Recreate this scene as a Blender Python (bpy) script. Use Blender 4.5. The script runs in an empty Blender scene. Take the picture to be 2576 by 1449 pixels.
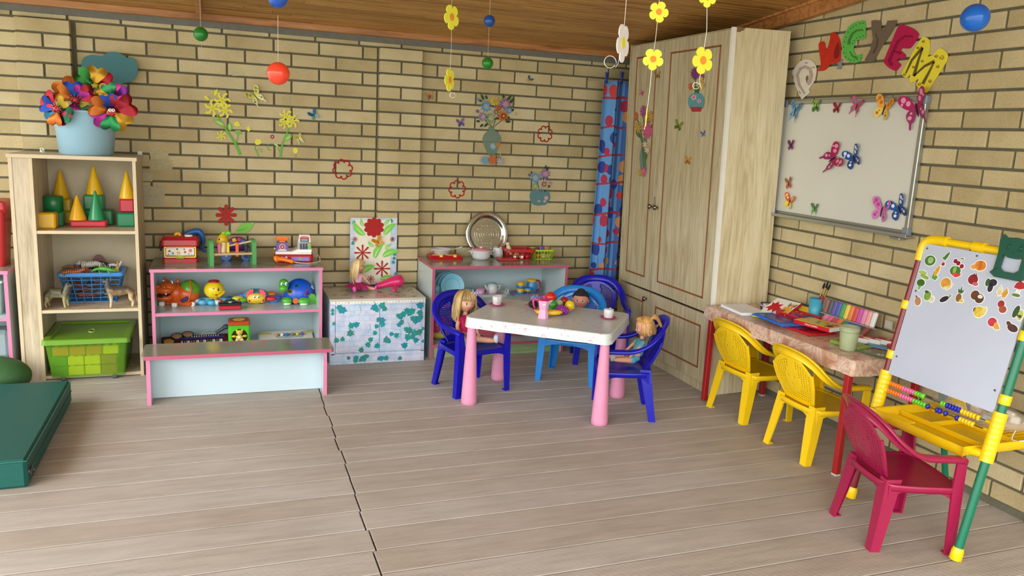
import bpy, bmesh, math, random
from mathutils import Vector, Matrix, Euler
from math import sin, cos, pi, radians, atan2, sqrt
# ---------------------------------------------------------------- camera, sky, exposure
SC = bpy.context.scene
COL = SC.collection
F, YAW, PITCH, ROLL = 1994.2, 0.3614, 0.1898, 0.0497
CAMP = Vector((0.1883, -5.0061, 1.3756))
IW, IH = 2576, 1449
FW = Vector((sin(YAW)*cos(PITCH), cos(YAW)*cos(PITCH), -sin(PITCH)))
_r = Vector((cos(YAW), -sin(YAW), 0)); _u = _r.cross(FW)
RT = cos(ROLL)*_r + sin(ROLL)*_u
UP = -sin(ROLL)*_r + cos(ROLL)*_u
cd = bpy.data.cameras.new('camera'); cam = bpy.data.objects.new('camera', cd); COL.objects.link(cam)
cd.sensor_width = 36; cd.lens = F/IW*36; cd.clip_start = 0.05; cd.clip_end = 100
cam.matrix_world = Matrix(((RT.x, UP.x, -FW.x, CAMP.x), (RT.y, UP.y, -FW.y, CAMP.y), (RT.z, UP.z, -FW.z, CAMP.z), (0, 0, 0, 1)))
SC.camera = cam
SC.view_settings.view_transform = 'Standard'; SC.view_settings.look = 'None'
SC.view_settings.gamma = 1; SC.view_settings.use_curve_mapping = False
SC.view_settings.exposure = 1.62
w = bpy.data.worlds.new('sky'); SC.world = w; w.use_nodes = True
nt = w.node_tree; nt.nodes.clear()
wo = nt.nodes.new('ShaderNodeOutputWorld'); bg = nt.nodes.new('ShaderNodeBackground')
tc = nt.nodes.new('ShaderNodeTexCoord'); sx = nt.nodes.new('ShaderNodeSeparateXYZ'); rp = nt.nodes.new('ShaderNodeValToRGB')
mr = nt.nodes.new('ShaderNodeMapRange'); mr.inputs[1].default_value = -1; mr.inputs[2].default_value = 1
nt.links.new(tc.outputs['Generated'], sx.inputs[0]); nt.links.new(sx.outputs['Z'], mr.inputs[0]); nt.links.new(mr.outputs[0], rp.inputs[0])
nt.links.new(rp.outputs[0], bg.inputs[0]); nt.links.new(bg.outputs[0], wo.inputs[0])
el = rp.color_ramp.elements
el[0].position = 0.0; el[0].color = (.36, .36, .33, 1); el[1].position = 1.0; el[1].color = (.95, 1.0, 1.1, 1)
for ps, c in ((.46, (.50, .50, .45, 1)), (.505, (.66, .74, .62, 1)), (.54, (.74, .82, .74, 1)), (.575, (1.0, 1.04, 1.08, 1))):
    e = el.new(ps); e.color = c
bg.inputs[1].default_value = 1.5
# low hazy daylight that reaches in through the open left side of the veranda
sd = bpy.data.lights.new('sun', 'SUN'); sd.energy = 1.0; sd.angle = radians(40); sd.color = (1.0, .99, .97)
so = bpy.data.objects.new('sun', sd); COL.objects.link(so)
so.rotation_euler = Vector((.62, .62, -.50)).to_track_quat('-Z', 'Y').to_euler()

# ---------------------------------------------------------------- helpers
def at(px, py, ax, val):
    """the point where the photo's line of sight through (px, py) meets the real plane ax = val"""
    d = (px-IW/2)/F*RT - (py-IH/2)/F*UP + FW
    k = 'xyz'.index(ax)
    return CAMP + d*((val-CAMP[k])/d[k])
def mpp(p):
    return (Vector(p)-CAMP).dot(FW)/F          # metres per photo pixel at p
def lin(c):
    if isinstance(c, str):
        c = c.lstrip('#'); c = tuple(int(c[i:i+2], 16) for i in (0, 2, 4))
    return tuple(((x/255)/12.92 if x/255 <= .04045 else ((x/255+.055)/1.055)**2.4) for x in c)
MC = {}
def mat(c, rough=.5, var=.06, bump=0., scale=30., metal=0., trans=0., alpha=1., coat=0., spec=.5, stretch=None):
    """plain procedural material: base colour mottled by noise, optional bump"""
    key = (str(c), rough, var, bump, scale, metal, trans, alpha, coat, spec, str(stretch))
    if key in MC: return MC[key]
    m = bpy.data.materials.new('mat_%s' % str(c).strip('#')); m.use_nodes = True
    t = m.node_tree; b = t.nodes['Principled BSDF']
    L = lin(c)
    b.inputs['Roughness'].default_value = rough; b.inputs['Metallic'].default_value = metal
    b.inputs['Transmission Weight'].default_value = trans; b.inputs['Alpha'].default_value = alpha
    b.inputs['Coat Weight'].default_value = coat; b.inputs['Specular IOR Level'].default_value = spec
    no = t.nodes.new('ShaderNodeTexNoise'); no.inputs['Scale'].default_value = scale; no.inputs['Detail'].default_value = 4
    co = t.nodes.new('ShaderNodeTexCoord')
    if stretch:
        mp = t.nodes.new('ShaderNodeMapping'); mp.inputs['Scale'].default_value = stretch
        t.links.new(co.outputs['Object'], mp.inputs[0]); t.links.new(mp.outputs[0], no.inputs['Vector'])
    else: t.links.new(co.outputs['Object'], no.inputs['Vector'])
    mx = t.nodes.new('ShaderNodeMix'); mx.data_type = 'RGBA'
    mx.inputs[6].default_value = tuple(x*(1-var*2) for x in L)+(1,); mx.inputs[7].default_value = tuple(min(1, x*(1+var)) for x in L)+(1,)
    t.links.new(no.outputs[0], mx.inputs[0]); t.links.new(mx.outputs[2], b.inputs['Base Color'])
    if bump:
        bp = t.nodes.new('ShaderNodeBump'); bp.inputs['Strength'].default_value = bump; bp.inputs['Distance'].default_value = .003
        t.links.new(no.outputs[0], bp.inputs['Height']); t.links.new(bp.outputs[0], b.inputs['Normal'])
    MC[key] = m
    return m
def pl(c, **k):                                # glossy toy plastic
    k.setdefault('rough', .28); k.setdefault('var', .03)
    return mat(c, **k)
def pap(c, **k):                               # matt paper or card
    k.setdefault('rough', .8); k.setdefault('var', .04); k.setdefault('spec', .2)
    return mat(c, **k)
def nodes(name, rough=.6):
    m = bpy.data.materials.new(name); m.use_nodes = True
    t = m.node_tree; b = t.nodes['Principled BSDF']; b.inputs['Roughness'].default_value = rough
    def N(ty, **kw):
        n = t.nodes.new('ShaderNode'+ty)
        for k, v in kw.items():
            if k.startswith('i_'):
                kk = k[2:]; n.inputs[int(kk) if kk.isdigit() else kk.replace('_', ' ')].default_value = v
            else: setattr(n, k, v)
        return n
    return m, t, b, N
def ramp(N, t, src, stops, interp='LINEAR'):
    r = N('ValToRGB'); r.color_ramp.interpolation = interp
    e = r.color_ramp.elements
    e[0].position = stops[0][0]; e[0].color = lin(stops[0][1])+(1,)
    e[1].position = stops[-1][0]; e[1].color = lin(stops[-1][1])+(1,)
    for p, c in stops[1:-1]:
        x = e.new(p); x.color = lin(c)+(1,)
    t.links.new(src, r.inputs[0]); return r
def V(*a): return Vector(a)
class B:
    """collects geometry for ONE mesh"""
    def __init__(s): s.v = []; s.f = []; s.m = []; s.s = []; s.mats = []; s.T = None
    def mi(s, m):
        if m not in s.mats: s.mats.append(m)
        return s.mats.index(m)
    def add(s, vs, fs, m, sm=False):
        o = len(s.v); T = s.T
        for p in vs:
            p = Vector(p); s.v.append(T @ p if T else p)
        k = s.mi(m)
        for f in fs: s.f.append([i+o for i in f]); s.m.append(k); s.s.append(sm)
        return s
    def box(s, c, d, m, r=None, b=0.):
        hx, hy, hz = d[0]/2, d[1]/2, d[2]/2
        R = Euler(r).to_matrix() if r else None
        c = Vector(c); b = min(b, hx*.9, hy*.9, hz*.9)
        if b <= 0:
            vs = [V(x*hx, y*hy, z*hz) for x in (-1, 1) for y in (-1, 1) for z in (-1, 1)]
            fs = [(0, 1, 3, 2), (4, 6, 7, 5), (0, 4, 5, 1), (2, 3, 7, 6), (0, 2, 6, 4), (1, 5, 7, 3)]
        else:
            vs = []; ix = {}
            for x in (-1, 1):
                for y in (-1, 1):
                    for z in (-1, 1):
                        for a in range(3):
                            ix[(x, y, z, a)] = len(vs)
                            q = [x*(hx-b), y*(hy-b), z*(hz-b)]; q[a] = (x, y, z)[a]*(hx, hy, hz)[a]
                            vs.append(V(*q))
            fs = []
            S = (-1, 1)
            for q in S:
                fs.append([ix[(q, y, z, 0)] for y, z in ((-1, -1), (1, -1), (1, 1), (-1, 1))][::q])
                fs.append([ix[(x, q, z, 1)] for x, z in ((-1, -1), (1, -1), (1, 1), (-1, 1))][::-q])
                fs.append([ix[(x, y, q, 2)] for x, y in ((-1, -1), (1, -1), (1, 1), (-1, 1))][::q])
            for p in S:
                for q in S:
                    fs.append([ix[(-1, p, q, 1)], ix[(1, p, q, 1)], ix[(1, p, q, 2)], ix[(-1, p, q, 2)]][::(1 if p*q < 0 else -1)])
                    fs.append([ix[(p, -1, q, 0)], ix[(p, 1, q, 0)], ix[(p, 1, q, 2)], ix[(p, -1, q, 2)]][::(1 if p*q > 0 else -1)])
                    fs.append([ix[(p, q, -1, 0)], ix[(p, q, 1, 0)], ix[(p, q, 1, 1)], ix[(p, q, -1, 1)]][::(1 if p*q < 0 else -1)])
                    for z in S: fs.append([ix[(p, q, z, 0)], ix[(p, q, z, 1)], ix[(p, q, z, 2)]][::(1 if p*q*z > 0 else -1)])
        vs = [c + (R @ q if R else q) for q in vs]
        return s.add(vs, fs, m)
    def loft(s, rings, m, cap=True, sm=True, closed=True, loop=False):
        n = len(rings[0]); vs = [p for r in rings for p in r]; fs = []
        k = len(rings)
        for i in range(k if loop else k-1):
            j = (i+1) % k
            for a in range(n if closed else n-1):
                b = (a+1) % n
                fs.append((i*n+a, i*n+b, j*n+b, j*n+a))
        s.add(vs, fs, m, sm)
        if cap and not loop:
            s.add(rings[0], [tuple(range(n))[::-1]], m); s.add(rings[-1], [tuple(range(n))], m)
        return s
    def lathe(s, prof, m, c=(0, 0, 0), n=24, ax=None, cap=True, sm=True):
        """profile of (radius, height) pairs turned about the z axis (or about ax)"""
        c = Vector(c); Q = Vector((0, 0, 1)).rotation_difference(Vector(ax)).to_matrix() if ax else None
        rings = []
        for r, z in prof:
            ring = [V(max(r, 1e-5)*cos(2*pi*i/n), max(r, 1e-5)*sin(2*pi*i/n), z) for i in range(n)]
            rings.append([c+(Q @ p if Q else p) for p in ring])
        return s.loft(rings, m, cap, sm)
    def cyl(s, a, b, r, m, r2=None, n=16, cap=True):
        a = Vector(a); b = Vector(b); d = b-a
        return s.lathe([(r, 0), (r if r2 is None else r2, d.length)], m, a, n, d, cap)
    def tube(s, pts, r, m, n=8, closed=False, flat=1., upv=None, cap=True):
        pts = [Vector(p) for p in pts]; k = len(pts)
        rr = r if isinstance(r, (list, tuple)) else [r]*k
        rings = []; prev = None
        for i in range(k):
            a = pts[(i-1) % k] if (closed or i > 0) else pts[i]; b = pts[(i+1) % k] if (closed or i < k-1) else pts[i]
            t = (b-a).normalized() if (b-a).length > 1e-9 else V(0, 0, 1)
            if upv is not None: u = Vector(upv)
            elif prev is None: u = V(0, 0, 1) if abs(t.z) < .9 else V(1, 0, 0)
            else: u = prev
            u = (u-t*u.dot(t)).normalized(); prev = u; w_ = t.cross(u)
            rings.append([pts[i]+u*(rr[i]*flat*sin(2*pi*j/n))+w_*(rr[i]*cos(2*pi*j/n)) for j in range(n)])
        return s.loft(rings, m, cap and not closed, True, True, closed)
    def ell(s, c, r, m, n=20, k=12, R=None, fn=None):
        c = Vector(c)
        if not isinstance(r, (list, tuple)): r = (r, r, r)
        if R is not None and not isinstance(R, Matrix): R = Euler(R).to_matrix()
        rings = []
        for i in range(k+1):
            a = -pi/2+pi*i/k
            ring = []
            for j in range(n):
                d = V(cos(a)*cos(2*pi*j/n), cos(a)*sin(2*pi*j/n), sin(a))
                if i in (0, k): d = V(1e-4*cos(2*pi*j/n), 1e-4*sin(2*pi*j/n), sin(a))
                q = V(d.x*r[0], d.y*r[1], d.z*r[2])
                if fn: q = fn(q, d)
                ring.append(c+(R @ q if R else q))
            rings.append(ring)
        return s.loft(rings, m, True)
    def prism(s, poly, o, U, W, t, m, sm=False, N=None):
        """flat outline (list of 2-D points) in the frame o,U,W, extruded by t along U x W"""
        o = Vector(o); U = Vector(U); W = Vector(W); N = Vector(N) if N else U.cross(W).normalized()
        if U.cross(W).dot(N) < 0: poly = [(-p[0], p[1]) for p in poly]; U = -U
        a = [o+U*p[0]+W*p[1] for p in poly]
        ar = sum(poly[i][0]*poly[(i+1) % len(poly)][1]-poly[(i+1) % len(poly)][0]*poly[i][1] for i in range(len(poly)))
        if ar < 0: a = a[::-1]
        return s.slab(a, N*t, m)
    def slab(s, pts, d, m):
        n = len(pts); d = Vector(d)
        vs = list(pts)+[Vector(p)+d for p in pts]
        fs = [tuple(range(n))[::-1], tuple(range(n, 2*n))]+[(i, (i+1) % n, n+(i+1) % n, n+i) for i in range(n)]
        return s.add(vs, fs, m)
    def surf(s, fn, nu, nv, m, th=0., hole=None, sm=True, mfn=None):
        """sheet fn(u,v) for u,v in 0..1, thickened by th; hole(i,j) leaves a cell out"""
        P = [[Vector(fn(i/nu, j/nv)) for j in range(nv+1)] for i in range(nu+1)]
        def nrm(i, j):
            a = P[min(i+1, nu)][j]-P[max(i-1, 0)][j]; b = P[i][min(j+1, nv)]-P[i][max(j-1, 0)]
            q = a.cross(b); return q.normalized() if q.length > 1e-12 else V(0, 0, 1)
        vs = [P[i][j] for i in range(nu+1) for j in range(nv+1)]; n1 = len(vs)
        if th: vs += [P[i][j]-nrm(i, j)*th for i in range(nu+1) for j in range(nv+1)]
        ok = lambda i, j: 0 <= i < nu and 0 <= j < nv and not (hole and hole(i, j))
        ix = lambda i, j: i*(nv+1)+j
        fs = []; side = []; fm = []
        for i in range(nu):
            for j in range(nv):
                if not ok(i, j): continue
                q = (ix(i, j), ix(i+1, j), ix(i+1, j+1), ix(i, j+1)); fs.append(q); fm.append((i, j))
                if th:
                    fs.append(tuple(n1+a for a in q[::-1])); fm.append((i, j))
                    for (a, b, di, dj) in ((0, 1, 0, -1), (1, 2, 1, 0), (2, 3, 0, 1), (3, 0, -1, 0)):
                        if not ok(i+di, j+dj): side.append((q[b], q[a], n1+q[a], n1+q[b]))
        o = len(s.v)
        if mfn:
            s.add(vs, [], m)
            for f, (i, j) in zip(fs, fm): s.f.append([x+o for x in f]); s.m.append(s.mi(mfn((i+.5)/nu, (j+.5)/nv))); s.s.append(sm)
            for f in side: s.f.append([x+o for x in f]); s.m.append(s.mi(m)); s.s.append(False)
        else:
            s.add(vs, fs, m, sm)
            for f in side: s.f.append([x+o for x in f]); s.m.append(s.mi(m)); s.s.append(False)
        return s
def mesh(name, b):
    me = bpy.data.meshes.new(name); me.from_pydata([tuple(p) for p in b.v], [], b.f)
    for m in b.mats: me.materials.append(m)
    me.polygons.foreach_set('material_index', b.m); me.polygons.foreach_set('use_smooth', b.s)
    me.update(); return me
def part(name, b, parent=None, label=None, kind=None, loc=None):
    o = bpy.data.objects.new(name, mesh(name, b)); COL.objects.link(o)
    if parent: o.parent = parent
    if label: o['label'] = label
    if kind: o['kind'] = kind
    if loc is not None: o.location = loc
    return o
def thing(name, label, cat, loc=(0, 0, 0), rz=0., group=None, sc=1.):
    o = bpy.data.objects.new(name, None); COL.objects.link(o); o.empty_display_size = .03
    o.location = loc; o.rotation_euler = (0, 0, rz); o.scale = (sc, sc, sc)
    o['label'] = label; o['category'] = cat
    if group: o['group'] = group
    return o
def solo(name, b, label, cat, loc=(0, 0, 0), rz=0., group=None):
    o = part(name, b); o.location = loc; o.rotation_euler = (0, 0, rz); o['label'] = label; o['category'] = cat
    if group: o['group'] = group
    return o
def struct(name, b): return part(name, b, kind='structure')
def copy_tree(o, parent=None):
    c = o.copy(); COL.objects.link(c); c.parent = parent
    for ch in list(o.children): copy_tree(ch, c)
    return c
def dup(o, label, loc=None, rz=None, group=None):
    c = copy_tree(o)
    if loc is not None: c.location = loc
    if rz is not None: c.rotation_euler = (0, 0, rz)
    c['label'] = label
    if group: c['group'] = group
    return c
def circ(r, n=20, cx=0, cy=0, ry=None, a0=0.):
    return [(cx+r*cos(a0+2*pi*i/n), cy+(ry or r)*sin(a0+2*pi*i/n)) for i in range(n)]
def petals(n, r0, r1, k=8, pw=1.):
    out = []
    for i in range(n*k):
        a = 2*pi*i/(n*k); w_ = abs(sin(a*n/2))**pw
        out.append(((r0+(r1-r0)*w_)*cos(a), (r0+(r1-r0)*w_)*sin(a)))
    return out
def rrect(w_, h, r, n=4):
    out = []
    for sx_, sy_, a in ((1, 1, 0), (-1, 1, pi/2), (-1, -1, pi), (1, -1, 3*pi/2)):
        for i in range(n+1): out.append((sx_*(w_/2-r)+r*cos(a+pi/2*i/n), sy_*(h/2-r)+r*sin(a+pi/2*i/n)))
    return out
def spline(pts, k=6, closed=False):
    pts = [Vector(p) for p in pts]; n = len(pts); out = []
    for i in range(n if closed else n-1):
        g = lambda j: pts[j % n] if closed else pts[max(0, min(n-1, j))]
        a, b, c, d = g(i-1), g(i), g(i+1), g(i+2)
        for q in range(k):
            t = q/k
            out.append(.5*((2*b)+(c-a)*t+(2*a-5*b+4*c-d)*t*t+(3*b-a-3*c+d)*t**3))
    if not closed: out.append(pts[-1])
    return out
def smooth2(pl2, k=4):
    return [(p.x, p.y) for p in spline([(a, b, 0) for a, b in pl2], k, True)]
# ================================================================ THE ROOM
XR = 3.098                                     # right wall
CH = .0769                                     # brick course height
random.seed(3)
def brick_mat():
    m, t, b, N = nodes('sand_lime_brick', .85)
    g = N('NewGeometry'); co = N('TexCoord')
    r = ramp(N, t, g.outputs['Random Per Island'], [(0, '#b7a67d'), (.35, '#c4b288'), (.7, '#cbba92'), (1, '#d2c39d')])
    n1 = N('TexNoise', i_Scale=5., i_Detail=6.); t.links.new(co.outputs['Object'], n1.inputs['Vector'])
    r1 = ramp(N, t, n1.outputs[0], [(.3, '#dcd5c4'), (.6, '#ffffff')])
    mx = N('Mix', data_type='RGBA', blend_type='MULTIPLY'); mx.inputs[0].default_value = .6
    t.links.new(r.outputs[0], mx.inputs[6]); t.links.new(r1.outputs[0], mx.inputs[7])
    n2 = N('TexNoise', i_Scale=220., i_Detail=3.); t.links.new(co.outputs['Object'], n2.inputs['Vector'])
    r2 = ramp(N, t, n2.outputs[0], [(.35, '#d8d4c8'), (.6, '#ffffff')])
    m2 = N('Mix', data_type='RGBA', blend_type='MULTIPLY'); m2.inputs[0].default_value = .5
    t.links.new(mx.outputs[2], m2.inputs[6]); t.links.new(r2.outputs[0], m2.inputs[7]); t.links.new(m2.outputs[2], b.inputs['Base Color'])
    bp = N('Bump'); bp.inputs['Strength'].default_value = .35; bp.inputs['Distance'].default_value = .002
    t.links.new(n2.outputs[0], bp.inputs['Height']); t.links.new(bp.outputs[0], b.inputs['Normal'])
    return m
BRICK = brick_mat()
MORT = mat('#696450', rough=.95, var=.18, bump=.6, scale=60)
GREYM = mat('#716f66', rough=.95, var=.12, bump=.6, scale=40)
J = .011                                       # joint width
def brick(b, x0, x1, z, y=0., dep=.03, h=CH-J, jit=True):
    j = (random.random()-.5)*.003 if jit else 0
    b.box(((x0+x1)/2, y+dep/2+j, z), (x1-x0-J, dep, h), BRICK, b=.0025)
def fill(b, x0, x1, xs, z, y=0., h=CH-J, dep=.03):
    """bricks between x0 and x1 with joints at xs (+ .26 k)"""
    k = math.floor((x0-xs)/.26); e = [x0]
    while xs+.26*k < x1:
        q = xs+.26*k
        if q > x0+.03 and q < x1-.03: e.append(q)
        k += 1
    e.append(x1)
    for a, c in zip(e[:-1], e[1:]): brick(b, a, c, z, y, dep, h)
wb = B()
Z0 = 1.8257
wb.box(((-2.2+XR)/2+.1, .04, .95), (XR+2.2+.3, .06, 1.98), MORT)      # mortar bed 10 mm behind the faces
P1 = (-.789, -.523); P2 = (1.132, 1.405)
for j in range(-1, 24):
    z = Z0-CH*j
    ev = j % 2 == 0
    h = CH-J
    if j == -1: z = Z0+CH-.016; h = .034
    if j == -1:
        fill(wb, -2.2, XR, 1.797, z, 0, h); continue
    fill(wb, -2.2, P1[0]+.006, 0. if ev else .10, z)
    fill(wb, P1[1]+.012, P2[0], 0. if ev else .10, z)
    fill(wb, P2[1], XR, 1.926 if ev else 1.769, z)
    for (a, c), yy in ((P1, -.05), (P2, -.05)):
        if ev: brick(wb, a, c, z, yy, .08)
        else: brick(wb, a, (a+c)/2, z, yy, .08); brick(wb, (a+c)/2, c, z, yy, .08)
for a, c in (P1, P2): wb.box(((a+c)/2, .02, .93), (c-a-.022, .12, 1.85), MORT)
wb.box(((-2.2+XR)/2, .012, 1.908), (XR+2.2, .05, .036), GREYM)        # cement strip under the beam
struct('wall_back', wb)
wr = B()
ZR = 1.9926
T = Matrix.Translation((XR, 0, 0)) @ Matrix.Rotation(-pi/2, 4, 'Z')   # local x runs along -y, faces look to -x
wr.T = T
wr.box((3., .04, 1.3), (6.3, .06, 2.66), MORT)
for j in range(-7, 26):
    z = ZR-CH*j
    odd = j % 2
    xs = 1.582 if odd else 1.582+.26*.49
    fill(wr, 0, 6.2, xs, z)
struct('wall_right', wr)

# floor: composite decking boards, seam near x = .67
def deck_mat():
    m, t, b, N = nodes('ribbed_decking', .62)
    co = N('TexCoord'); mp = N('Mapping'); mp.inputs['Scale'].default_value = (1.2, 9., 1.); t.links.new(co.outputs['Object'], mp.inputs[0])
    g = N('NewGeometry')
    n1 = N('TexNoise', i_Scale=3., i_Detail=8., i_Roughness=.65); t.links.new(mp.outputs[0], n1.inputs['Vector'])
    r1 = ramp(N, t, n1.outputs[0], [(.25, '#b0aba4'), (.5, '#c3beb7'), (.75, '#d1ccc5')])
    rr = ramp(N, t, g.outputs['Random Per Island'], [(0, '#f0eae4'), (1, '#ffffff')])
    mx = N('Mix', data_type='RGBA', blend_type='MULTIPLY'); mx.inputs[0].default_value = 1.
    t.links.new(r1.outputs[0], mx.inputs[6]); t.links.new(rr.outputs[0], mx.inputs[7])
    n3 = N('TexNoise', i_Scale=1.1, i_Detail=3.); t.links.new(co.outputs['Object'], n3.inputs['Vector'])
    r3 = ramp(N, t, n3.outputs[0], [(.3, '#e8e1d8'), (.7, '#ffffff')])
    m3 = N('Mix', data_type='RGBA', blend_type='MULTIPLY'); m3.inputs[0].default_value = .8
    t.links.new(mx.outputs[2], m3.inputs[6]); t.links.new(r3.outputs[0], m3.inputs[7])
    sp = N('SeparateXYZ'); t.links.new(co.outputs['Object'], sp.inputs[0])
    mu = N('Math', operation='MULTIPLY'); mu.inputs[1].default_value = 2*pi/.0073; t.links.new(sp.outputs['Y'], mu.inputs[0])
    si = N('Math', operation='SINE'); t.links.new(mu.outputs[0], si.inputs[0])
    rs = ramp(N, t, si.outputs[0], [(0., '#c4b8aa'), (.6, '#ffffff')])
    m4 = N('Mix', data_type='RGBA', blend_type='MULTIPLY'); m4.inputs[0].default_value = .38
    t.links.new(m3.outputs[2], m4.inputs[6]); t.links.new(rs.outputs[0], m4.inputs[7]); t.links.new(m4.outputs[2], b.inputs['Base Color'])
    bp = N('Bump'); bp.inputs['Strength'].default_value = .3; bp.inputs['Distance'].default_value = .0012
    t.links.new(si.outputs[0], bp.inputs['Height']); t.links.new(bp.outputs[0], b.inputs['Normal'])
    return m
DECK = deck_mat(); DARK = mat('#2a221c', rough=.9)
DECKE = mat('#a0978c', rough=.5, var=.05)
fl = B(); y = .02; k = 0
fl.box((.6, -3.2, -.045), (6.2, 6.8, .03), DARK)
ys = -.991+.146*7
while ys > -6.4:
    sx0 = .679+(-.991-ys)*-.0145
    off = (random.random()-.5)*.012
    for a, c in ((-2.4, sx0-.003+off), (sx0+.003+off, XR+.02)):
        fl.box(((a+c)/2, ys-.073, -.0125), (c-a, .1385, .025), DECK, b=.001)
        fl.box(((a+c)/2, ys-.1460+.0, -.0078), (c-a, .0030, .011), DECKE)
    ys -= .146
struct('floor', fl)

# ceiling: narrow tongue-and-groove boards rising towards the open side
def wood_mat(name, c1, c2, c3, sc=(2., 22., 22.), rough=.45, ring=1.):
    m, t, b, N = nodes(name, rough)
    co = N('TexCoord'); mp = N('Mapping'); mp.inputs['Scale'].default_value = sc; t.links.new(co.outputs['Object'], mp.inputs[0])
    g = N('NewGeometry')
    n1 = N('TexNoise', i_Scale=1.6, i_Detail=8., i_Roughness=.6, i_Distortion=.6*ring); t.links.new(mp.outputs[0], n1.inputs['Vector'])
    r1 = ramp(N, t, n1.outputs[0], [(.28, c1), (.5, c2), (.72, c3)])
    rr = ramp(N, t, g.outputs['Random Per Island'], [(0, '#cfc4b8'), (1, '#ffffff')])
    mx = N('Mix', data_type='RGBA', blend_type='MULTIPLY'); mx.inputs[0].default_value = .8
    t.links.new(r1.outputs[0], mx.inputs[6]); t.links.new(rr.outputs[0], mx.inputs[7]); t.links.new(mx.outputs[2], b.inputs['Base Color'])
    bp = N('Bump'); bp.inputs['Strength'].default_value = .15; bp.inputs['Distance'].default_value = .002
    t.links.new(n1.outputs[0], bp.inputs['Height']); t.links.new(bp.outputs[0], b.inputs['Normal'])
    return m
PINE = wood_mat('varnished_pine', '#936634', '#bd8c48', '#cf9f5c')
PINE2 = wood_mat('varnished_pine_beam', '#8f5524', '#c0824a', '#d49a5e')
ce = B(); SL = .105; CZ = 1.957
def cz(y): return CZ+SL*(-y)
an = math.atan(SL); yy = .02
ce.box((.45, -3.2, cz(-3.2)+.03), (5.7, 6.8, .02), DARK, r=(-an, 0, 0))
while yy > -6.4:
    x = -2.5+random.random()*1.2; pts = [-2.5]
    while x < XR: pts.append(x); x += 1.6+random.random()*1.4
    pts.append(XR+.05)
    for a, c in zip(pts[:-1], pts[1:]):
        ce.box(((a+c)/2, yy-.022, cz(yy-.022)+.008), (c-a-.0015, .0425, .014), PINE, r=(-an, 0, 0), b=.002)
    yy -= .0445
struct('ceiling', ce)
t1 = B(); t1.box((.45, -.012, 1.944), (5.4, .05, .038), PINE2, b=.004); t1.box((.45, -.03, 1.957), (5.4, .012, .012), PINE2, b=.002)
t1.T = None
struct('trim_1', t1)
t2 = B()
t2.box((3.07, -3.1, cz(-3.1)-.035), (.045, 6.3, .072), PINE2, r=(-an, 0, 0), b=.004)
t2.box((3.06, -3.1, cz(-3.1)-.006), (.07, 6.3, .014), PINE2, r=(-an, 0, 0), b=.003)
struct('trim_2', t2)
t3 = B(); t3.box((.12, -3.12, cz(-3.12)-.02), (.03, 6.1, .05), PINE2, r=(-an, 0, 0), b=.003); struct('trim_3', t3)
# ================================================================ FURNITURE
def grain_mat(name, c1, c2, c3, rough=.45, sc=(14., 14., 1.3), dist=1.2):
    m, t, b, N = nodes(name, rough)
    co = N('TexCoord'); mp = N('Mapping'); mp.inputs['Scale'].default_value = sc; t.links.new(co.outputs['Object'], mp.inputs[0])
    n1 = N('TexNoise', i_Scale=2.2, i_Detail=7., i_Roughness=.55, i_Distortion=dist); t.links.new(mp.outputs[0], n1.inputs['Vector'])
    n2 = N('TexNoise', i_Scale=9., i_Detail=3.); t.links.new(mp.outputs[0], n2.inputs['Vector'])
    mm = N('Math', operation='MULTIPLY_ADD'); mm.inputs[1].default_value = .35; t.links.new(n2.outputs[0], mm.inputs[0])
    m2 = N('Math', operation='MULTIPLY'); m2.inputs[1].default_value = .65; t.links.new(n1.outputs[0], m2.inputs[0]); t.links.new(m2.outputs[0], mm.inputs[2])
    r1 = ramp(N, t, mm.outputs[0], [(.36, c1), (.5, c2), (.62, c3)]); t.links.new(r1.outputs[0], b.inputs['Base Color'])
    return m
OAK = grain_mat('pale_oak_laminate', '#a59377', '#bcab8e', '#c9b99e')
OAKE = mat('#cdb998', rough=.5, var=.05)
LAM = mat('#c0cdcc', rough=.22, var=.03, scale=4)
LAM_SHADED = mat('#858b79', rough=.12, var=.05, scale=3)  # same pale laminate on the tops, shade under the ceiling painted into its colour
PINK = mat('#d67ea2', rough=.35, var=.04); PINKD = mat('#b85672', rough=.35, var=.05)
GRNB = grain_mat('green_stained_board', '#7f9468', '#93a878', '#a5b78a', sc=(2., 2., 20.))
def panel(b, x0, x1, y0, y1, z0, z1, m, em=None):
    """board with edge banding on its front (-y) face"""
    b.box(((x0+x1)/2, (y0+y1)/2, (z0+z1)/2), (x1-x0, y1-y0, z1-z0), m)
    if em: b.box(((x0+x1)/2, y0-.0006, (z0+z1)/2), (x1-x0, .0012, z1-z0), em)
    return b
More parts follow.
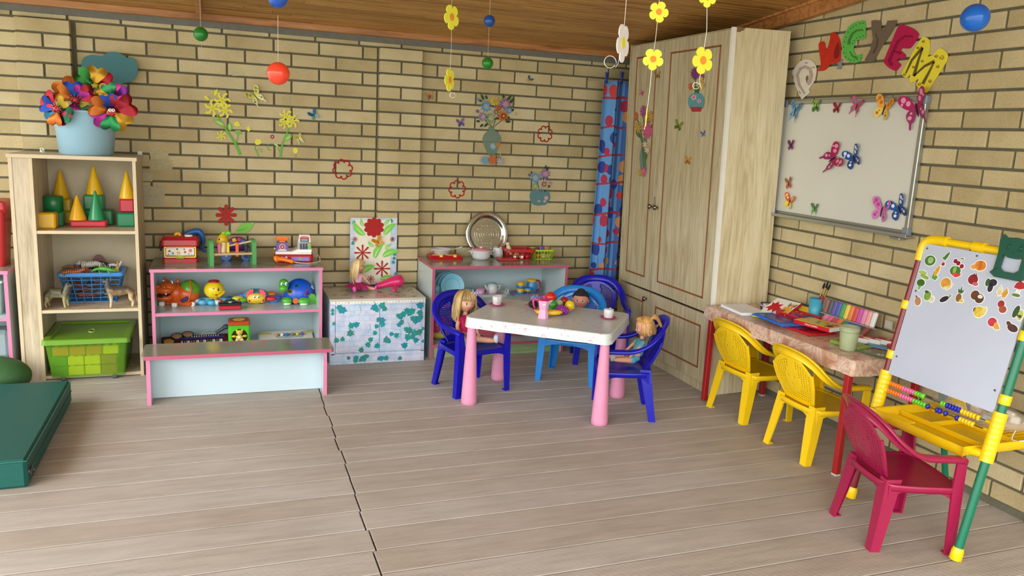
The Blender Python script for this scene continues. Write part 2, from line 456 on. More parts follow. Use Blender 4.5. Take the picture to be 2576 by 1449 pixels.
# tall oak shelf unit on the left
ts = thing('shelf_unit', 'tall pale oak shelf unit with stacked blocks, animal basket and green box', 'shelf', (-.771, -.45, 0))
part('side_panel', panel(B(), 0, .016, 0, .39, 0, 1.15, OAK, OAKE), ts)
part('side_panel', panel(B(), .555, .571, 0, .39, 0, 1.15, OAK, OAKE), ts)
part('side_panel', panel(B(), .088, .104, .001, .39, 0, 1.15, OAK, OAKE), ts)
part('face_board', panel(B(), .016, .088, .002, .018, 0, 1.15, OAK), ts)
part('top_board', panel(B(), -.006, .577, -.006, .395, 1.15, 1.168, OAK, OAKE), ts)
part('back_panel', panel(B(), .104, .555, .382, .388, .02, 1.15, mat('#b7a88c', rough=.6, var=.05)), ts)
for z in (.787, .374, .022):
    part('shelf_board', panel(B(), .104, .555, .003, .382, z-.016, z, OAK, OAKE), ts)
def low_shelf(label, x0, x1, zt, levels, yf=-.42, yb=-.03, topm=LAM_SHADED, pk=PINK):
    t = thing('low_shelf', label, 'shelf', (x0, yf, 0)); w_ = x1-x0; d = yb-yf
    part('side_panel', panel(B(), 0, .017, 0, d, 0, zt-.017, LAM, pk), t)
    part('side_panel', panel(B(), w_-.017, w_, 0, d, 0, zt-.017, LAM, pk), t)
    tb = panel(B(), -.004, w_+.004, -.004, d, zt-.017, zt, topm, pk); tb.box((-.0045, d/2, zt-.0085), (.0012, d, .017), pk); tb.box((w_+.0045, d/2, zt-.0085), (.0012, d, .017), pk)
    part('top_board', tb, t)
    part('back_panel', panel(B(), .017, w_-.017, d-.006, d-.001, .03, zt-.017, mat('#bccdd1', rough=.45, var=.05, scale=6)), t)
    for z in levels: part('shelf_board', panel(B(), .017, w_-.017, .002, d-.006, z-.017, z, LAM, pk), t)
    return t
gs = low_shelf('low white shelf with pink edges holding battery toys behind the bench', -.153, .751, .578, (.334, .09))
ks = low_shelf('low white shelf with pink edges holding toy crockery behind the doll table', 1.404, 2.300, .577, (.336, .084), pk=PINKD)
part('plinth', panel(B(), .017, .879, .012, .028, 0, .067, GRNB), ks, label='green stained plinth board')
ls = low_shelf('low shelf with pink edges cut off by the left edge of the photo', -1.72, -.815, .578, (.334, .09))
# bench
bn = thing('bench', 'low white bench with pink edges in front of the battery toy shelf', 'bench', (-.165, -.985, 0), radians(-.6))
bt = B(); bt.prism([(.01, 0), (.895, 0), (.905, .012), (.905, .225), (.895, .235), (.01, .235), (0, .225), (0, .012)], (0, 0, .234), (1, 0, 0), (0, 1, 0), .018, LAM_SHADED)
bt.box((.4525, -.0006, .243), (.886, .0014, .018), PINKD); bt.box((.9055, .1175, .243), (.0014, .21, .018), PINKD); bt.box((-.0005, .1175, .243), (.0014, .21, .018), PINKD)
for x, y_ in ((.04, .05), (.04, .19), (.865, .05), (.865, .19), (.25, .14), (.66, .14)): bt.cyl((x, y_, .2515), (x, y_, .2528), .004, mat('#6d6a5c'), n=10)
part('seat_board', bt, bn)
for x in (.018, .855):
    lg = B(); lg.prism([(.02, .0), (.02, .234), (.215, .234), (.215, 0), (.205, -.0), (.205, .0)], (x, 0, 0), (0, 1, 0), (0, 0, 1), .018, LAM)
    lg.box((x+.009, .0193, .117), (.0182, .0016, .234), PINK); part('leg', lg, bn)
part('front_board', panel(B(), .036, .855, .125, .142, .002, .234, mat('#c0d2da', rough=.3, var=.02, scale=4)), bn)

# cabinet covered in ivy print paper
def ivy_paper():
    m, t, b, N = nodes('ivy_print_paper', .35)
    co = N('TexCoord'); mp = N('Mapping'); mp.inputs['Rotation'].default_value = (pi/2, 0, 0); t.links.new(co.outputs['Object'], mp.inputs[0])
    n0 = N('TexNoise', i_Scale=9., i_Detail=3.); t.links.new(mp.outputs[0], n0.inputs['Vector'])
    vm = N('VectorMath', operation='MULTIPLY_ADD'); vm.inputs[1].default_value = (.03, .03, 0); t.links.new(n0.outputs['Color'], vm.inputs[0]); t.links.new(mp.outputs[0], vm.inputs[2])
    bk = N('TexBrick'); bk.inputs['Scale'].default_value = 1.; bk.inputs['Brick Width'].default_value = .062; bk.inputs['Row Height'].default_value = .031
    bk.inputs['Mortar Size'].default_value = .0016; bk.inputs['Mortar Smooth'].default_value = .6
    bk.inputs['Color1'].default_value = lin('#ccd8e8')+(1,); bk.inputs['Color2'].default_value = lin('#d6cce0')+(1,); bk.inputs['Mortar'].default_value = lin('#a0c0d4')+(1,)
    t.links.new(vm.outputs[0], bk.inputs['Vector'])
    n1 = N('TexNoise', i_Scale=18., i_Detail=2.); t.links.new(mp.outputs[0], n1.inputs['Vector'])
    r1 = ramp(N, t, n1.outputs[0], [(.4, '#ffffff'), (.65, '#d3e9f5')])
    mx = N('Mix', data_type='RGBA', blend_type='MULTIPLY'); mx.inputs[0].default_value = .8
    t.links.new(bk.outputs[0], mx.inputs[6]); t.links.new(r1.outputs[0], mx.inputs[7]); t.links.new(mx.outputs[2], b.inputs['Base Color'])
    return m
IVYP = ivy_paper()
IVL = [pap('#2f9a92', rough=.4, var=.2, scale=60), pap('#3f8f86', rough=.4, var=.2, scale=60), pap('#2a93a5', rough=.4, var=.2, scale=60)]
IVT = mat('#c9c6b8', rough=.12, var=.12, scale=10)
iv = thing('paper_covered_cupboard', 'low cupboard papered with white bricks and teal ivy under the blonde doll', 'cupboard', (.795, -.44, 0))
IW_, ID = .565, .39
b = B(); b.box((IW_/2, ID/2, .19), (IW_, ID-.004, .38), IVYP); part('body', b, iv)
b = B(); b.box((IW_/2, ID/2, .3855), (IW_+.006, ID, .013), IVT, b=.002)
for k in range(26):
    x = .03+random.random()*(IW_-.06); y_ = .04+random.random()*(ID-.08); a = random.random()*6
    b.prism([(p[0]*.02, p[1]*.012) for p in petals(5, .45, 1, 4)], (x, y_, .392), (cos(a), sin(a), 0), (-sin(a), cos(a), 0), .0006, mat('#6f8a63', rough=.2, var=.2))
part('top_board', b, iv)
b = B(); b.box((IW_/2, -.003, .372), (IW_-.004, .004, .016), pap('#f0efe6', rough=.35))
for k in range(30):
    x = .012+k*.0186; a = random.choice((-1, 1))*(.5+random.random()*.6)
    b.box((x, -.0056, .372), (.012, .0008, .0016), pap('#5e7a50') if k % 3 else pap('#e58c9a'), r=(0, a, 0))
    if k % 4 == 1: b.tube([(x+.005*cos(q*pi/4), -.0056, .371+.004*sin(q*pi/4)) for q in range(8)], .0007, pap('#e58c9a'), n=4, closed=True)
part('edging_strip', b, iv)
def leaf5(b, o, U, W, s, m, N, t=.0008):
    pts = [(0, -.95), (.42, -.62), (1.0, -.55), (.70, -.12), (.80, .42), (.42, .55), (0, 1.15), (-.42, .55), (-.80, .42), (-.70, -.12), (-1.0, -.55), (-.42, -.62)]
    b.prism([(p[0]*s, p[1]*s) for p in pts], o, U, W, t, m, N=N)
for sx_, x0, x1 in ((0, .030, .286), (1, .289, .545)):
    b = B(); b.box(((x0+x1)/2, -.005, .215), (x1-x0, .008, .29), IVYP, b=.001)
    hot = [(.05, .345), (.06, .325), (.07, .33), (.035, .15), (.07, .155), (.15, .24), (.12, .235), (.115, .19), (.255, .34), (.27, .325), (.28, .265), (.27, .225), (.26, .185), (.235, .145), (.275, .105), (.22, .115), (.18, .085)] if sx_ == 0 else \
        [(.30, .35), (.315, .33), (.30, .26), (.305, .235), (.40, .285), (.415, .275), (.43, .295), (.45, .315), (.465, .295), (.48, .31), (.42, .245), (.405, .23), (.49, .265), (.505, .25), (.52, .26), (.45, .2), (.47, .19), (.36, .175), (.39, .165), (.33, .14), (.345, .13), (.46, .15), (.49, .15), (.51, .13), (.5, .175), (.53, .18), (.44, .1), (.53, .3), (.535, .275), (.53, .345)]
    for q, (x, z) in enumerate(hot):
        a = random.random()*6.3; s = .013+random.random()*.009
        leaf5(b, (x, -.0092, z), (cos(a), 0, sin(a)), (-sin(a), 0, cos(a)), s*1.15, IVL[q % 3], (0, -1, 0), .0006+q*.00005)
    for q in range(3):
        x = x0+.05+random.random()*.16; z = .12+random.random()*.2
        b.tube(spline([(x, -.0092, z), (x+.02, -.0092, z+.03), (x+.01, -.0092, z+.06)]), .0008, IVL[1], n=4)
    part('door', b, iv)
b = B(); b.box((IW_/2, -.004, .033), (IW_-.004, .006, .064), IVYP)
for q in range(14):
    a = random.random()*6.3; leaf5(b, (.10+random.random()*.35, -.0072, .018+random.random()*.03), (cos(a), 0, sin(a)), (-sin(a), 0, cos(a)), .012+random.random()*.007, IVL[q % 3], (0, -1, 0), .0006+q*.00005)
part('base_panel', b, iv)
b = B(); b.box((.015, -.004, .21), (.022, .006, .30), IVYP); b.box((IW_-.012, -.004, .21), (.018, .006, .30), IVYP); b.box((IW_/2, -.0036, .362), (IW_, .005, .006), IVYP)
for x, z in ((.012, .33), (.02, .25), (.012, .31), (IW_-.012, .2), (IW_-.01, .12)): leaf5(b, (x, -.0072, z), (1, 0, 0), (0, 0, 1), .012, IVL[0], (0, -1, 0), .0006)
part('front_frame', b, iv)

# leaning picture board with cut paper flowers
PB = .0
def PBp(px, py): return at(px, py, 'y', -.062)
pbd = thing('picture_board', 'tall board with red paper flowers and green leaves leaning on the brick wall', 'picture board', PBp(940, 716))
PO = Vector(pbd.location)
b = B(); a0 = PBp(882, 548)-PO; a1 = PBp(1000, 548)-PO; a2 = PBp(998, 715)-PO
b.box(((a0.x+a1.x)/2, .012, (a0.z+a2.z)/2+.0), (a1.x-a0.x, .012, a0.z-a2.z), IVYP)
b.box(((a0.x+a1.x)/2-.005, .0045, (a0.z+a2.z)/2-.0), (.225, .002, .40), pap('#e6e0cf', var=.03, scale=8))
part('board', b, pbd)
def onp(px, py, d=0): q = PBp(px, py)-PO; return V(q.x, .003-d, q.z)
def starf(n, r0, r1, wd, k=5):
    out = []
    for i in range(n):
        a = 2*pi*i/n
        out += [(r0*cos(a-pi/n), r0*sin(a-pi/n))]
        for q in range(k):
            t = -pi/2+pi*q/(k-1); out.append((r1*cos(a)+wd*cos(a+t), r1*sin(a)+wd*sin(a+t)))
    return out
REDP = pap('#ac2c28'); GRNP = pap('#84cf5a', rough=.6)
PX = .00247
for px, py, s, ty in ((941, 572, 26, 0), (912, 636, 22, 1), (961, 676, 22, 1), (893, 602, 7.5, 1), (987, 602, 7, 1), (933, 702, 10.5, 1)):
    b = B(); poly = petals(10, s*.80*PX, s*1.0*PX, 8) if ty == 0 else starf(8, s*.13*PX, s*.86*PX, s*.10*PX)
    b.prism(poly, (0, 0, 0), (1, 0, 0), (0, 0, 1), .002, REDP, N=(0, -1, 0)); part('paper_flower', b, pbd, loc=onp(px, py, .001))
def leafshape(L, wd, bend=.15, n=10):
    up = []; dn = []
    for i in range(n+1):
        t = i/n; w_ = wd*sin(pi*t**.8)**.9; c = bend*L*sin(pi*t)
        up.append((L*t, c+w_)); dn.append((L*t, c-w_))
    return up+dn[::-1][1:-1]
def leaf(b, o, ang, L, wd, N, U0, W0, t=.0015, m=None, vein=True, bend=.1):
    U = Vector(U0)*cos(ang)+Vector(W0)*sin(ang); W = Vector(W0)*cos(ang)-Vector(U0)*sin(ang)
    b.prism(leafshape(L, wd, bend), o, U, W, t, m or GRNP, N=N)
    if vein:
        o2 = Vector(o)+Vector(N)*(t)
        b.prism([(0, -.001), (L*.35, bend*L*.75-.0022), (L*.72, bend*L*.8), (L*.35, bend*L*.75+.002), (0, .001)], o2, U, W, .0005, pap('#dff5c4'), N=N)
for px, py, ex, ey, wd in ((918, 593, 888, 556, 10), (965, 592, 998, 562, 10), (915, 571, 908, 549, 4.5), (967, 568, 982, 551, 4.5), (941, 621, 926, 606, 5), (941, 651, 965, 612, 10), (969, 629, 985, 613, 5), (961, 646, 1004, 631, 11), (912, 685, 943, 668, 11), (955, 702, 1000, 705, 10)):
    p = onp(px, py, .001); q = onp(ex, ey, .001); L = (q-p).length; a = atan2(q.z-p.z, q.x-p.x)
    b = B(); leaf(b, (0, 0, 0), a, L, wd*PX*.8, (0, -1, 0), (1, 0, 0), (0, 0, 1)); part('paper_leaf', b, pbd, loc=p)
for i, (px, py) in enumerate(((888, 612), (992, 650), (990, 660), (993, 640), (955, 712), (962, 716), (891, 560), (996, 690), (985, 556))):
    b = B(); leaf5(b, (0, 0, 0), (1, 0, 0), (0, 0, 1), .013, IVL[i % 2], (0, -1, 0), .001); part('ivy_leaf', b, pbd, loc=onp(px, py, 0)+V(0, .003, 0))

# wardrobe in the corner
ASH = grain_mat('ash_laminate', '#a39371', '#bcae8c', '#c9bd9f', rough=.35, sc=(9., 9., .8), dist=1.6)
ASH_LIT = grain_mat('ash_laminate_lit_side', '#bfae88', '#d8c9a2', '#e3d7b6', rough=.35, sc=(9., 9., .8), dist=1.6)  # brighter copy of the ash: light on the camera-facing side put into the colour
WHT = mat('#ece9df', rough=.4, var=.03); BRN = mat('#8a5530', rough=.5, var=.1); METAL = mat('#8f8b80', rough=.25, metal=1.)
TILT = radians(-1.5)
wd_ = thing('wardrobe', 'tall ash wardrobe with brown outlined doors in the corner', 'wardrobe', (2.728, -1.425, 0)); wd_.rotation_euler = (0, TILT, 0)
WL, WD_, WH = 1.085, .358, 1.975
b = B(); b.box((.02+(WD_-.02)/2, .008, WH/2), (WD_-.02, .016, WH), ASH_LIT); b.box((.010, .008, WH/2), (.020, .018, WH), WHT)
b.prism([(0, 0), (.05, 0), (.043, -.014), (.028, -.017), (.02, -.024), (.008, -.022), (0, -.026)], (.022, -.0005, WH), (1, 0, 0), (0, 0, 1), .001, mat('#8a6a48', rough=.9, var=.3, scale=90), N=(0, -1, 0))
part('side_panel', b, wd_, label='side panel with white edge and chipped top corner')
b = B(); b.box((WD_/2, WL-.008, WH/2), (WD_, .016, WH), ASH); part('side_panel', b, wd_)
b = B(); b.box((WD_/2+.01, WL/2, WH-.008), (WD_-.02, WL-.033, .016), ASH); part('top_board', b, wd_)
b = B(); b.box((WD_-.004, WL/2, WH/2), (.006, WL-.033, WH-.04), ASH); part('back_panel', b, wd_)
b = B(); b.box((.03, WL/2, .03), (.016, WL-.033, .058), ASH); part('plinth', b, wd_)
for k, (y0, y1, z0, z1) in enumerate(((.018, .665, .467, 1.965), (.670, 1.067, .467, 1.965), (.018, .665, .065, .455), (.670, 1.067, .065, .455))):
    b = B(); b.box((.008, (y0+y1)/2, (z0+z1)/2), (.016, y1-y0-.002, z1-z0), ASH, b=.0015)
    d = part('door', b, wd_)
    my = .075; m0 = .07
    fr = B()
    for (ya, yb, za, zb) in ((y0+my, y1-my, z1-m0-.01, z1-m0), (y0+my, y1-my, z0+m0, z0+m0+.01), (y0+my, y0+my+.01, z0+m0, z1-m0), (y1-my-.01, y1-my, z0+m0, z1-m0)):
        fr.box((-.001, (ya+yb)/2, (za+zb)/2), (.004, yb-ya, zb-za), BRN, b=.001)
    part('moulding', fr, d)
    ky = y1-.03 if k % 2 == 0 else y0+.03
    kz = .99 if k < 2 else .41
    if k != 2:
        kb = B(); kb.lathe([(.004, 0), (.005, .012), (.013, .016), (.016, .022), (.014, .028), (.006, .031), (.0, .032)], METAL, (-.0, ky, kz), 20, (-1, 0, 0)); part('knob', kb, d)
    if k == 1:
        lk = B(); lk.box((-.004, ky-.03, kz+.035), (.004, .014, .05), METAL, b=.002); part('latch', lk, d)

# curtain between wall and wardrobe
def curtain_mat():
    m, t, b, N = nodes('leaf_print_curtain', .8)
    co = N('TexCoord'); mp = N('Mapping'); mp.inputs['Scale'].default_value = (1.15, 0, .6); t.links.new(co.outputs['Object'], mp.inputs[0])
    v1 = N('TexVoronoi', i_Scale=17., i_Randomness=.8); t.links.new(mp.outputs[0], v1.inputs['Vector'])
    th = N('Math', operation='LESS_THAN'); th.inputs[1].default_value = .42; t.links.new(v1.outputs['Distance'], th.inputs[0])
    sp = N('SeparateColor'); t.links.new(v1.outputs['Color'], sp.inputs[0])
    r = ramp(N, t, sp.outputs[0], [(0, '#b02c4a'), (.40, '#c23c3c'), (.55, '#c98a55'), (.72, '#27408e'), (.9, '#27408e'), (1, '#d8b070')], 'CONSTANT')
    sx_ = N('SeparateXYZ'); t.links.new(co.outputs['Object'], sx_.inputs[0])
    w1 = N('Math', operation='MULTIPLY'); w1.inputs[1].default_value = 210.; t.links.new(sx_.outputs['X'], w1.inputs[0])
    w2 = N('Math', operation='SINE'); t.links.new(w1.outputs[0], w2.inputs[0])
    rs = ramp(N, t, w2.outputs[0], [(0, '#3f6cae'), (.5, '#6fa0d6'), (1, '#6fa0d6')], 'CONSTANT')
    gt = N('Math', operation='GREATER_THAN'); gt.inputs[1].default_value = .11; t.links.new(sx_.outputs['X'], gt.inputs[0])
    bs = N('Mix', data_type='RGBA'); bs.inputs[6].default_value = lin('#5f96cf')+(1,); t.links.new(gt.outputs[0], bs.inputs[0]); t.links.new(rs.outputs[0], bs.inputs[7])
    mx = N('Mix', data_type='RGBA'); t.links.new(th.outputs[0], mx.inputs[0]); t.links.new(bs.outputs[2], mx.inputs[6]); t.links.new(r.outputs[0], mx.inputs[7])
    wv = N('TexWave', i_Scale=1.6, i_Distortion=3.); wv.bands_direction = 'Z'; t.links.new(co.outputs['Object'], wv.inputs['Vector'])
    g2 = N('Math', operation='GREATER_THAN'); g2.inputs[1].default_value = .985; t.links.new(wv.outputs['Fac'], g2.inputs[0])
    m2 = N('Mix', data_type='RGBA'); m2.inputs[7].default_value = lin('#a33a4a')+(1,); t.links.new(g2.outputs[0], m2.inputs[0]); t.links.new(mx.outputs[2], m2.inputs[6])
    t.links.new(m2.outputs[2], b.inputs['Base Color']); return m
CUR = curtain_mat()
b = B()
b.surf(lambda u, v: V(.005+.215*u, .028*sin(u*13+.6*v)+.012*sin(u*29)*(.4+v)+.01*v, -1.36*v+.004*sin(u*20)), 46, 20, CUR, .002)
solo('curtain', b, 'blue curtain with red leaf print hanging beside the wardrobe', 'curtain', (2.60, -.14, 1.765))
b = B(); b.tube([(2.55, .0, 1.768), (2.605, -.135, 1.764), (2.75, -.14, 1.764), (2.86, -.345, 1.77)], .002, mat('#8a8070')); solo('hanging_line', b, 'thin line that carries the curtain between wall and wardrobe', 'line')
PEG = pl('#243f96')
def peg(x, y_, z, lab):
    t = thing('clothes_peg', lab, 'clothes peg', (x, y_, z), .5, 'blue clothes pegs on the curtain')
    for s in (-1, 1):
        b = B(); b.loft([[V(s*.002+s*q[0]+dx, dy, q[1]) for dx, dy in ((-.003, -.005), (.003, -.005), (.003, .005), (-.003, .005))] for q in ((.0, -.03), (.001, 0), (.006, .018), (.011, .042))], PEG, sm=False); part('arm', b, t)
    b = B(); b.tube([(.004*cos(q*pi/4), 0, .004*sin(q*pi/4)) for q in range(8)], .0014, METAL, n=6, closed=True); part('spring', b, t)
peg(2.625, -.135, 1.775, 'blue clothes peg nearer the bricks on the leaf curtain')
peg(2.735, -.14, 1.785, 'blue clothes peg nearer the wardrobe on the leaf curtain')

# soft mat and cushion
VIN = mat('#1a544b', spec=.25, rough=.5, var=.05, bump=.15, scale=60)
mt = thing('gym_mat', 'thick green vinyl gym mat lying on the floor at the left', 'mat', (-.99, -1.33, 0))
b = B(); n_ = 14
b.box((0, 0, .057), (1.0, .985, .112), VIN, b=.012); part('cover', b, mt)
b = B(); b.tube([(.5, -.49, .108), (.502, 0, .107), (.5, .49, .108)], .002, mat('#27695c', rough=.4)); b.tube([(-.5, -.492, .108), (0, -.494, .107), (.5, -.492, .108)], .002, mat('#27695c', rough=.4)); b.tube([(.501, -.49, .06), (.502, .49, .06)], .0015, mat('#1f5248', rough=.4)); part('piping', b, mt)
b = B(); b.box((.507, -.455, .058), (.004, .04, .012), METAL, r=(.35, 0, 0), b=.0015); b.tube([(.509, -.425+.006*cos(a*pi/4), .046+.006*sin(a*pi/4)) for a in range(8)], .0015, METAL, n=6, closed=True); b.box((.504, -.48, .064), (.006, .012, .012), METAL, b=.002); part('zip_pull', b, mt)
cu = thing('play_cushion', 'round dark green soft play cushion behind the gym mat', 'cushion', (-.86, -.64, 0))
b = B(); b.ell((0, 0, .09), (.17, .12, .10), mat('#2f5a2c', rough=.6), n=28, k=14, fn=lambda q, d: V(q.x, q.y, max(q.z, -.088))); part('body', b, cu)
b = B(); b.ell((-.03, -.06, .05), (.135, .08, .10), pl('#1f8f80', rough=.5), n=28, k=12, fn=lambda q, d: V(q.x, q.y, max(q.z, -.048))); part('teal_panel', b, cu, label='teal front panel')

# children's table with flowered cloth
def cloth_mat():
    m, t, b, N = nodes('flowered_oilcloth', .3)
    co = N('TexCoord'); cur = None
    def vor(sc, rnd=.9):
        v = N('TexVoronoi', i_Scale=sc, i_Randomness=rnd); t.links.new(co.outputs['Object'], v.inputs['Vector']); return v
    def lt(src, th, op='LESS_THAN'):
        q = N('Math', operation=op); q.inputs[1].default_value = th; t.links.new(src, q.inputs[0]); return q.outputs[0]
    def mul(a, c):
        q = N('Math', operation='MULTIPLY'); t.links.new(a, q.inputs[0]); t.links.new(c, q.inputs[1]); return q.outputs[0]
    big, med = vor(24.), vor(36.)
    for clus, cth, sc, th, cols in ((big, .27, 150., .40, ['#c8506e', '#d86a86', '#cf8a9a', '#e0a060', '#c8506e']), (big, .40, 120., .20, ['#8fae8a', '#9fb89a', '#b0a0c8']), (med, .24, 140., .34, ['#9a90c4', '#e0a878', '#8fb0c8', '#c8a0b8'])):
        sm_ = vor(sc); msk = mul(lt(clus.outputs['Distance'], cth), lt(sm_.outputs['Distance'], th))
        sp = N('SeparateColor'); t.links.new(sm_.outputs['Color'], sp.inputs[0])
        r = ramp(N, t, sp.outputs[0], [(i/len(cols), c) for i, c in enumerate(cols)]+[(1, cols[-1])], 'CONSTANT')
        mx = N('Mix', data_type='RGBA'); t.links.new(msk, mx.inputs[0]); t.links.new(r.outputs[0], mx.inputs[7])
        if cur is None: mx.inputs[6].default_value = lin('#ced4d2')+(1,)
        else: t.links.new(cur, mx.inputs[6])
        cur = mx.outputs[2]
    t.links.new(cur, b.inputs['Base Color']); return m
FLOR = cloth_mat()
KTA = atan2(-.429, .542)
kt = thing('kids_table', 'small table with tapered pink legs under a flowered cloth', 'table', (1.811, -1.293, 0), KTA)
PKL = mat('#dd8fae', rough=.38, var=.07, scale=14)
for x in (-.345, .345):
    for y_ in (-.232, .232):
        b = B(); b.lathe([(.036, 0), (.041, .004), (.0415, .02), (.036, .14), (.0275, .30), (.0215, .425)], PKL, (x, y_, 0), 28); part('leg', b, kt)
b = B(); b.prism(rrect(.745, .53, .03), (0, 0, .435), (1, 0, 0), (0, 1, 0), .022, mat('#e9e4e6', rough=.4)); part('tabletop', b, kt)
def drape(hw, hh, z, drop, m, rc=.03, wave=.004, nw=9, seed=0, flare=.006):
    b = B(); base = rrect(hw*2, hh*2, rc, 6); pts = []
    for i in range(len(base)):
        a = Vector(base[i]); c = Vector(base[(i+1) % len(base)]); L = (c-a).length; k = max(1, int(L/.02))
        for q in range(k): pts.append(a.lerp(c, q/k))
    n = len(pts); rng = random.Random(seed); ph = [rng.random()*6 for _ in range(6)]
    def off(i, s):
        p = pts[i]; d = Vector((p.x/hw, p.y/hh)); d.normalize(); t = 2*pi*i/n
        o = flare*s+wave*s*(sin(nw*t+ph[0])+.6*sin(nw*2.3*t+ph[1])+.4*sin(nw*4.7*t+ph[2]))
        zz = z-drop*s-.25*wave*s*sin(nw*1.7*t+ph[3])*2
        return V(p.x+d.x*o, p.y+d.y*o, zz)
    rings = [[V(p.x*.985, p.y*.98, z+.0012) for p in pts], [V(p.x, p.y, z) for p in pts]]+[[off(i, s) for i in range(n)] for s in (.15, .4, .7, 1.)]
    b.add(rings[0], [tuple(range(n))], m); b.loft(rings, m, cap=False)
    inn = [[off(i, s)*1. for i in range(n)] for s in (1., .6, .1)]
    inn = [[V(p.x*.994, p.y*.994, p.z) for p in r] for r in inn]
    b.loft([rings[-1]]+inn, m, cap=False)
    return b
o = part('tablecloth', drape(.376, .271, .464, .052, FLOR, rc=.045, wave=.0012, seed=2)); o.location = (1.811, -1.293, 0); o.rotation_euler = (0, 0, KTA)
o['label'] = 'white oilcloth with tiny pink flowers fitted over the doll table'; o['category'] = 'tablecloth'

# long craft table by the right wall
REDM = mat('#a31f22', rough=.3, var=.08, bump=.15, scale=50); 
CT = thing('craft_table', 'narrow table with square red metal legs along the right wall', 'table', (2.87, -1.985, 0))
for x, y_ in ((-.19, .50), (.192, .50), (-.19, -.505), (.192, -.505)):
    b = B(); b.box((x, y_, .252), (.028, .028, .504), REDM, b=.003)
    if y_ < 0 or x > 0: b.box((x, y_, .006), (.0292, .0292, .012), mat('#cfc9bd', rough=.8, var=.2), b=.003)
    part('leg', b, CT)
b = B()
for y_ in (.50, -.505): b.box((0, y_, .490), (.36, .026, .026), REDM, b=.002)
for x in (-.19, .192): b.box((x, 0, .490), (.026, .98, .026), REDM, b=.002)
part('frame', b, CT)
b = B(); b.box((0, 0, .5125), (.412, 1.06, .018), OAK); part('tabletop', b, CT)
def marble_cloth():
    m, t, b, N = nodes('brown_marbled_oilcloth', .25)
    co = N('TexCoord'); n1 = N('TexNoise', i_Scale=11., i_Detail=5., i_Distortion=1.5); t.links.new(co.outputs['Object'], n1.inputs['Vector'])
    v = N('TexVoronoi', i_Scale=16., i_Randomness=1.); v.feature = 'SMOOTH_F1'; t.links.new(n1.outputs['Color'], v.inputs['Vector'])
    r = ramp(N, t, n1.outputs[0], [(.3, '#a5785f'), (.42, '#c09880'), (.5, '#d8bca8'), (.56, '#c09a84'), (.7, '#e2cfc0')])
    t.links.new(r.outputs[0], b.inputs['Base Color'])
    bp = N('Bump'); bp.inputs['Strength'].default_value = .3; bp.inputs['Distance'].default_value = .004
    n2 = N('TexNoise', i_Scale=22., i_Detail=2.); t.links.new(co.outputs['Object'], n2.inputs['Vector']); t.links.new(n2.outputs[0], bp.inputs['Height']); t.links.new(bp.outputs[0], b.inputs['Normal'])
    return m
o = part('tablecloth', drape(.211, .548, .525, .066, marble_cloth(), rc=.012, wave=.0035, nw=12, seed=5)); o.location = (2.868, -1.985, 0)
o['label'] = 'brown marbled oilcloth over the craft table by the right wall'; o['category'] = 'tablecloth'
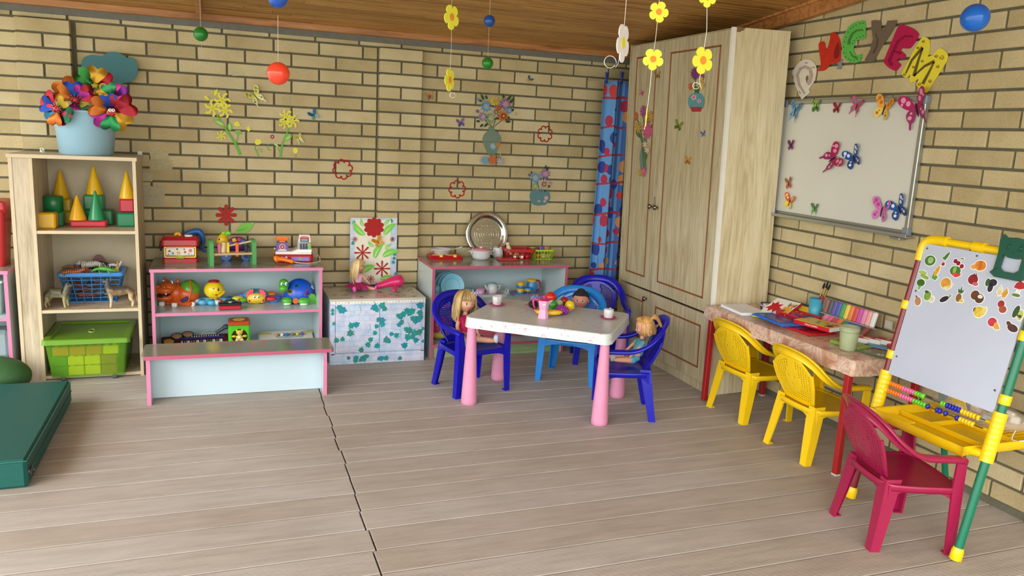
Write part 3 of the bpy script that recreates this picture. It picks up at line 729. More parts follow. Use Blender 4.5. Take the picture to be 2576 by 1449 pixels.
# ================================================================ CHAIRS
def chair(name, label, c, style, loc, rz, group=None, rough=.28, sc=1.):
    """toddler armchair, faces local -y; rear feet at y .145, front feet at y -.135"""
    m = pl(c, rough=rough, var=.05, scale=12) ; t = thing(name, label, 'chair', loc, rz, group, sc)
    # rim: arms and back in one band
    R = [(.150, -.150, .349), (.156, -.115, .355), (.160, -.05, .358), (.162, .01, .363), (.164, .06, .382), (.158, .105, .413), (.134, .142, .452), (.092, .168, .479), (.046, .180, .489), (0, .184, .491)]
    full = [V(*p) for p in R]+[V(-p[0], p[1], p[2]) for p in R[-2::-1]]
    path = spline(full, 4); n = len(path); b = B(); rings = []; pn = None
    for i, p in enumerate(path):
        a = path[max(i-1, 0)]; q = path[min(i+1, n-1)]; tg = (q-a).normalized()
        s = min(1, max(0, (min(i, n-1-i)/(n-1)*2-.30)/.45)); wd = .0185+.0055*s
        sx_ = 1 if i < n/2 else -1
        side = V(sx_*(1-s*.55), 0, 0)+V(0, .30, .95)*s
        if abs(p.x) < .06: side = V(p.x*6, .30, .95)
        side = (side-tg*side.dot(tg)).normalized(); nrm = side.cross(tg).normalized()
        if (nrm.z if pn is None else nrm.dot(pn)) < 0: nrm = -nrm
        pn = nrm
        fl_ = .9-.35*s
        sec = [(-1, -.1), (-.85, .5), (-.3, .8), (.3, .8), (.85, .5), (1, -.1), (.98, -fl_), (.80, -fl_), (.76, -.25), (-.76, -.25), (-.80, -fl_), (-.98, -fl_)]
        rings.append([p+side*(x*wd)+nrm*(y*.012) for x, y in sec])
    b.loft(rings, m); part('arm_rail', b, t)
    # back panel with lattice of holes
    def bp(u, v):
        w_ = .088+.042*v+.012*sin(pi*v); x = (u*2-1)*w_
        zt = .482-.62*.9*x*x/.128
        z0 = .246+.3*x*x; z = z0+(zt-z0)*v
        y = .088+.088*((z-.246)/.24)+.012*sin(pi*min(1, max(0, (z-.246)/.24)))-.55*x*x*(1-.3*v)
        return V(x, y, z)
    NU, NV = 34, 38
    def hole(i, j):
        u = (i+.5)/NU*2-1; v = (j+.5)/NV
        if abs(u) > .86 or v < .10 or v > .90: return False
        if style == 'mesh':
            if (u/.30)**2+((v-.5)/.62)**2 < 1: return False
            return (i+j) % 2 == 0 and v > .15
        if style == 'dots':
            if (u/.42)**2+((v-.45)/.24)**2 < 1: return (i, j) in ((14, 20), (20, 20), (17, 14))
            if abs(u) < .18 and v > .62: return False
            return (i % 2 == 0) and (j % 2 == 0) and (abs(u) > .30 or v < .26 or v > .72)
    b = B(); b.surf(bp, NU, NV, m, .0035, hole, sm=True)
    # raised border posts either side of the panel
    for s in (-1, 1):
        b.tube([bp(.5+s*.5, q/10)+V(s*.001, -.001, 0) for q in range(11)], .0065, m, n=8)
    part('backrest', b, t)
    # seat
    b = B()
    sh = smooth2([(-.118, .108), (-.148, .05), (-.160, -.06), (-.158, -.138), (-.10, -.152), (0, -.158), (.10, -.152), (.158, -.138), (.160, -.06), (.148, .05), (.118, .108), (0, .122)], 4)
    def ring(k, z, dz=0): return [V(x*k, (y+.02)*k-.02, z-(.012 if (y < -.1 and dz) else 0)*dz) for x, y in sh]
    b.loft([ring(.93, .242), ring(.985, .250), ring(1., .246), ring(1.005, .225), ring(.985, .225)], m, cap=False)
    cen = [V(x*.93, (y+.02)*.93-.02, .242) for x, y in sh]; k_ = len(cen)
    b.add(cen+[V(0, -.02, .236)], [(i, (i+1) % k_, k_) for i in range(k_)], m, True)
    b.add([V(x*.97, (y+.02)*.97-.02, .232) for x, y in sh], [tuple(range(k_))[::-1]], m)
    # front and side arches
    for (xa, ya, xb, yb) in ((-.150, -.150, .150, -.150), (-.158, -.13, -.135, .10), (.158, -.13, .135, .10), (-.11, .112, .11, .112)):
        k = 14; top = []; bot = []
        for i in range(k+1):
            u = i/k; x = xa+(xb-xa)*u; y = ya+(yb-ya)*u - (.008*sin(pi*u) if ya == yb < 0 else 0); top.append(V(x, y, .243))
            bot.append(V(x, y, .225-.035*(abs(2*u-1)**4)))
        d = V(0, .003, 0) if ya == yb else V(.003, 0, 0)
        for i in range(k): b.slab([top[i], top[i+1], bot[i+1], bot[i]], d, m)
    part('seat', b, t)
    # legs: angle section, wide face outwards
    def leg(levels):
        b = B(); rings = []
        for (cx, cy_, z, w1, w2, s, f_) in levels:     # corner, widths along x (front/back face) and y (side face)
            th = .0038
            L = [(0, 0), (-s*w1, 0), (-s*w1, f_*th*2.2), (-s*(w1-th), f_*th*2.2), (-s*(w1-th), f_*th), (-s*th, f_*th), (-s*th, f_*(w2-th)), (-s*th*2.2, f_*(w2-th)), (-s*th*2.2, f_*w2), (0, f_*w2)]
            rings.append([V(cx+x, cy_+y, z) for x, y in L])
        b.loft(rings, m, sm=False)
        cx, cy_, z, w1, w2, s, f_ = levels[-1]
        b.box((cx-s*w1*.5, cy_+f_*w2*.5, .003), (w1*.9, w2*.9, .006), m, b=.001)
        return b
    for s in (1, -1):
        part('leg', leg([(s*.166, -.152, .350, .030, .036, s, 1), (s*.164, -.154, .25, .042, .040, s, 1), (s*.168, -.154, .12, .037, .038, s, 1), (s*.172, -.152, .0, .030, .034, s, 1)]), t)
        part('leg', leg([(s*.128, .108, .262, .040, .056, s, -1), (s*.134, .116, .20, .050, .050, s, -1), (s*.142, .130, .10, .044, .042, s, -1), (s*.150, .146, .0, .036, .034, s, -1)]), t)
    return t
def face(dx, dy): return atan2(dy, dx)+pi/2      # rotation that turns local -y to (dx, dy)
YEL, RED_, BLU, LBL = '#f2c713', '#9c1a44', '#1212a8', '#1f7fd0'
def put(c, fx, fy, pts):                          # centre a chair from feet positions
    pass
chair('toddler_chair', 'yellow plastic toddler chair at the craft table, nearer the wardrobe', YEL, 'dots', (2.787, -1.715, 0), face(1, .05), 'yellow chairs at the craft table')
chair('toddler_chair', 'yellow plastic toddler chair at the craft table, nearer the crimson chair', YEL, 'dots', (2.755, -2.235, 0), face(1, -.02), 'yellow chairs at the craft table')
chair('toddler_chair', 'crimson plastic toddler chair in front of the easel', RED_, 'dots', (2.496, -2.953, 0), face(.276, -.073))
chair('toddler_chair', 'dark blue toddler chair holding the doll in a crimson top', BLU, 'mesh', (1.472, -1.0, 0), face(.26, -.965))
chair('toddler_chair', 'dark blue toddler chair holding the doll in pale blue', BLU, 'mesh', (2.148, -1.541, 0), face(-.927, .374))
chair('toddler_chair', 'light blue toddler chair with the baby doll behind the doll table', LBL, 'mesh', (2.115, -.93, 0), face(-.57, -.82))
chair('toddler_chair', 'empty dark blue toddler chair between the light blue chair and the wardrobe', BLU, 'mesh', (2.446, -.615, 0), face(-.27, -.96))
# ================================================================ THINGS IN AND ON THE OAK SHELF UNIT
YB, GB, RB = '#dfae12', '#1f7a4a', '#c22a38'
def rbox(b, x0, x1, y0, y1, z0, z1, m, r=.006): return b.box(((x0+x1)/2, (y0+y1)/2, (z0+z1)/2), (x1-x0, y1-y0, z1-z0), m, b=r)
def toyblock(label, x0, x1, z0, z1, c, yf, d=.09):
    b = B(); rbox(b, -(x1-x0)/2, (x1-x0)/2, 0, d, 0, z1-z0, pl(c), .008)
    return solo('toy_block', b, label, 'toy block', ((x0+x1)/2, yf, z0), 0, 'soft plastic blocks on the oak shelf')
def toycone(label, x, y, z, r, h, c):
    b = B(); b.lathe([(r*.93, 0), (r, .003), (r*.98, .007), (r*.16, h*.93), (r*.10, h*.98), (0, h)], pl(c), n=32)
    return solo('toy_cone', b, label, 'toy block', (x, y, z), 0, 'soft plastic cones on the oak shelf')
SZ = .787
toyblock('yellow cube at the front left of the top shelf, under the green drum', -.682, -.592, SZ, SZ+.082, YB, -.375, .085)
toyblock('green base block behind the yellow cube at the left', -.672, -.575, SZ, SZ+.075, '#2b7d4c', -.27, .085)
b = B(); b.lathe([(.042, 0), (.047, .004), (.047, .079), (.042, .083)], pl('#12703c'), n=32); solo('toy_drum', b, 'dark green cylinder block behind the yellow cube', 'toy block', (-.622, -.228, SZ+.075))
toyblock('lower yellow block under the large cone at the left, in shade', -.625, -.54, SZ, SZ+.068, '#b89818', -.165, .08)  # yellow darkened, the shade at the shelf back is in the block's colour
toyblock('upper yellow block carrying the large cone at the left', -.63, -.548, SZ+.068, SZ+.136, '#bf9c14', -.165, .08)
toycone('large yellow cone at the left of the top shelf', -.6, -.125, SZ+.136, .042, .155, '#d3a410')
toyblock('wide green block under the green cube at mid shelf', -.535, -.345, SZ, SZ+.082, '#2b7d4c', -.20, .085)
toyblock('green cube carrying the middle large cone', -.486, -.386, SZ+.082, SZ+.163, '#2d8250', -.20, .085)
toycone('large yellow cone on the green cube at mid shelf', -.434, -.155, SZ+.163, .043, .155, YB)
toyblock('long red block lying at the front of the top shelf', -.54, -.366, SZ, SZ+.036, RB, -.30, .07)
toycone('small yellow cone on the long red block', -.505, -.268, SZ+.036, .044, .132, '#e2a818')
toycone('green cone on the long red block', -.417, -.268, SZ+.036, .041, .158, '#1f8a55')
toyblock('green block at the right end of the top shelf under the red cube', -.318, -.228, SZ, SZ+.076, '#16784e', -.275, .085)
toyblock('red cube at the right end of the top shelf', -.306, -.232, SZ+.085-.009, SZ+.149, '#b82338', -.25, .075)
toycone('large yellow cone on the red cube at the right end', -.268, -.212, SZ+.149, .041, .15, YB)

# bucket with pinwheels on top
bk = thing('bucket', 'pale blue plastic tub full of foil pinwheels on the oak shelf unit', 'bucket', (-.447, -.262, 1.168))
BL = pl('#9cc3d6', rough=.3)
b = B(); b.lathe([(.118, 0), (.128, .006), (.149, .214), (.155, .218), (.155, .226), (.149, .228), (.146, .222), (.125, .012), (0, .010)], BL, n=56); part('body', b, bk)
b = B()
for k in range(9):
    a = k*2.4; b.cyl((.02*cos(a), .02*sin(a), .012), (.10*cos(a), .08*sin(a), .235), .003, pl('#d8c96a'), n=6)
part('pinwheel_sticks', b, bk)
def heartp(L, W):
    pts = [(0, 0), (L*.28, W*.20), (L*.6, W*.44), (L*.82, W*.5), (L*.97, W*.38), (L*1.0, W*.2), (L*.88, W*.02)]
    return [(x, y) for x, y in pts]+[(x, -y) for x, y in pts[-1:0:-1]]
def foil(c, r=.3):
    c = tuple(int(int(c[i:i+2], 16)*.80) for i in (1, 3, 5))
    return mat(c, rough=r, metal=.75, var=.12, scale=18, bump=.2)
def pinwheel(label, px, py, y, petal, tilt, centre, R=.098):
    c = at(px, py, 'y', y); t = thing('pinwheel', label, 'pinwheel', c, 0, 'foil pinwheels in the blue tub')
    Q = Euler(tilt).to_matrix()
    for k, (deg, col, sh) in enumerate(petal):
        a = radians(deg); d = V(cos(a), 0, sin(a)); wv = V(-sin(a), 0, cos(a)); W = R*.98
        b = B(); n = 10
        hp = heartp(R*sh, W*sh)
        prof = smooth2(hp, 3)
        up = [Q @ (d*x+wv*y_+V(0, -.10*x-.012*sin(x/R*3)+.006*(k % 3)-.35*abs(y_)*x/R*(1 if k % 2 else -.3), 0)) for x, y_ in prof]
        cen = sum(up, V(0, 0, 0))/len(up)
        m = foil(col); o = len(up)
        b.add(up+[cen+Q @ V(0, -.004, 0)], [(i, (i+1) % o, o) for i in range(o)], m, True)
        b.add([p+Q @ V(0, .0006, 0) for p in up]+[cen+Q @ V(0, -.0034, 0)], [((i+1) % o, i, o) for i in range(o)], m, True)
        part('petal', b, t)
    b = B()
    if centre == 'ladybird':
        b.ell(Q @ V(0, -.02, 0), (.021, .008, .0175), pl('#c2272f'), R=Q)
        for x, z in ((-.010, .0), (.010, .001), (0, .011)): b.ell(Q @ V(x, -.0275, z), (.004, .002, .004), pl('#2a1a1a'), 10, 6)
        b.ell(Q @ V(0, -.0265, -.011), (.008, .004, .004), pl('#2a1a1a'), 10, 6)
        for k in range(12):
            a = k*pi/6; p = Q @ V(.022*cos(a), -.018, .018*sin(a)); q = Q @ V(.031*cos(a+.1), -.020, .026*sin(a+.1)); b.tube([p, (p+q)/2+V(0, 0, .002), q, q+V(.002, 0, .003)], .0006, pap('#e8e4dc'), n=4)
    elif centre == 'crab':
        b.ell(Q @ V(0, -.026, 0), (.022, .009, .020), pl('#b8262e'), R=Q)
        for x in (-.007, .008): b.ell(Q @ V(x, -.034, .011), (.0085, .005, .0085), pl('#f2f0ea'), 14, 8); b.ell(Q @ V(x-.001, -.039, .012), (.003, .002, .003), pl('#20242c'), 10, 6)
        for s in (-1, 1): b.tube([Q @ V(s*.013+.008*cos(q*.5+ (pi*.5 if s < 0 else -pi*.5)), -.035, -.006+s*-.004+.008*sin(q*.5+(pi*.5 if s < 0 else -pi*.5))) for q in range(7)], .0018, pl('#e8c23a'), n=5)
    else:
        b.ell(Q @ V(0, -.012, 0), (.016, .008, .014), pl('#b9b02a'), fn=lambda q, d: q*(1+.2*sin(5*atan2(d.z, d.x))))
    part('centre_figure', b, t)
    return t
OR, BU, DR, GR, GO, MA, PU, TE = '#c96a1e', '#1f3f9c', '#a81e2c', '#2c7a2e', '#d9a02e', '#b02a8e', '#8a2a9a', '#1f6a8a'
pinwheel('upper left foil pinwheel with a ladybird centre and blue and orange hearts', 188, 252, -.34, [(100, BU, .95), (35, DR, 1.), (128, OR, 1.2), (160, OR, .95), (-10, '#8f7f1e', .8), (-50, '#1f5a36', .8), (-90, MA, .55), (60, MA, .8)], (0, .1, .1), 'ladybird')
pinwheel('lower left foil pinwheel with a ladybird centre facing left, red and teal hearts', 146, 274, -.40, [(125, '#b8182c', 1.1), (150, BU, 1.0), (180, TE, 1.0), (255, OR, .95), (300, '#b02a4a', .95), (325, '#1f5a3a', 1.), (30, '#a88a1a', .8)], (0, -.2, -.5), 'ladybird', .088)
pinwheel('top foil pinwheel with gold, green and red hearts round a yellow centre', 239, 216, -.28, [(80, GO, 1.1), (145, GR, 1.15), (20, '#b8182c', 1.1), (-60, '#d8dfb0', .7), (-140, DR, .6)], (0, 0, .1), 'plain', .09)
pinwheel('right foil pinwheel with a red crab face and magenta, gold and green hearts', 281, 281, -.42, [(105, BU, .95), (160, OR, 1.1), (205, MA, 1.1), (262, '#2f9a58', 1.), (318, GO, 1.1), (25, DR, 1.25), (60, DR, .9)], (.1, 0, .1), 'crab', .094)
pinwheel('back right foil pinwheel with green, purple and pink hearts', 285, 246, -.30, [(110, '#3f9a5a', .9), (20, PU, 1.0), (50, '#d23f9a', .9), (-20, '#d23f9a', .95), (150, GO, 1.), (190, GO, .9)], (0, 0, 0), 'plain', .085)
# teal cloud on the wall behind
cl = [(205, 160), (212, 144), (234, 138), (256, 141), (272, 132), (292, 131), (309, 138), (318, 145), (337, 147), (346, 164), (345, 187), (331, 205), (306, 211), (296, 228), (262, 240), (225, 215), (210, 185)]
CW = at(270, 180, 'y', -.034)
b = B(); b.prism(smooth2([((at(x, y, 'y', -.034)-CW).x, (at(x, y, 'y', -.034)-CW).z) for x, y in cl], 4), (0, 0, 0), (1, 0, 0), (0, 0, 1), .004, pap('#4d7a80'), N=(0, -1, 0))
solo('cloud_cutout', b, 'teal cloud cut-out on the brick wall above the tub', 'wall decoration', CW)
# dice and little clear cube
b = B(); b.box((0, 0, .012), (.021, .021, .024), pl('#e6eccb'), b=.003)
for x, z in ((-.004, .016), (.003, .009)): b.lathe([(.003, 0), (.003, .0012), (0, .0014)], pl('#222018'), (x, -.0104, z), 12, (0, -1, 0))
solo('dice', b, 'small ivory dice with black spots on the oak shelf unit', 'dice', (at(106, 374, 'y', -.20).x, -.20, 1.168), .2)
b = B(); b.box((0, 0, .011), (.024, .024, .022), mat('#dfe3dc', rough=.08, alpha=.55), b=.002)
solo('clear_cube', b, 'tiny clear cube at the right corner on the oak shelf unit', 'cube', (-.207, -.09, 1.168), .1)

# skin-modifier bodies (toy animals, dolls)
def skin(name, nodes_, edges, m, parent=None, sub=2, label=None, loc=None, mfn=None):
    bm = bmesh.new(); ly = bm.verts.layers.skin.verify(); vs = []
    for i, (p, r) in enumerate(nodes_):
        v = bm.verts.new(p); v[ly].radius = (r, r) if not isinstance(r, tuple) else r; v[ly].use_root = (i == 0); vs.append(v)
    for a, c in edges: bm.edges.new((vs[a], vs[c]))
    me = bpy.data.meshes.new(name); bm.to_mesh(me); bm.free(); me.materials.append(m)
    o = bpy.data.objects.new(name, me); COL.objects.link(o)
    md = o.modifiers.new('skin', 'SKIN'); md.use_smooth_shade = True; md.branch_smoothing = .3
    ms = o.modifiers.new('sub', 'SUBSURF'); ms.levels = sub; ms.render_levels = sub
    if parent: o.parent = parent
    if label: o['label'] = label
    if loc is not None: o.location = loc
    return o
def animal_mat(name, c1, c2, c3, z0, z1, noise=.25, stripes=None):
    """coat coloured from belly to back with mottling, or striped"""
    m, t, b, N = nodes(name, .45); co = N('TexCoord'); sp = N('SeparateXYZ'); t.links.new(co.outputs['Object'], sp.inputs[0])
    mr = N('MapRange'); mr.inputs[1].default_value = z0; mr.inputs[2].default_value = z1; t.links.new(sp.outputs['Z'], mr.inputs[0])
    no = N('TexNoise', i_Scale=45., i_Detail=3.); t.links.new(co.outputs['Object'], no.inputs['Vector'])
    ad = N('Math', operation='MULTIPLY_ADD'); ad.inputs[1].default_value = noise*2; ad.inputs[2].default_value = -noise; t.links.new(no.outputs[0], ad.inputs[0])
    a2 = N('Math', operation='ADD'); t.links.new(ad.outputs[0], a2.inputs[0]); t.links.new(mr.outputs[0], a2.inputs[1])
    r = ramp(N, t, a2.outputs[0], [(.15, c1), (.5, c2), (.8, c3)]); out = r.outputs[0]
    if stripes:
        wv = N('TexWave', i_Scale=stripes[0], i_Distortion=2.5); wv.bands_direction = 'X'; t.links.new(co.outputs['Object'], wv.inputs['Vector'])
        gt = N('Math', operation='GREATER_THAN'); gt.inputs[1].default_value = .55; t.links.new(wv.outputs['Fac'], gt.inputs[0])
        mx = N('Mix', data_type='RGBA'); mx.inputs[7].default_value = lin(stripes[1])+(1,); t.links.new(gt.outputs[0], mx.inputs[0]); t.links.new(out, mx.inputs[6]); out = mx.outputs[2]
    t.links.new(out, b.inputs['Base Color']); return m
def quadruped(name, label, cat, loc, rz, L, m, parts_=(), neck=(.20, .30), headup=.0, tail=-.5, leglen=.5, thick=1.5, group=None, rot=None, muzzle=1., mane=None):
    """toy animal facing local +x; L = body length, feet at z 0"""
    t = thing(name, label, cat, loc, rz, group)
    if rot: t.rotation_euler = rot
    h = leglen*L; k = thick*L
    nd = [((-.02*L, 0, h+.06*L), .105*k), ((.22*L, 0, h+.05*L), .125*k), ((.38*L, 0, h+.08*L), .115*k), ((.46*L, 0, h+.20*L), .075*k), ((.42*L+neck[0]*L, 0, h+neck[1]*L), .07*k),
          ((.42*L+(neck[0]+.13*muzzle)*L, 0, h+(neck[1]-.03+headup)*L), .045*k), ((.42*L+(neck[0]+.20*muzzle)*L, 0, h+(neck[1]-.045+headup)*L), .03*k),
          ((-.25*L, 0, h+.07*L), .09*k), ((-.40*L, 0, h+.05*L), .085*k)]
    ed = [(0, 1), (1, 2), (2, 3), (3, 4), (4, 5), (5, 6), (0, 7), (7, 8)]
    nd += [((-.50*L, 0, h+.06*L), .02*k), ((-.58*L, 0, h+(.02+.2*tail)*L), .018*k), ((-.62*L, 0, h+(.02+.75*tail)*L), .014*k), ((-.70*L, 0, h+(.04+.9*tail)*L), .01*k)]
    ed += [(8, 9), (9, 10), (10, 11), (11, 12)]
    for s in (-1, 1):
        i = len(nd); nd += [((.36*L, s*.075*k, h-.02*L), .055*k), ((.35*L, s*.09*k, h*.52), .032*k), ((.37*L, s*.09*k, h*.12), .022*k), ((.41*L, s*.09*k, .016*L), .024*k)]
        ed += [(2, i), (i, i+1), (i+1, i+2), (i+2, i+3)]
        i = len(nd); nd += [((-.40*L, s*.08*k, h*.85), .062*k), ((-.36*L, s*.09*k, h*.60), .045*k), ((-.47*L, s*.09*k, h*.36), .026*k), ((-.44*L, s*.09*k, h*.10), .021*k), ((-.40*L, s*.09*k, .016*L), .024*k)]
        ed += [(8, i), (i, i+1), (i+1, i+2), (i+2, i+3), (i+3, i+4)]
    skin('body', nd, ed, m, t)
    hx, hz = .42*L+neck[0]*L, h+neck[1]*L
    for s in (-1, 1):
        b = B(); b.lathe([(.03*k, 0), (.024*k, .04*L), (.0, .085*L)], m, (hx-.01*L, s*.04*k, hz+.04*L), 8, (.1, s*.25, 1)); part('ear', b, t)
        b = B(); b.ell((hx+.07*L, s*.04*k, hz+.02*L), .010*L, pl('#1a1512'), 8, 6); part('eye', b, t)
    if mane: b = B(); b.ell((.44*L, 0, h+.17*L), (.12*L, .10*L, .16*L), mane, fn=lambda q, d: q*(1+.12*sin(d.x*23)*sin(d.z*19))); part('mane', b, t)
    return t
DZ = .374
wolf = animal_mat('wolf_coat', '#a89a68', '#8a8560', '#5a5640', .02, .09)
quadruped('toy_wolf', 'grey green toy wolf standing in front of the blue basket', 'toy animal', (at(148, 770, 'z', DZ).x+.0, -.375, DZ), radians(-8), .112, wolf, neck=(.06, .44), tail=-.35, leglen=.62, thick=2.3, mane=mat('#8f8a68', rough=.8, var=.3, scale=120, bump=.6))
shep = animal_mat('shepherd_coat', '#c9b48a', '#a8875a', '#4a4038', .03, .115, .3)
quadruped('toy_dog', 'tan and black toy shepherd dog standing right of the blue basket', 'toy animal', (at(306, 768, 'z', DZ).x, -.40, DZ), pi+.12, .128, shep, neck=(.04, .50), tail=-.55, leglen=.62, thick=2.0, headup=-.02)
# basket with toy animals
BB = pl('#2f80c8', rough=.3)
def crate(name, label, cat, loc, rz, w0, d0, w1, d1, h, m, rows, colsx, colsy, rim=.012, lip=.012, th=.003, group=None, handle=None):
    """tapered basket with slotted walls: posts + rails"""
    t = thing(name, label, cat, loc, rz, group)
    def P(u, v, z): f = z/h; return V(u*(w0+(w1-w0)*f)/2, v*(d0+(d1-d0)*f)/2, z)
    b = B()
    for (A, C, k) in (((-1, -1), (1, -1), colsx), ((1, -1), (1, 1), colsy), ((1, 1), (-1, 1), colsx), ((-1, 1), (-1, -1), colsy)):
        for i in range(k+1):
            s = i/k; u = A[0]+(C[0]-A[0])*s; v = A[1]+(C[1]-A[1])*s; b.tube([P(u, v, 0), P(u, v, h*.9)], .0026 if 0 < i < k else .004, m, n=4)
        for j in range(1, rows):
            z = h*.9*j/rows; b.tube([P(*A, z), P(*C, z)], .0024, m, n=4)
        n_ = V(0, 0, 1)
        b.slab([P(*A, h*.86), P(*C, h*.86), P(*C, h), P(*A, h)], (P(*A, h)-P(*A, 0)).normalized()*0+V((A[1]+C[1])*0, 0, 0)+V(-(A[0]+C[0])/2, -(A[1]+C[1])/2, 0).normalized()*th, m)
    b.slab([P(-1, -1, 0), P(1, -1, 0), P(1, 1, 0), P(-1, 1, 0)], (0, 0, .004), m)
    part('basket_body', b, t)
    b = B(); r = rrect(w1+lip, d1+lip, .016, 4); rin = rrect(w1-.004, d1-.004, .012, 4)
    b.loft([[V(x, y, h-rim) for x, y in r], [V(x, y, h-.001) for x, y in r], [V(x*.99, y*.99, h+.001) for x, y in r], [V(x, y, h+.001) for x, y in rin], [V(x, y, h-rim) for x, y in rin]], m, cap=False, sm=False); part('rim', b, t)
    return t
BX, BY = -.455, -.185
crate('storage_basket', 'blue slotted basket heaped with toy animals on the middle shelf', 'basket', (BX, BY, DZ), 0, .225, .155, .30, .20, .165, BB, 6, 6, 5, rim=.018, lip=.02)
ZB = DZ+.165
zeb = animal_mat('zebra_coat', '#d8d3c6', '#e2ddd0', '#e6e2d6', 0, .1, .1, (42., '#2a2620'))
tig = animal_mat('tiger_coat', '#c9b48a', '#c8682a', '#b8561e', 0, .07, .2, (38., '#2a1c14'))
quadruped('toy_zebra', 'striped toy zebra lying on top of the animal heap', 'toy animal', (BX-.0, BY-.05, ZB+.0), .0, .115, zeb, neck=(.10, .16), leglen=.30, rot=(.5, .1, pi-.1))
quadruped('toy_tiger', 'orange toy tiger at the front left of the animal heap', 'toy animal', (BX-.095, BY-.07, ZB-.015), .3, .10, tig, leglen=.3, rot=(.9, 0, .2))
quadruped('toy_fox', 'rust toy tiger lying under the zebra', 'toy animal', (BX-.045, BY-.045, ZB-.02), 0, .09, tig, leglen=.3, rot=(1.2, .2, 2.8))
quadruped('toy_giraffe', 'small yellow toy giraffe at the right front of the heap', 'toy animal', (BX+.11, BY-.06, ZB-.02), 0, .055, animal_mat('giraffe_coat', '#d9c88a', '#c8a03e', '#b0802a', 0, .06, .4), neck=(.05, .75), leglen=.5, rot=(.2, -.2, .6))
quadruped('toy_goat', 'white toy goat at the right back of the heap', 'toy animal', (BX+.10, BY-.0, ZB-.0), 0, .06, mat('#c9cbd2', rough=.5, var=.2, scale=60), neck=(.05, .5), leglen=.4, rot=(.3, .2, .3))
b = B(); GC = pl('#4f9a3a'); b.tube(spline([(-.06, 0, .0), (-.03, .004, .012), (.01, 0, .014), (.045, -.005, .006), (.075, .004, .0)]), [.005]*3+[.008]*5+[.013]*6+[.010]*4+[.006]*4+[.003]*3, GC, n=10)
for k in range(9): b.lathe([(.004, 0), (0, .009)], GC, (-.035+k*.0115, 0, .020-.0004*(k-4)**2), 6)
for x, s in ((-.02, 1), (.025, 1), (-.02, -1), (.025, -1)): b.tube([(x, s*.008, .006), (x+.004, s*.02, 0), (x+.01, s*.022, -.008)], .0035, GC, n=6)
solo('toy_crocodile', b, 'green toy crocodile at the right front of the animal heap', 'toy animal', (BX+.06, BY-.085, ZB+.005), -.1)
b = B(); SP = mat('#5a2c28', rough=.5, var=.2)
b.ell((0, 0, .02), (.05, .018, .03), mat('#3a3634', rough=.5, var=.2), fn=lambda q, d: q); b.prism(smooth2([(-.035, .03), (-.03, .065), (-.012, .085), (.01, .082), (.03, .055), (.036, .025)], 3), (0, .003, 0), (1, 0, 0), (0, 0, 1), .006, SP, N=(0, -1, 0))
b.tube([(-.04, 0, .02), (-.07, 0, .015), (-.09, 0, .02)], [.014, .012, .006], mat('#3a3634', rough=.5, var=.2)); b.tube([(.04, 0, .02), (.07, 0, .01), (.10, 0, .012)], [.012, .007, .002], mat('#3a3634', rough=.5, var=.2))
solo('toy_dinosaur', b, 'dark toy dinosaur with a red sail behind the zebra', 'toy animal', (BX+.03, BY+.02, ZB-.005), .1)
rng = random.Random(9)
for k in range(12):
    c = rng.choice(['#7a4a2a', '#3f3a36', '#8a7a5a', '#9a5a3a', '#a88a5a', '#5a4a5a', '#b8a890', '#8a3a2a'])
    lay = k//6; x = BX-.085+.036*(k % 6)+rng.uniform(-.004, .004); z = DZ+.03+.052*lay
    quadruped('toy_beast', '%s toy animal inside the blue basket, %s of the %s row' % ({'#7a4a2a': 'brown', '#3f3a36': 'black', '#8a7a5a': 'khaki', '#9a5a3a': 'rust', '#a88a5a': 'tan', '#5a4a5a': 'mauve grey', '#b8a890': 'cream', '#8a3a2a': 'brick red'}[c], ('leftmost', 'second', 'third', 'fourth', 'fifth', 'rightmost')[k % 6], ('lower', 'upper')[lay]), 'toy animal', (x, BY-.03+rng.uniform(-.01, .02), z), 0, .07, mat(c, rough=.5, var=.3, scale=80), leglen=.3, rot=(1.3+rng.uniform(-.2, .2), rng.uniform(-.3, .3), rng.uniform(0, 6)), group='toy animals inside the blue basket')
b = B(); b.tube(spline([(-.05, 0, .0), (-.02, 0, .012), (.0, 0, .006), (.02, 0, .02)]), [.008]*19, mat('#8a5c2a', rough=.5, var=.2), n=8); b.lathe([(.02, 0), (.014, .02), (0, .03)], mat('#6a3a4a', rough=.5), (.025, .0, .01), 10, (.3, 0, 1))
solo('toy_snail_figure', b, 'brown and purple toy animal poking out at the left back of the heap', 'toy animal', (BX-.10, BY-.0, ZB+.008))

# green storage box with bricks inside
GX = -.46; gb = thing('storage_box', 'translucent green lidded box of blocks at the bottom of the oak shelf', 'box', (GX, -.315, .022))
GTR = mat('#6fa82a', rough=.35, alpha=.33, var=.02); GTL = mat('#64931c', rough=.22, var=.04)
def tapered(b, w0, d0, w1, d1, h, th, m):
    f = lambda w, d, z, k=.012: [V(x, y, z) for x, y in rrect(w, d, k, 3)]
    b.loft([f(w0, d0, 0), f(w1, d1, h)], m, cap=False); b.loft([f(w0-2*th, d0-2*th, th), f(w1-2*th, d1-2*th, h)][::-1], m, cap=False)
    b.add(f(w0, d0, 0), [tuple(range(16))[::-1]], m); return b
part('tub', tapered(B(), .345, .36, .385, .40, .196, .003, GTR), gb)
b = B(); f = lambda w, d, z: [V(x, y, z) for x, y in rrect(w, d, .02, 4)]
b.loft([f(.405, .43, .186), f(.412, .436, .186), f(.408, .432, .208), f(.396, .42, .212), f(.345, .365, .211), f(.335, .355, .203)], GTL, cap=False, sm=False)
o_ = f(.335, .355, .203); b.add(o_, [tuple(range(20))], GTL); b.add([p+V(0, 0, -.003) for p in o_], [tuple(range(20))[::-1]], GTL)
lid = part('lid', b, gb)
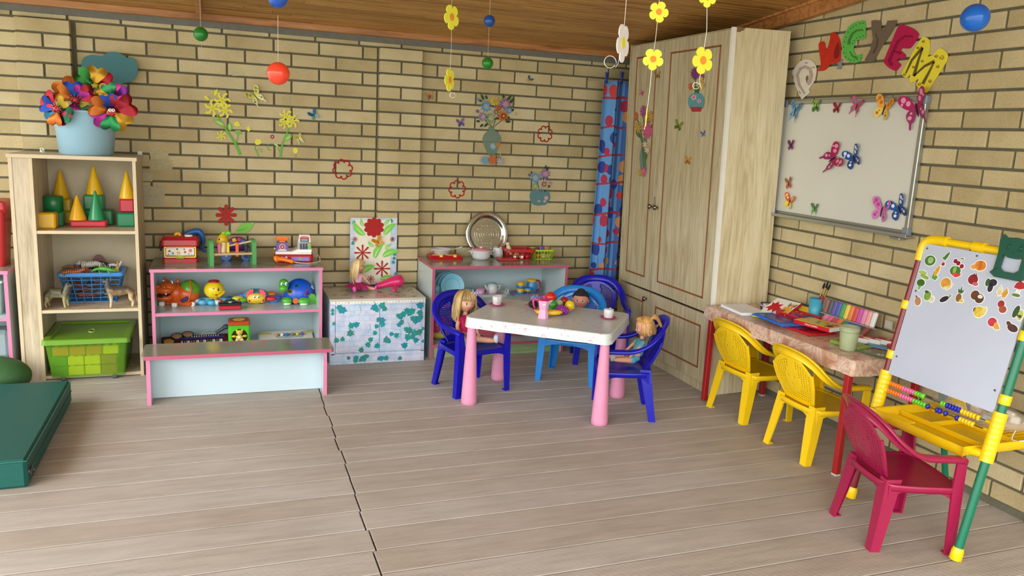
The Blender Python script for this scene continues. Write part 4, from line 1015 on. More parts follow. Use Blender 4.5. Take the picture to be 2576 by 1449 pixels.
b = B(); b.tube([V(x*.5, y, .204) for x, y in rrect(.05, .06, .02, 4)], .003, mat('#b5cf6a', rough=.3), n=6, closed=True); b.prism([(x*.46, y*.93) for x, y in rrect(.05, .06, .02, 4)], (0, 0, .2032), (1, 0, 0), (0, 1, 0), .0008, mat('#3f6420', rough=.5)); part('finger_slot', b, lid)
for s in (-1, 1):
    b = B(); b.cyl((.12*s-.01, -.16, -.010), (.12*s+.01, -.16, -.010), .012, mat('#4a4d52', rough=.5), n=16); part('castor', b, gb)
rng = random.Random(4)
cells = [(0, 2, 'o', 3), (3, 2, 'y', 1), (1, 1, 'y', 2), (1, 0, 'y', 2), (3, 1, 'b', 1), (3, 0, 'b', 1), (0, 1, 'g', 1), (0, 0, 'g', 1)]
CC = {'o': '#e8762a', 'y': '#f6f22a', 'b': '#b06a2a', 'g': '#3f8a2c'}
for cx_, cz_, c, n_ in cells:
    for k in range(n_):
        x0 = GX-.165+(cx_+k)*.078+(.02 if cz_ == 2 else .01); w_ = .074
        b = B(); b.box((0, 0, .024), (w_, .09, .047), pl(CC[c]), b=.003)
        for sx_ in (-.5, .5):
            for sy in (-.5, .5): b.lathe([(.011, 0), (.011, .006), (0, .007)], pl(CC[c]), (sx_*w_*.5, sy*.045, .047), 12)
        solo('building_brick', b, 'large %s building brick inside the green box, %s row%s' % ({'o': 'orange', 'y': 'yellow', 'b': 'brown', 'g': 'green'}[c], ('bottom', 'middle', 'top')[cz_], '' if n_ == 1 else ', '+('left of its colour', 'right of its colour', 'far right of its colour')[k]), 'building brick', (x0+w_/2-.02, -.432, .028+cz_*.0535), 0, 'building bricks inside the green box')

# left-edge shelf things
rb = thing('storage_bin', 'tall red lidded bin on the shelf cut off by the left edge', 'bin', (-.935, -.22, .578))
RBN = pl('#a8161e', rough=.3)
b = B(); b.loft([[V(x, y, z) for x, y in rrect(w_, w_*.9, .02, 4)] for z, w_ in ((0, .17), (.30, .205))], RBN, sm=False); part('body', b, rb)
b = B(); b.loft([[V(x, y, z) for x, y in rrect(w_, w_*.9, .02, 4)] for z, w_ in ((.285, .222), (.30, .23), (.335, .222), (.342, .20))], RBN, sm=False); part('lid', b, rb)
b = B(); b.tube([(-.09, -.10, .35), (0, -.105, .358), (.09, -.10, .35)], .006, RBN); part('handle', b, rb)
b = B(); tapered(b, .16, .14, .18, .16, .17, .004, mat('#c3ccca', rough=.3, alpha=.55)); b.box((0, 0, .176), (.20, .18, .012), pl('#cfd6d4'), b=.004); solo('clear_tub', b, 'clear plastic tub with a white lid on the left-edge shelf', 'tub', (-.95, -.28, .334))
b = B(); b.ell((0, 0, .055), (.05, .04, .055), pl('#a82438')); b.ell((.02, -.03, .02), (.025, .02, .018), pl('#e8e2c8')); b.ell((.045, -.03, .022), (.018, .02, .018), pl('#d8c06a')); solo('red_toy', b, 'red and cream soft toy inside the clear tub', 'toy', (-.94, -.28, .339))
b = B(); b.box((0, 0, .09), (.20, .14, .15), mat('#8b9798', rough=.6, var=.1), b=.02); solo('grey_bag', b, 'grey cloth bag on the lower board of the left-edge shelf', 'bag', (-.95, -.24, .075))
# ================================================================ TOYS ON THE BENCH-SIDE SHELF
def text(s, size, o, U, W, m, parent=None, name='lettering', th=.0006, bold=False, center=True):
    """real lettering in the plane (U, W) at o"""
    cu_ = bpy.data.curves.new('tmp', 'FONT'); cu_.body = s; cu_.size = size; cu_.extrude = th/2; cu_.align_x = 'CENTER' if center else 'LEFT'; cu_.align_y = 'CENTER'; cu_.resolution_u = 3
    if bold: cu_.offset = size*.02
    to = bpy.data.objects.new('tmp', cu_); COL.objects.link(to)
    bpy.context.view_layer.update(); me = bpy.data.meshes.new_from_object(to); bpy.data.objects.remove(to)
    U = Vector(U).normalized(); W = Vector(W).normalized(); N_ = U.cross(W); o = Vector(o)
    for v in me.vertices: c = v.co.copy(); v.co = o+U*c.x+W*c.y+N_*c.z
    me.materials.clear(); me.materials.append(m)
    for p in me.polygons: p.material_index = 0
    ob = bpy.data.objects.new(name, me); COL.objects.link(ob)
    if parent: ob.parent = parent
    return ob
FX, FZ, FN = V(1, 0, 0), V(0, 0, 1), V(0, -1, 0)
def disc(b, x, y, z, r, m, t=.0015, n=16, ry=None): return b.prism(circ(r, n, ry=ry), (x, y, z), FX, FZ, t, m, N=FN)
REDT, YELT, BLUT, GRNT, ORGT, WHTT, PURT, PNKT, BLKT = pl('#b81a26'), pl('#f0c420'), pl('#1f5fc0'), pl('#3fa83a'), pl('#ee7a1c'), pl('#ecebe6'), pl('#6a4fa8'), pl('#d8589a'), pl('#18181a')
SKYT, LGRT = pl('#5fb8e0'), pl('#7fd83a')
ZT = .578
# shape-sorter box
t = thing('shape_sorter_box', 'red toy box with a picture front and yellow flower on its lid', 'toy', (-.010, -.15, ZT))
b = B(); b.loft([[V(x, y, z) for x, y in rrect(w_, d_, .014, 4)] for z, w_, d_ in ((0, .185, .135), (.022, .185, .135), (.026, .172, .124), (.095, .172, .124))], REDT, sm=False)
part('body', b, t)
b = B(); b.prism([(x, z+.062) for x, z in rrect(.168, .066, .008)], (0, -.064, 0), FX, FZ, .004, YELT, N=FN); b.prism([(x, z+.062) for x, z in rrect(.152, .052, .006)], (0, -.068, 0), FX, FZ, .001, REDT, N=FN)
b.prism([(x, z+.062) for x, z in rrect(.146, .047, .005)], (0, -.069, 0), FX, FZ, .0008, pap('#efece0'), N=FN)
part('picture_panel', b, t)
b = B()
for x, z, r, n, c in ((-.055, .068, .009, 3, '#b8325a'), (-.008, .057, .014, 10, '#e8b878'), (.026, .062, .009, 12, '#d85a5a'), (.054, .07, .010, 24, '#e08a8a'), (-.038, .055, .007, 18, '#8aa88a'), (.022, .078, .006, 12, '#d84a5a'), (-.015, .079, .006, 4, '#5a6a5a'), (-.06, .05, .004, 4, '#4a6a5a'), (.045, .052, .004, 8, '#c85a6a'), (.06, .048, .003, 6, '#8aa8c8')):
    b.prism([(r*(1 if (k % 2 == 0 or n in (3, 4, 18, 24, 6, 8)) else .55)*cos(pi/2+2*pi*k/n), r*(1 if (k % 2 == 0 or n in (3, 4, 18, 24, 6, 8)) else .55)*sin(pi/2+2*pi*k/n)) for k in range(n)], (x, -.0700, z), FX, FZ, .0006, pap(c), N=FN)
b.prism([(-.073, .039), (.073, .039), (.073, .045), (0, .043), (-.073, .046)], (0, -.0699, 0), FX, FZ, .0005, pap('#7a9a8a'), N=FN)
part('printed_shapes', b, t)
b = B(); b.box((0, -.072, .033), (.044, .008, .016), YELT, b=.003); b.cyl((-.014, -.079, .033), (.014, -.079, .033), .004, LGRT); b.cyl((-.017, -.079, .033), (-.012, -.079, .033), .0065, LGRT); b.cyl((.012, -.079, .033), (.017, -.079, .033), .0065, LGRT); part('latch', b, t)
b = B(); b.loft([[V(x, y, z) for x, y in rrect(w_, d_, .02, 4)] for z, w_, d_ in ((.093, .195, .142), (.100, .2, .148), (.128, .196, .144), (.140, .176, .122), (.146, .168, .11))], REDT, sm=False); part('lid', b, t)
b = B()
for k in range(6): b.ell((-.012+.011*cos(k*pi/3), -.03+.006*sin(k*pi/3), .155+.009*abs(sin(k))), (.009, .007, .007), YELT, 12, 8)
part('flower_knob', b, t)
b = B(); b.lathe([(.020, 0), (.022, .002), (.022, .008), (.019, .010), (0, .0095)], WHTT, (.045, -.03, .146), 28); part('cap', b, t)
for s in (-1, 1): b = B(); b.tube([(s*.10, 0, .115), (s*.105, 0, .09), (s*.102, 0, .06)], .006, pl('#20243a')); part('hinge', b, t)
# blue toy with a curved neck, behind
t = thing('blue_slide_toy', 'blue plastic toy with an arched neck behind the red box', 'toy', (.03, -.085, ZT))
NB = pl('#2468b0', rough=.3)
b = B(); pts = [at(x, y, 'y', -.085)-Vector(t.location) for x, y in ((455, 600), (468, 589), (485, 583), (500, 582), (508, 592), (511, 608), (509, 620), (513, 630), (520, 632))]
b.tube(spline(pts, 4), [.012+.010*sin(pi*min(1, k/22)) if k < 24 else .013-.0004*(k-24) for k in range(33)], NB, n=14, flat=.8); part('neck', b, t)
b = B(); b.box((-.045, .0, .05), (.07, .05, .10), NB, b=.012); part('body', b, t)
# hammer bench
t = thing('hammer_bench', 'wooden hammer bench with green ends and coloured pegs', 'toy', (.265, -.275, ZT), radians(8))
GRW = mat('#4f9a52', rough=.45, var=.06); WD = wood_mat('toy_beech', '#c9a878', '#ddc096', '#e8d0aa', (3., 30., 30.))
for x in (-.115, .115):
    b = B(); b.prism([(-.045, 0), (.045, 0), (.045, .128), (.035, .142), (-.035, .142), (-.045, .128)], (x-.011, 0, 0), (0, 1, 0), (0, 0, 1), .022, GRW); part('end_board', b, t)
b = B(); b.box((0, 0, .063), (.208, .075, .012), WD, b=.001); part('peg_board', b, t)
for x, c, z0, z1 in ((-.072, '#cf6a9a', .069, .125), (-.024, '#e8cf1a', .069, .128), (.026, '#e8622a', .045, .125), (.074, '#1a1a1c', .035, .112)):
    b = B(); b.box((x, -.012, (z0+z1)/2), (.016, .016, z1-z0), mat(c, rough=.45), b=.002); part('peg', b, t)
t = thing('toy_mallet', 'wooden toy mallet lying across the hammer bench', 'toy', (.255, -.29, ZT+.094), radians(8))
b = B(); b.tube([(-.03, .0, .010), (.13, .01, .038)], [.005, .0065], WD, n=12); part('handle', b, t)
b = B(); b.cyl((-.036, .0, -.024), (-.030, .0, .034), .014, WD, n=18); part('head', b, t)
# purple snail on wheels
t = thing('snail_pull_toy', 'yellow and purple pull-along snail on blue wheels behind the hammer bench', 'toy', (.28, -.115, ZT))
b = B(); b.ell((.02, 0, .085), (.062, .035, .052), pl('#5a2a7a')); part('shell', b, t)
b = B()
for k, (a, c) in enumerate(((115, '#e8b83a'), (80, '#c82a3a'), (50, '#2a6ac0'), (20, '#2f8a4a'), (150, '#7a4aa8'))):
    x, z = .02+.045*cos(radians(a)), .085+.038*sin(radians(a)); b.box((x, -.025, z), (.024, .022, .022), pl(c), r=(0, -radians(a-90), 0), b=.004)
part('shell_segments', b, t)
b = B(); b.ell((-.062, -.01, .115), (.034, .03, .042), pl('#e8bc1c'), fn=lambda q, d: V(q.x*(1-.25*d.z), q.y, q.z)); b.ell((-.07, -.01, .075), (.018, .02, .03), pl('#e8bc1c')); part('head', b, t)
b = B(); b.ell((-.082, -.036, .125), (.004, .003, .005), BLKT, 10, 6); b.tube([(-.092, -.034, .098), (-.084, -.038, .094), (-.074, -.038, .097)], .0014, REDT, n=5); part('face', b, t)
b = B(); b.ell((-.055, -.012, .160), (.014, .011, .010), LGRT); b.ell((-.030, -.012, .158), (.015, .011, .012), LGRT); b.cyl((-.045, -.01, .145), (-.04, -.01, .158), .006, LGRT); part('antennae', b, t)
for x in (-.045, .065):
    b = B(); b.cyl((x, -.045, .028), (x, -.030, .028), .028, BLUT, n=24); b.cyl((x, -.047, .028), (x, .03, .028), .006, YELT); b.cyl((x, .03, .028), (x, .042, .028), .028, BLUT, n=24); part('wheel', b, t)
b = B(); b.box((.01, 0, .035), (.13, .05, .014), pl('#5a2a7a'), b=.004); part('chassis', b, t)
# cash register
t = thing('toy_cash_register', 'red and white toy cash register with purple scale', 'toy', (.615, -.155, ZT), radians(-3))
b = B(); b.loft([[V(x, y, z) for x, y in rrect(w_, d_, .02, 4)] for z, w_, d_ in ((0, .212, .15), (.006, .22, .156), (.040, .222, .158), (.046, .214, .15))], REDT, sm=False); part('base', b, t)
b = B(); b.prism([(-.03, .044), (.10, .044), (.098, .075), (.02, .075), (-.01, .062), (-.104, .062), (-.106, .044)], (0, .07, 0), FX, FZ, .13, WHTT, N=FN)
b.prism([(-.072, .06), (-.07, .075), (.06, .115), (.07, .114), (.075, .06)], (.022, 0, 0), (0, 1, 0), FZ, .078, WHTT, N=(1, 0, 0)); part('body', b, t)
b = B()
SN = V(0, -.952, .306)   # normal of the key slope
SW = V(0, .306, .952)
for r_ in range(4):
    for c_ in range(4):
        b.box(V(.040+c_*.0155, -.0625, .073)+SW*(r_*.0105)+SN*.003, (.012, .004, .0085), pl('#27386e') if c_ < 3 else LGRT, r=(-.31, 0, 0), b=.001)
part('keypad', b, t)
b = B(); b.ell((.029, -.062, .078), (.006, .003, .006), LGRT); part('round_key', b, t)
b = B(); b.prism([(-.036, 0), (.036, 0), (.030, .042), (-.030, .042)], (.062, .03, .112), FX, FZ, .05, WHTT, N=FN)
b.prism([(-.026, .004), (.026, .004), (.026, .030), (.018, .036), (-.018, .036), (-.026, .030)], (.062, -.0205, .112), FX, FZ, .0012, pl('#b8323a'), N=FN); b.box((.062, -.0222, .119), (.050, .0012, .010), pl('#2a5aa0')); part('display_housing', b, t)
b = B(); b.box((.062, -.0235, .126), (.036, .0016, .013), mat('#8f9a88', rough=.3)); part('screen', b, t)
text('CASH REGISTER', .006, V(.062, -.0225, .1415), FX, FZ, pl('#f2e8e0'), t)
b = B(); b.prism([(-.036, 0), (.036, 0), (.030, .05), (-.030, .05)], (-.066, .03, .062), FX, FZ, .075, PURT, N=FN); part('scale_body', b, t)
b = B(); disc(b, -.066, -.046, .088, .018, pl('#e8c8a0')); disc(b, -.066, -.0477, .088, .014, pl('#a83a4a')); disc(b, -.066, -.0494, .088, .004, WHTT); part('scale_dial', b, t)
b = B(); b.box((-.066, -.046, .068), (.05, .003, .007), WHTT, b=.002); part('ticket_slot', b, t)
b = B(); b.box((-.066, 0, .118), (.036, .05, .016), ORGT, b=.003); b.box((-.066, 0, .130), (.076, .065, .012), ORGT, b=.004); b.box((-.066, -.03, .14), (.07, .006, .012), ORGT, b=.003); part('scale_tray', b, t)
b = B(); b.box((.035, -.0795, .020), (.105, .003, .024), pl('#8a7ac8'), b=.002); part('drawer_front', b, t)
b = B(); disc(b, .035, -.0812, .020, .0075, LGRT); disc(b, .035, -.083, .020, .003, pl('#2a5a3a')); part('drawer_button', b, t)
text('Cash', .021, V(-.058, -.0802, .028), V(1, 0, .12), FZ, pl('#f4f0ee'), t, bold=True)
b = B(); b.cyl((-.115, 0, .05), (-.108, 0, .05), .014, ORGT); b.box((-.108, 0, .07), (.012, .012, .012), WHTT, b=.003); part('side_knob', b, t)
t = thing('toy_handset', 'orange toy telephone handset in front of the cash register', 'toy', (.555, -.275, ZT), radians(-12))
b = B(); b.tube(spline([(-.058, 0, .020), (-.045, 0, .026), (-.02, 0, .026), (.02, 0, .018), (.048, 0, .012)], 4), [.013, .017, .021, .022, .021, .018, .015, .013, .012, .0115, .011, .0105, .0105, .011, .0115, .012, .010], ORGT, n=16); part('body', b, t)
b = B(); b.tube(spline([(.05, 0, .012), (.09, .0, .006), (.15, .02, .004), (.19, .07, .006), (.185, .13, .02), (.172, .15, .035)], 5), .0022, WHTT, n=6); part('cord', b, t)

# middle board
ZM = .334
HO = pl('#d05a1e', rough=.3)
t = thing('hippo_toy', 'orange toy hippo with an open mouth and green back', 'toy', (-.036, -.205, ZM), radians(-22))
def hb(q, d): return q
b = B(); b.ell((.045, .03, .062), (.072, .062, .056), HO); b.box((.02, .02, .014), (.16, .11, .028), HO, b=.012); b.ell((-.005, .015, .065), (.05, .055, .06), HO); part('body', b, t)
b = B(); b.ell((-.035, -.03, .108), (.048, .048, .034), HO); b.ell((-.048, -.055, .095), (.050, .040, .026), HO, fn=lambda q, d: q*(1+.08*abs(d.x))); b.ell((-.070, -.078, .116), (.012, .010, .009), HO, 12, 8); b.ell((-.030, -.085, .116), (.012, .010, .009), HO, 12, 8); part('head', b, t)
b = B(); b.ell((-.045, -.05, .052), (.046, .042, .024), HO); b.ell((-.046, -.058, .063), (.036, .035, .018), pl('#3a1208')); part('lower_jaw', b, t)
b = B()
for x in (-.075, -.02): b.ell((x, -.088, .079), (.005, .004, .006), WHTT, 10, 6)
part('teeth', b, t)
for x, y in ((-.062, -.008), (-.008, -.02)):
    b = B(); b.ell((x, y-.02, .137), (.009, .006, .010), WHTT, 12, 8); b.ell((x, y-.026, .138), (.004, .002, .005), BLKT, 10, 6); part('eye', b, t)
for x, y in ((-.065, .005), (.012, -.008)): b = B(); b.lathe([(.010, 0), (.009, .012), (0, .022)], HO, (x, y, .135), 10, (.2 if x > 0 else -.2, 0, 1)); part('ear', b, t)
b = B(); b.ell((.062, .035, .080), (.056, .056, .064), pl('#5a9a2a'), 28, 16); b.tube([V(.055+.022*cos(a*pi/8), -.006+.004*sin(a*pi/8), .112+.018*sin(a*pi/8)) for a in range(16)], .003, pl('#4f8a26'), n=6, closed=True); part('green_back', b, t)
b = B(); b.tube([(.078, -.024, .03), (.095, -.018, .10), (.07, .02, .146)], .005, HO); b.box((.06, -.035, .04), (.045, .01, .02), pl('#27306a'), r=(0, -.6, 0), b=.004); part('saddle_band', b, t)
for x, y in ((-.065, -.045), (.012, -.055), (.095, -.01)): b = B(); b.box((x, y, .012), (.028, .024, .024), WHTT, b=.004); part('toenails', b, t)
# octopus
t = thing('octopus_toy', 'yellow smiling octopus toy with blue legs and a red cap', 'toy', (.165, -.20, ZM), radians(5))
YO = pl('#f0d01e')
b = B(); b.ell((0, 0, .082), (.056, .052, .052), YO, 32, 18); b.lathe([(.034, 0), (.030, .02), (.034, .036)], pl('#e8c83a'), n=24); b.tube([(.052, -.025, .075), (.046, -.036, .068), (.02, -.05, .052)], .007, YO); part('head', b, t)
b = B(); b.lathe([(.030, 0), (.032, .006), (.022, .011), (0, .010)], REDT, (0, 0, .128), 24); b.ell((0, 0, .138), (.014, .014, .005), pl('#d8404a')); part('cap', b, t)
b = B()
for x in (-.006, .018): b.ell((x, -.0475, .092), (.0052, .003, .0105), BLKT, 12, 8); b.ell((x-.001, -.0502, .096), (.002, .001, .003), WHTT, 8, 6)
b.tube([V(-.024+.06*k/8, -.047-.004*sin(pi*k/8)+.004*(abs(k-4)/4)**2, .074-.014*sin(pi*k/8)) for k in range(9)], .0016, pl('#c88a10'), n=6); b.ell((.006, -.051, .062), (.006, .003, .004), REDT, 10, 6); part('face', b, t)
for k, (a, c, r) in enumerate(((205, '#5fb4dc', .075), (175, '#7fbfe6', .095), (250, '#4fb0d8', .055), (285, '#d8e8f0', .050), (345, '#5fb4dc', .075), (10, '#5fb4dc', .085))):
    x, y = r*cos(radians(a)), r*sin(radians(a))
    b = B(); b.tube([(x*.35, y*.35, .022), (x*.7, y*.7, .018), (x, y, .016)], [.016, .017, .018], pl(c), n=12); b.ell((x, y, .018), (.024, .020, .017), pl('#cfe2ee') if k in (1, 3) else pl(c), 16, 10); b.ell((x, y, .034), (.014, .012, .004), pl('#274a9a') if k != 3 else pl('#a83a3a'), 14, 8); part('leg', b, t)
# flower bug
t = thing('flower_bug_toy', 'soft flower bug toy with a yellow face and colourful petals', 'toy', (.395, -.20, ZM))
b = B(); b.ell((0, -.03, .032), (.052, .03, .032), pl('#f2c83a'), 24, 14); b.ell((-.03, -.035, .022), (.02, .016, .018), pl('#f2c83a')); b.ell((.03, -.035, .022), (.02, .016, .018), pl('#f2c83a')); part('head', b, t)
b = B()
for x in (-.012, .010): b.ell((x, -.056, .045), (.009, .005, .011), WHTT, 14, 8); b.ell((x+.002, -.0605, .044), (.0035, .002, .0045), BLKT, 10, 6)
b.tube([V(-.012+.003*k, -.062, .022-.004*sin(pi*k/8)) for k in range(9)], .001, pl('#c8801a'), n=5)
for x in (-.037, .037): b.ell((x, -.048, .022), (.0075, .004, .008), REDT, 12, 8)
part('face', b, t)
for s in (-1, 1):
    b = B(); b.surf(lambda u, v: V(s*(.02+.036*v*cos(-.5+u*2.2)), -.032-.006*v+.003*sin(u*30), .052+.036*v*sin(-.5+u*2.2)), 24, 4, pl('#e8647a'), .002); part('frill', b, t)
for k, (x, y, z, c) in enumerate(((-.10, -.01, .030, '#d8d43a'), (-.085, -.02, .022, '#6fc83a'), (-.095, -.01, .012, '#4a9ad8'), (.085, -.02, .026, '#c8323a'), (.11, 0, .026, '#3a6ac8'), (.10, .0, .012, '#3a8ac8'), (.085, .03, .045, '#e8823a'), (-.07, .03, .040, '#6a5ac8'))):
    b = B(); b.ell((x, y, z), (.034, .024, .015), pl(c), 18, 10); part('petal', b, t)
b = B(); b.ell((0, .02, .04), (.075, .05, .04), pl('#4a9aa8')); b.box((-.035, -.005, .074), (.04, .03, .012), pl('#6a9a4a'), r=(0, -.35, 0), b=.004); b.box((.028, -.005, .074), (.04, .03, .012), pl('#2a8a7a'), r=(0, .35, 0), b=.004); part('shell', b, t)
# turtle shape sorter
t = thing('turtle_toy', 'blue domed turtle shape sorter with a green head', 'toy', (.618, -.235, ZM), radians(6))
TB, TG = pl('#1450c8'), pl('#4fa82e')
b = B(); b.ell((.025, .02, .045), (.090, .075, .098), TB, 32, 20, fn=lambda q, d: V(q.x, q.y, max(q.z, -.04))); part('shell', b, t)
def onell(a, e):  # point and tangent frame on the shell
    d = V(cos(e)*sin(a), -cos(e)*cos(a), sin(e)); p = V(.025+.090*d.x, .02+.075*d.y, .045+.098*d.z); n_ = V(d.x/.090, d.y/.075, d.z/.098).normalized(); u = V(0, 0, 1).cross(n_).normalized()*1; return p, n_, u, n_.cross(u)
for (a, e, n, r, rim_, inn, st) in ((-.38, .72, 5, .021, '#3f8a3a', '#0c2f80', 1), (.42, .20, 3, .026, '#c8323a', '#0c2f80', 0), (-.80, .30, 4, .02, '#e07a4a', '#2a5a2a', 0), (1.15, .5, 16, .019, '#0c3aa0', '#dfe6ea', 0)):
    p, n_, u, w_ = onell(a, e); b = B()
    def shp(r_): return [(r_*(1 if (not st or k % 2 == 0) else .5)*cos(pi/2+2*pi*k/(n*(2 if st else 1))), r_*(1 if (not st or k % 2 == 0) else .5)*sin(pi/2+2*pi*k/(n*(2 if st else 1)))) for k in range(n*(2 if st else 1))]
    b.prism(shp(r), p-n_*.004, u, w_, .006, pl(rim_), N=n_); b.prism(shp(r*.82), p+n_*.002, u, w_, .0006, pl(inn), N=n_); part('shape_hole', b, t)
b = B(); p, n_, u, w_ = onell(-.30, -.33); b.prism(circ(.017, 20), V(-.012, -.062, .026), FX, FZ, .004, pl('#e0622a'), N=FN); part('round_button', b, t)
b = B(); b.ell((-.072, -.02, .118), (.030, .028, .034), TG); b.ell((-.078, -.04, .098), (.027, .026, .024), TG); b.tube([(-.05, .01, .09), (-.03, .02, .06)], .02, TG); part('head', b, t)
b = B()
for x in (-.086, -.062): b.ell((x, -.046, .126), (.008, .004, .011), WHTT, 12, 8); b.ell((x+.002, -.0495, .125), (.004, .002, .006), pl('#2050a8'), 10, 6)
b.tube([(-.088, -.063, .088), (-.076, -.066, .084), (-.064, -.062, .09)], .0016, REDT, n=5); part('face', b, t)
for (x, y, rx) in ((-.055, -.035, .032), (.035, -.065, .034)):
    b = B(); b.ell((x, y, .022), (rx, .028, .024), TG, fn=lambda q, d: V(q.x, q.y, max(q.z, -.022))); b.ell((x-.004, y-.020, .008), (rx*.7, .012, .008), pl('#cfe8c8')); part('foot', b, t)
b = B(); b.prism([(-.02, 0), (.055, 0), (.035, .055), (-.005, .065)], (.07, -.045, 0), FX, FZ, .05, pl('#5fae3a'), N=(0, 1, 0)); part('ramp', b, t)
# controller
t = thing('toy_controller', 'red and black toy steering controller at the front of the middle board', 'toy', (.248, -.365, ZM), radians(2))
b = B(); b.box((0, 0, .014), (.122, .05, .026), pl('#a81e2c'), b=.006); part('base', b, t)
b = B(); b.box((0, .008, .034), (.124, .055, .018), BLKT, b=.006); b.tube([(-.03, .0, .044), (-.02, .0, .054), (.02, .0, .054), (.03, .0, .044)], .005, BLKT); b.box((0, -.012, .045), (.018, .012, .008), pl('#a8a8a8'), b=.002); part('console', b, t)
for s in (-1, 1): b = B(); b.cyl((s*.05, .005, .04), (s*.05, .005, .06), .005, pl('#b8283a')); part('lever', b, t)

# lower board
ZL = .09
t = thing('toy_keyboard', 'red and black toy keyboard with drum pads on the lowest board', 'toy', (.06, -.20, ZL), radians(5))
KB = pl('#5a161c', rough=.3); t.rotation_euler = (.38, 0, radians(5))
b = B(); b.box((0, 0, .015), (.37, .13, .03), KB, b=.008); b.box((.03, .03, .031), (.26, .012, .006), pl('#2a2f8a'), b=.001); part('body', b, t)
b = B()
for k in range(18): b.box((-.075+k*.0125, -.028, .033), (.0116, .055, .006), pl('#ece8dc'), b=.001)
part('white_keys', b, t)
b = B()
for k in (0, 1, 3, 4, 5, 7, 8, 10, 11, 12, 14, 15): b.box((-.069+k*.0125, -.012, .039), (.007, .028, .007), BLKT, b=.001)
part('black_keys', b, t)
for x, y, c in ((-.145, .0, '#d8a03a'), (-.10, .05, '#b88a6a'), (-.04, .062, '#b88a6a')):
    b = B(); b.lathe([(.032, 0), (.033, .008), (.028, .010)], BLKT, (x, y, .028), 24, cap=False); b.lathe([(.028, 0), (.0, .004)], pl(c), (x, y, .035), 24); part('drum_pad', b, t)
b = B()
for k in range(12): b.box((-.02+k*.013, .036, .037), (.005, .008, .004), pl('#e8e0c0'))
part('buttons', b, t)
t = thing('toy_microphone', 'grey toy microphone with a cable leaning behind the keyboard', 'toy', (.17, -.13, ZL+.05))
b = B(); b.tube([(.0, .0, .0), (.045, .0, .03)], [.008, .012], pl('#4a4c50')); b.ell((.055, 0, .036), (.018, .016, .016), mat('#55575c', rough=.5, bump=.8, scale=200)); part('body', b, t)
b = B(); b.tube(spline([(0, 0, 0), (-.05, -.01, .0), (-.09, .0, -.01), (-.05, .02, .012), (-.01, .01, .015)]), .0025, pl('#b8bcc0'), n=6); part('cable', b, t)
t = thing('activity_cube', 'green activity cube with a yellow bear window and orange lid', 'toy', (.298, -.215, ZL))
b = B(); b.box((0, .0, .062), (.122, .12, .124), pl('#5ad02a'), b=.010); part('body', b, t)
b = B(); b.box((0, 0, .135), (.124, .122, .026), pl('#d0562a'), b=.010); b.tube([V(.032*cos(a*pi/10), .018*sin(a*pi/10), .149) for a in range(20)], .0035, YELT, n=6, closed=True); b.ell((0, -.016, .150), (.006, .005, .004), REDT, 10, 6); part('lid', b, t)
b = B(); disc(b, 0, -.0602, .062, .044, pl('#3a2a12'), t=.0012, n=32); part('window', b, t)
b = B(); YB_ = pl('#e0c83a'); b.ell((0, -.066, .086), (.018, .008, .015), YB_); b.ell((0, -.066, .055), (.020, .008, .018), YB_)
for s in (-1, 1): b.ell((s*.015, -.065, .098), (.007, .005, .007), YB_, 12, 8); b.ell((s*.03, -.066, .064), (.014, .006, .007), YB_, 12, 8); b.ell((s*.014, -.069, .04), (.010, .008, .010), pl('#efe0b0'), 12, 8)
b.ell((0, -.073, .082), (.007, .004, .006), pl('#f2ead0'), 12, 8); b.ell((0, -.0765, .085), (.003, .002, .002), BLKT, 8, 6); b.ell((0, -.072, .058), (.010, .004, .008), pl('#f2ead0'), 12, 8); part('bear', b, t)
t = thing('bead_tray_toy', 'pale toy tray with a row of coloured beads on the lowest board', 'toy', (.565, -.185, ZL))
t.rotation_euler = (.35, 0, radians(3))
b = B(); b.loft([[V(x, y, z) for x, y in rrect(w_, d_, .03, 4)] for z, w_, d_ in ((0, .31, .11), (.025, .32, .12), (.035, .31, .11))], pl('#d8d6c8'), sm=False)
for x in (-.12, .13): b.ell((x, .03, .036), (.04, .014, .006), pl('#b8b06a'))
b.prism(rrect(.16, .05, .01), (.02, 0, .0352), FX, (0, 1, 0), .001, mat('#b8c8c8', rough=.4, var=.3, scale=40)); part('tray', b, t)
for k, c in enumerate(('#d8823a', '#e8e8ea', '#2a6ad0', '#8a7a6a', '#e0c03a', '#6a4ab0')): b = B(); b.ell((-.055+k*.03, .0, .045), (.010, .010, .010), pl(c), 14, 8); part('bead', b, t)
# ================================================================ KITCHEN SHELF AND THE CUPBOARD TOP
ZK = .577
MIR = mat('#c9c9c6', rough=.08, metal=1., var=.06, scale=12)
# platter leaning on the wall
t = thing('silver_platter', 'round silver serving platter leaning on the brick wall', 'platter', (1.865, -.075, ZK)); t.rotation_euler = (radians(-9), 0, radians(2))
def scal(r, k=0.): return [V(r*(1+k*(.5-.5*abs(cos(2.5*a+.3))**.6))*sin(a), 0, .150+r*(1+k*(.5-.5*abs(cos(2.5*a+.3))**.6))*cos(a)) for a in [2*pi*i/80 for i in range(80)]]
b = B(); R_ = .149
rings = [scal(R_*.985), scal(R_), scal(R_*.97), scal(R_*.86), scal(R_*.80, -.06), scal(R_*.77, -.08), scal(R_*.72, -.1)]
offs = [.0, -.004, -.007, -.004, -.002, .004, .006]
rings = [[p+V(0, o_, 0) for p in r] for r, o_ in zip(rings, offs)]
b.loft(rings, MIR, cap=False); b.add(rings[-1]+[V(0, .006, .150)], [((i+1) % 80, i, 80) for i in range(80)], MIR)
bk_ = [[p+V(0, .002, 0) for p in r] for r in rings]; b.loft(bk_[::-1], MIR, cap=False); b.add(bk_[-1], [tuple(range(80))], MIR); part('plate', b, t)
b = B()
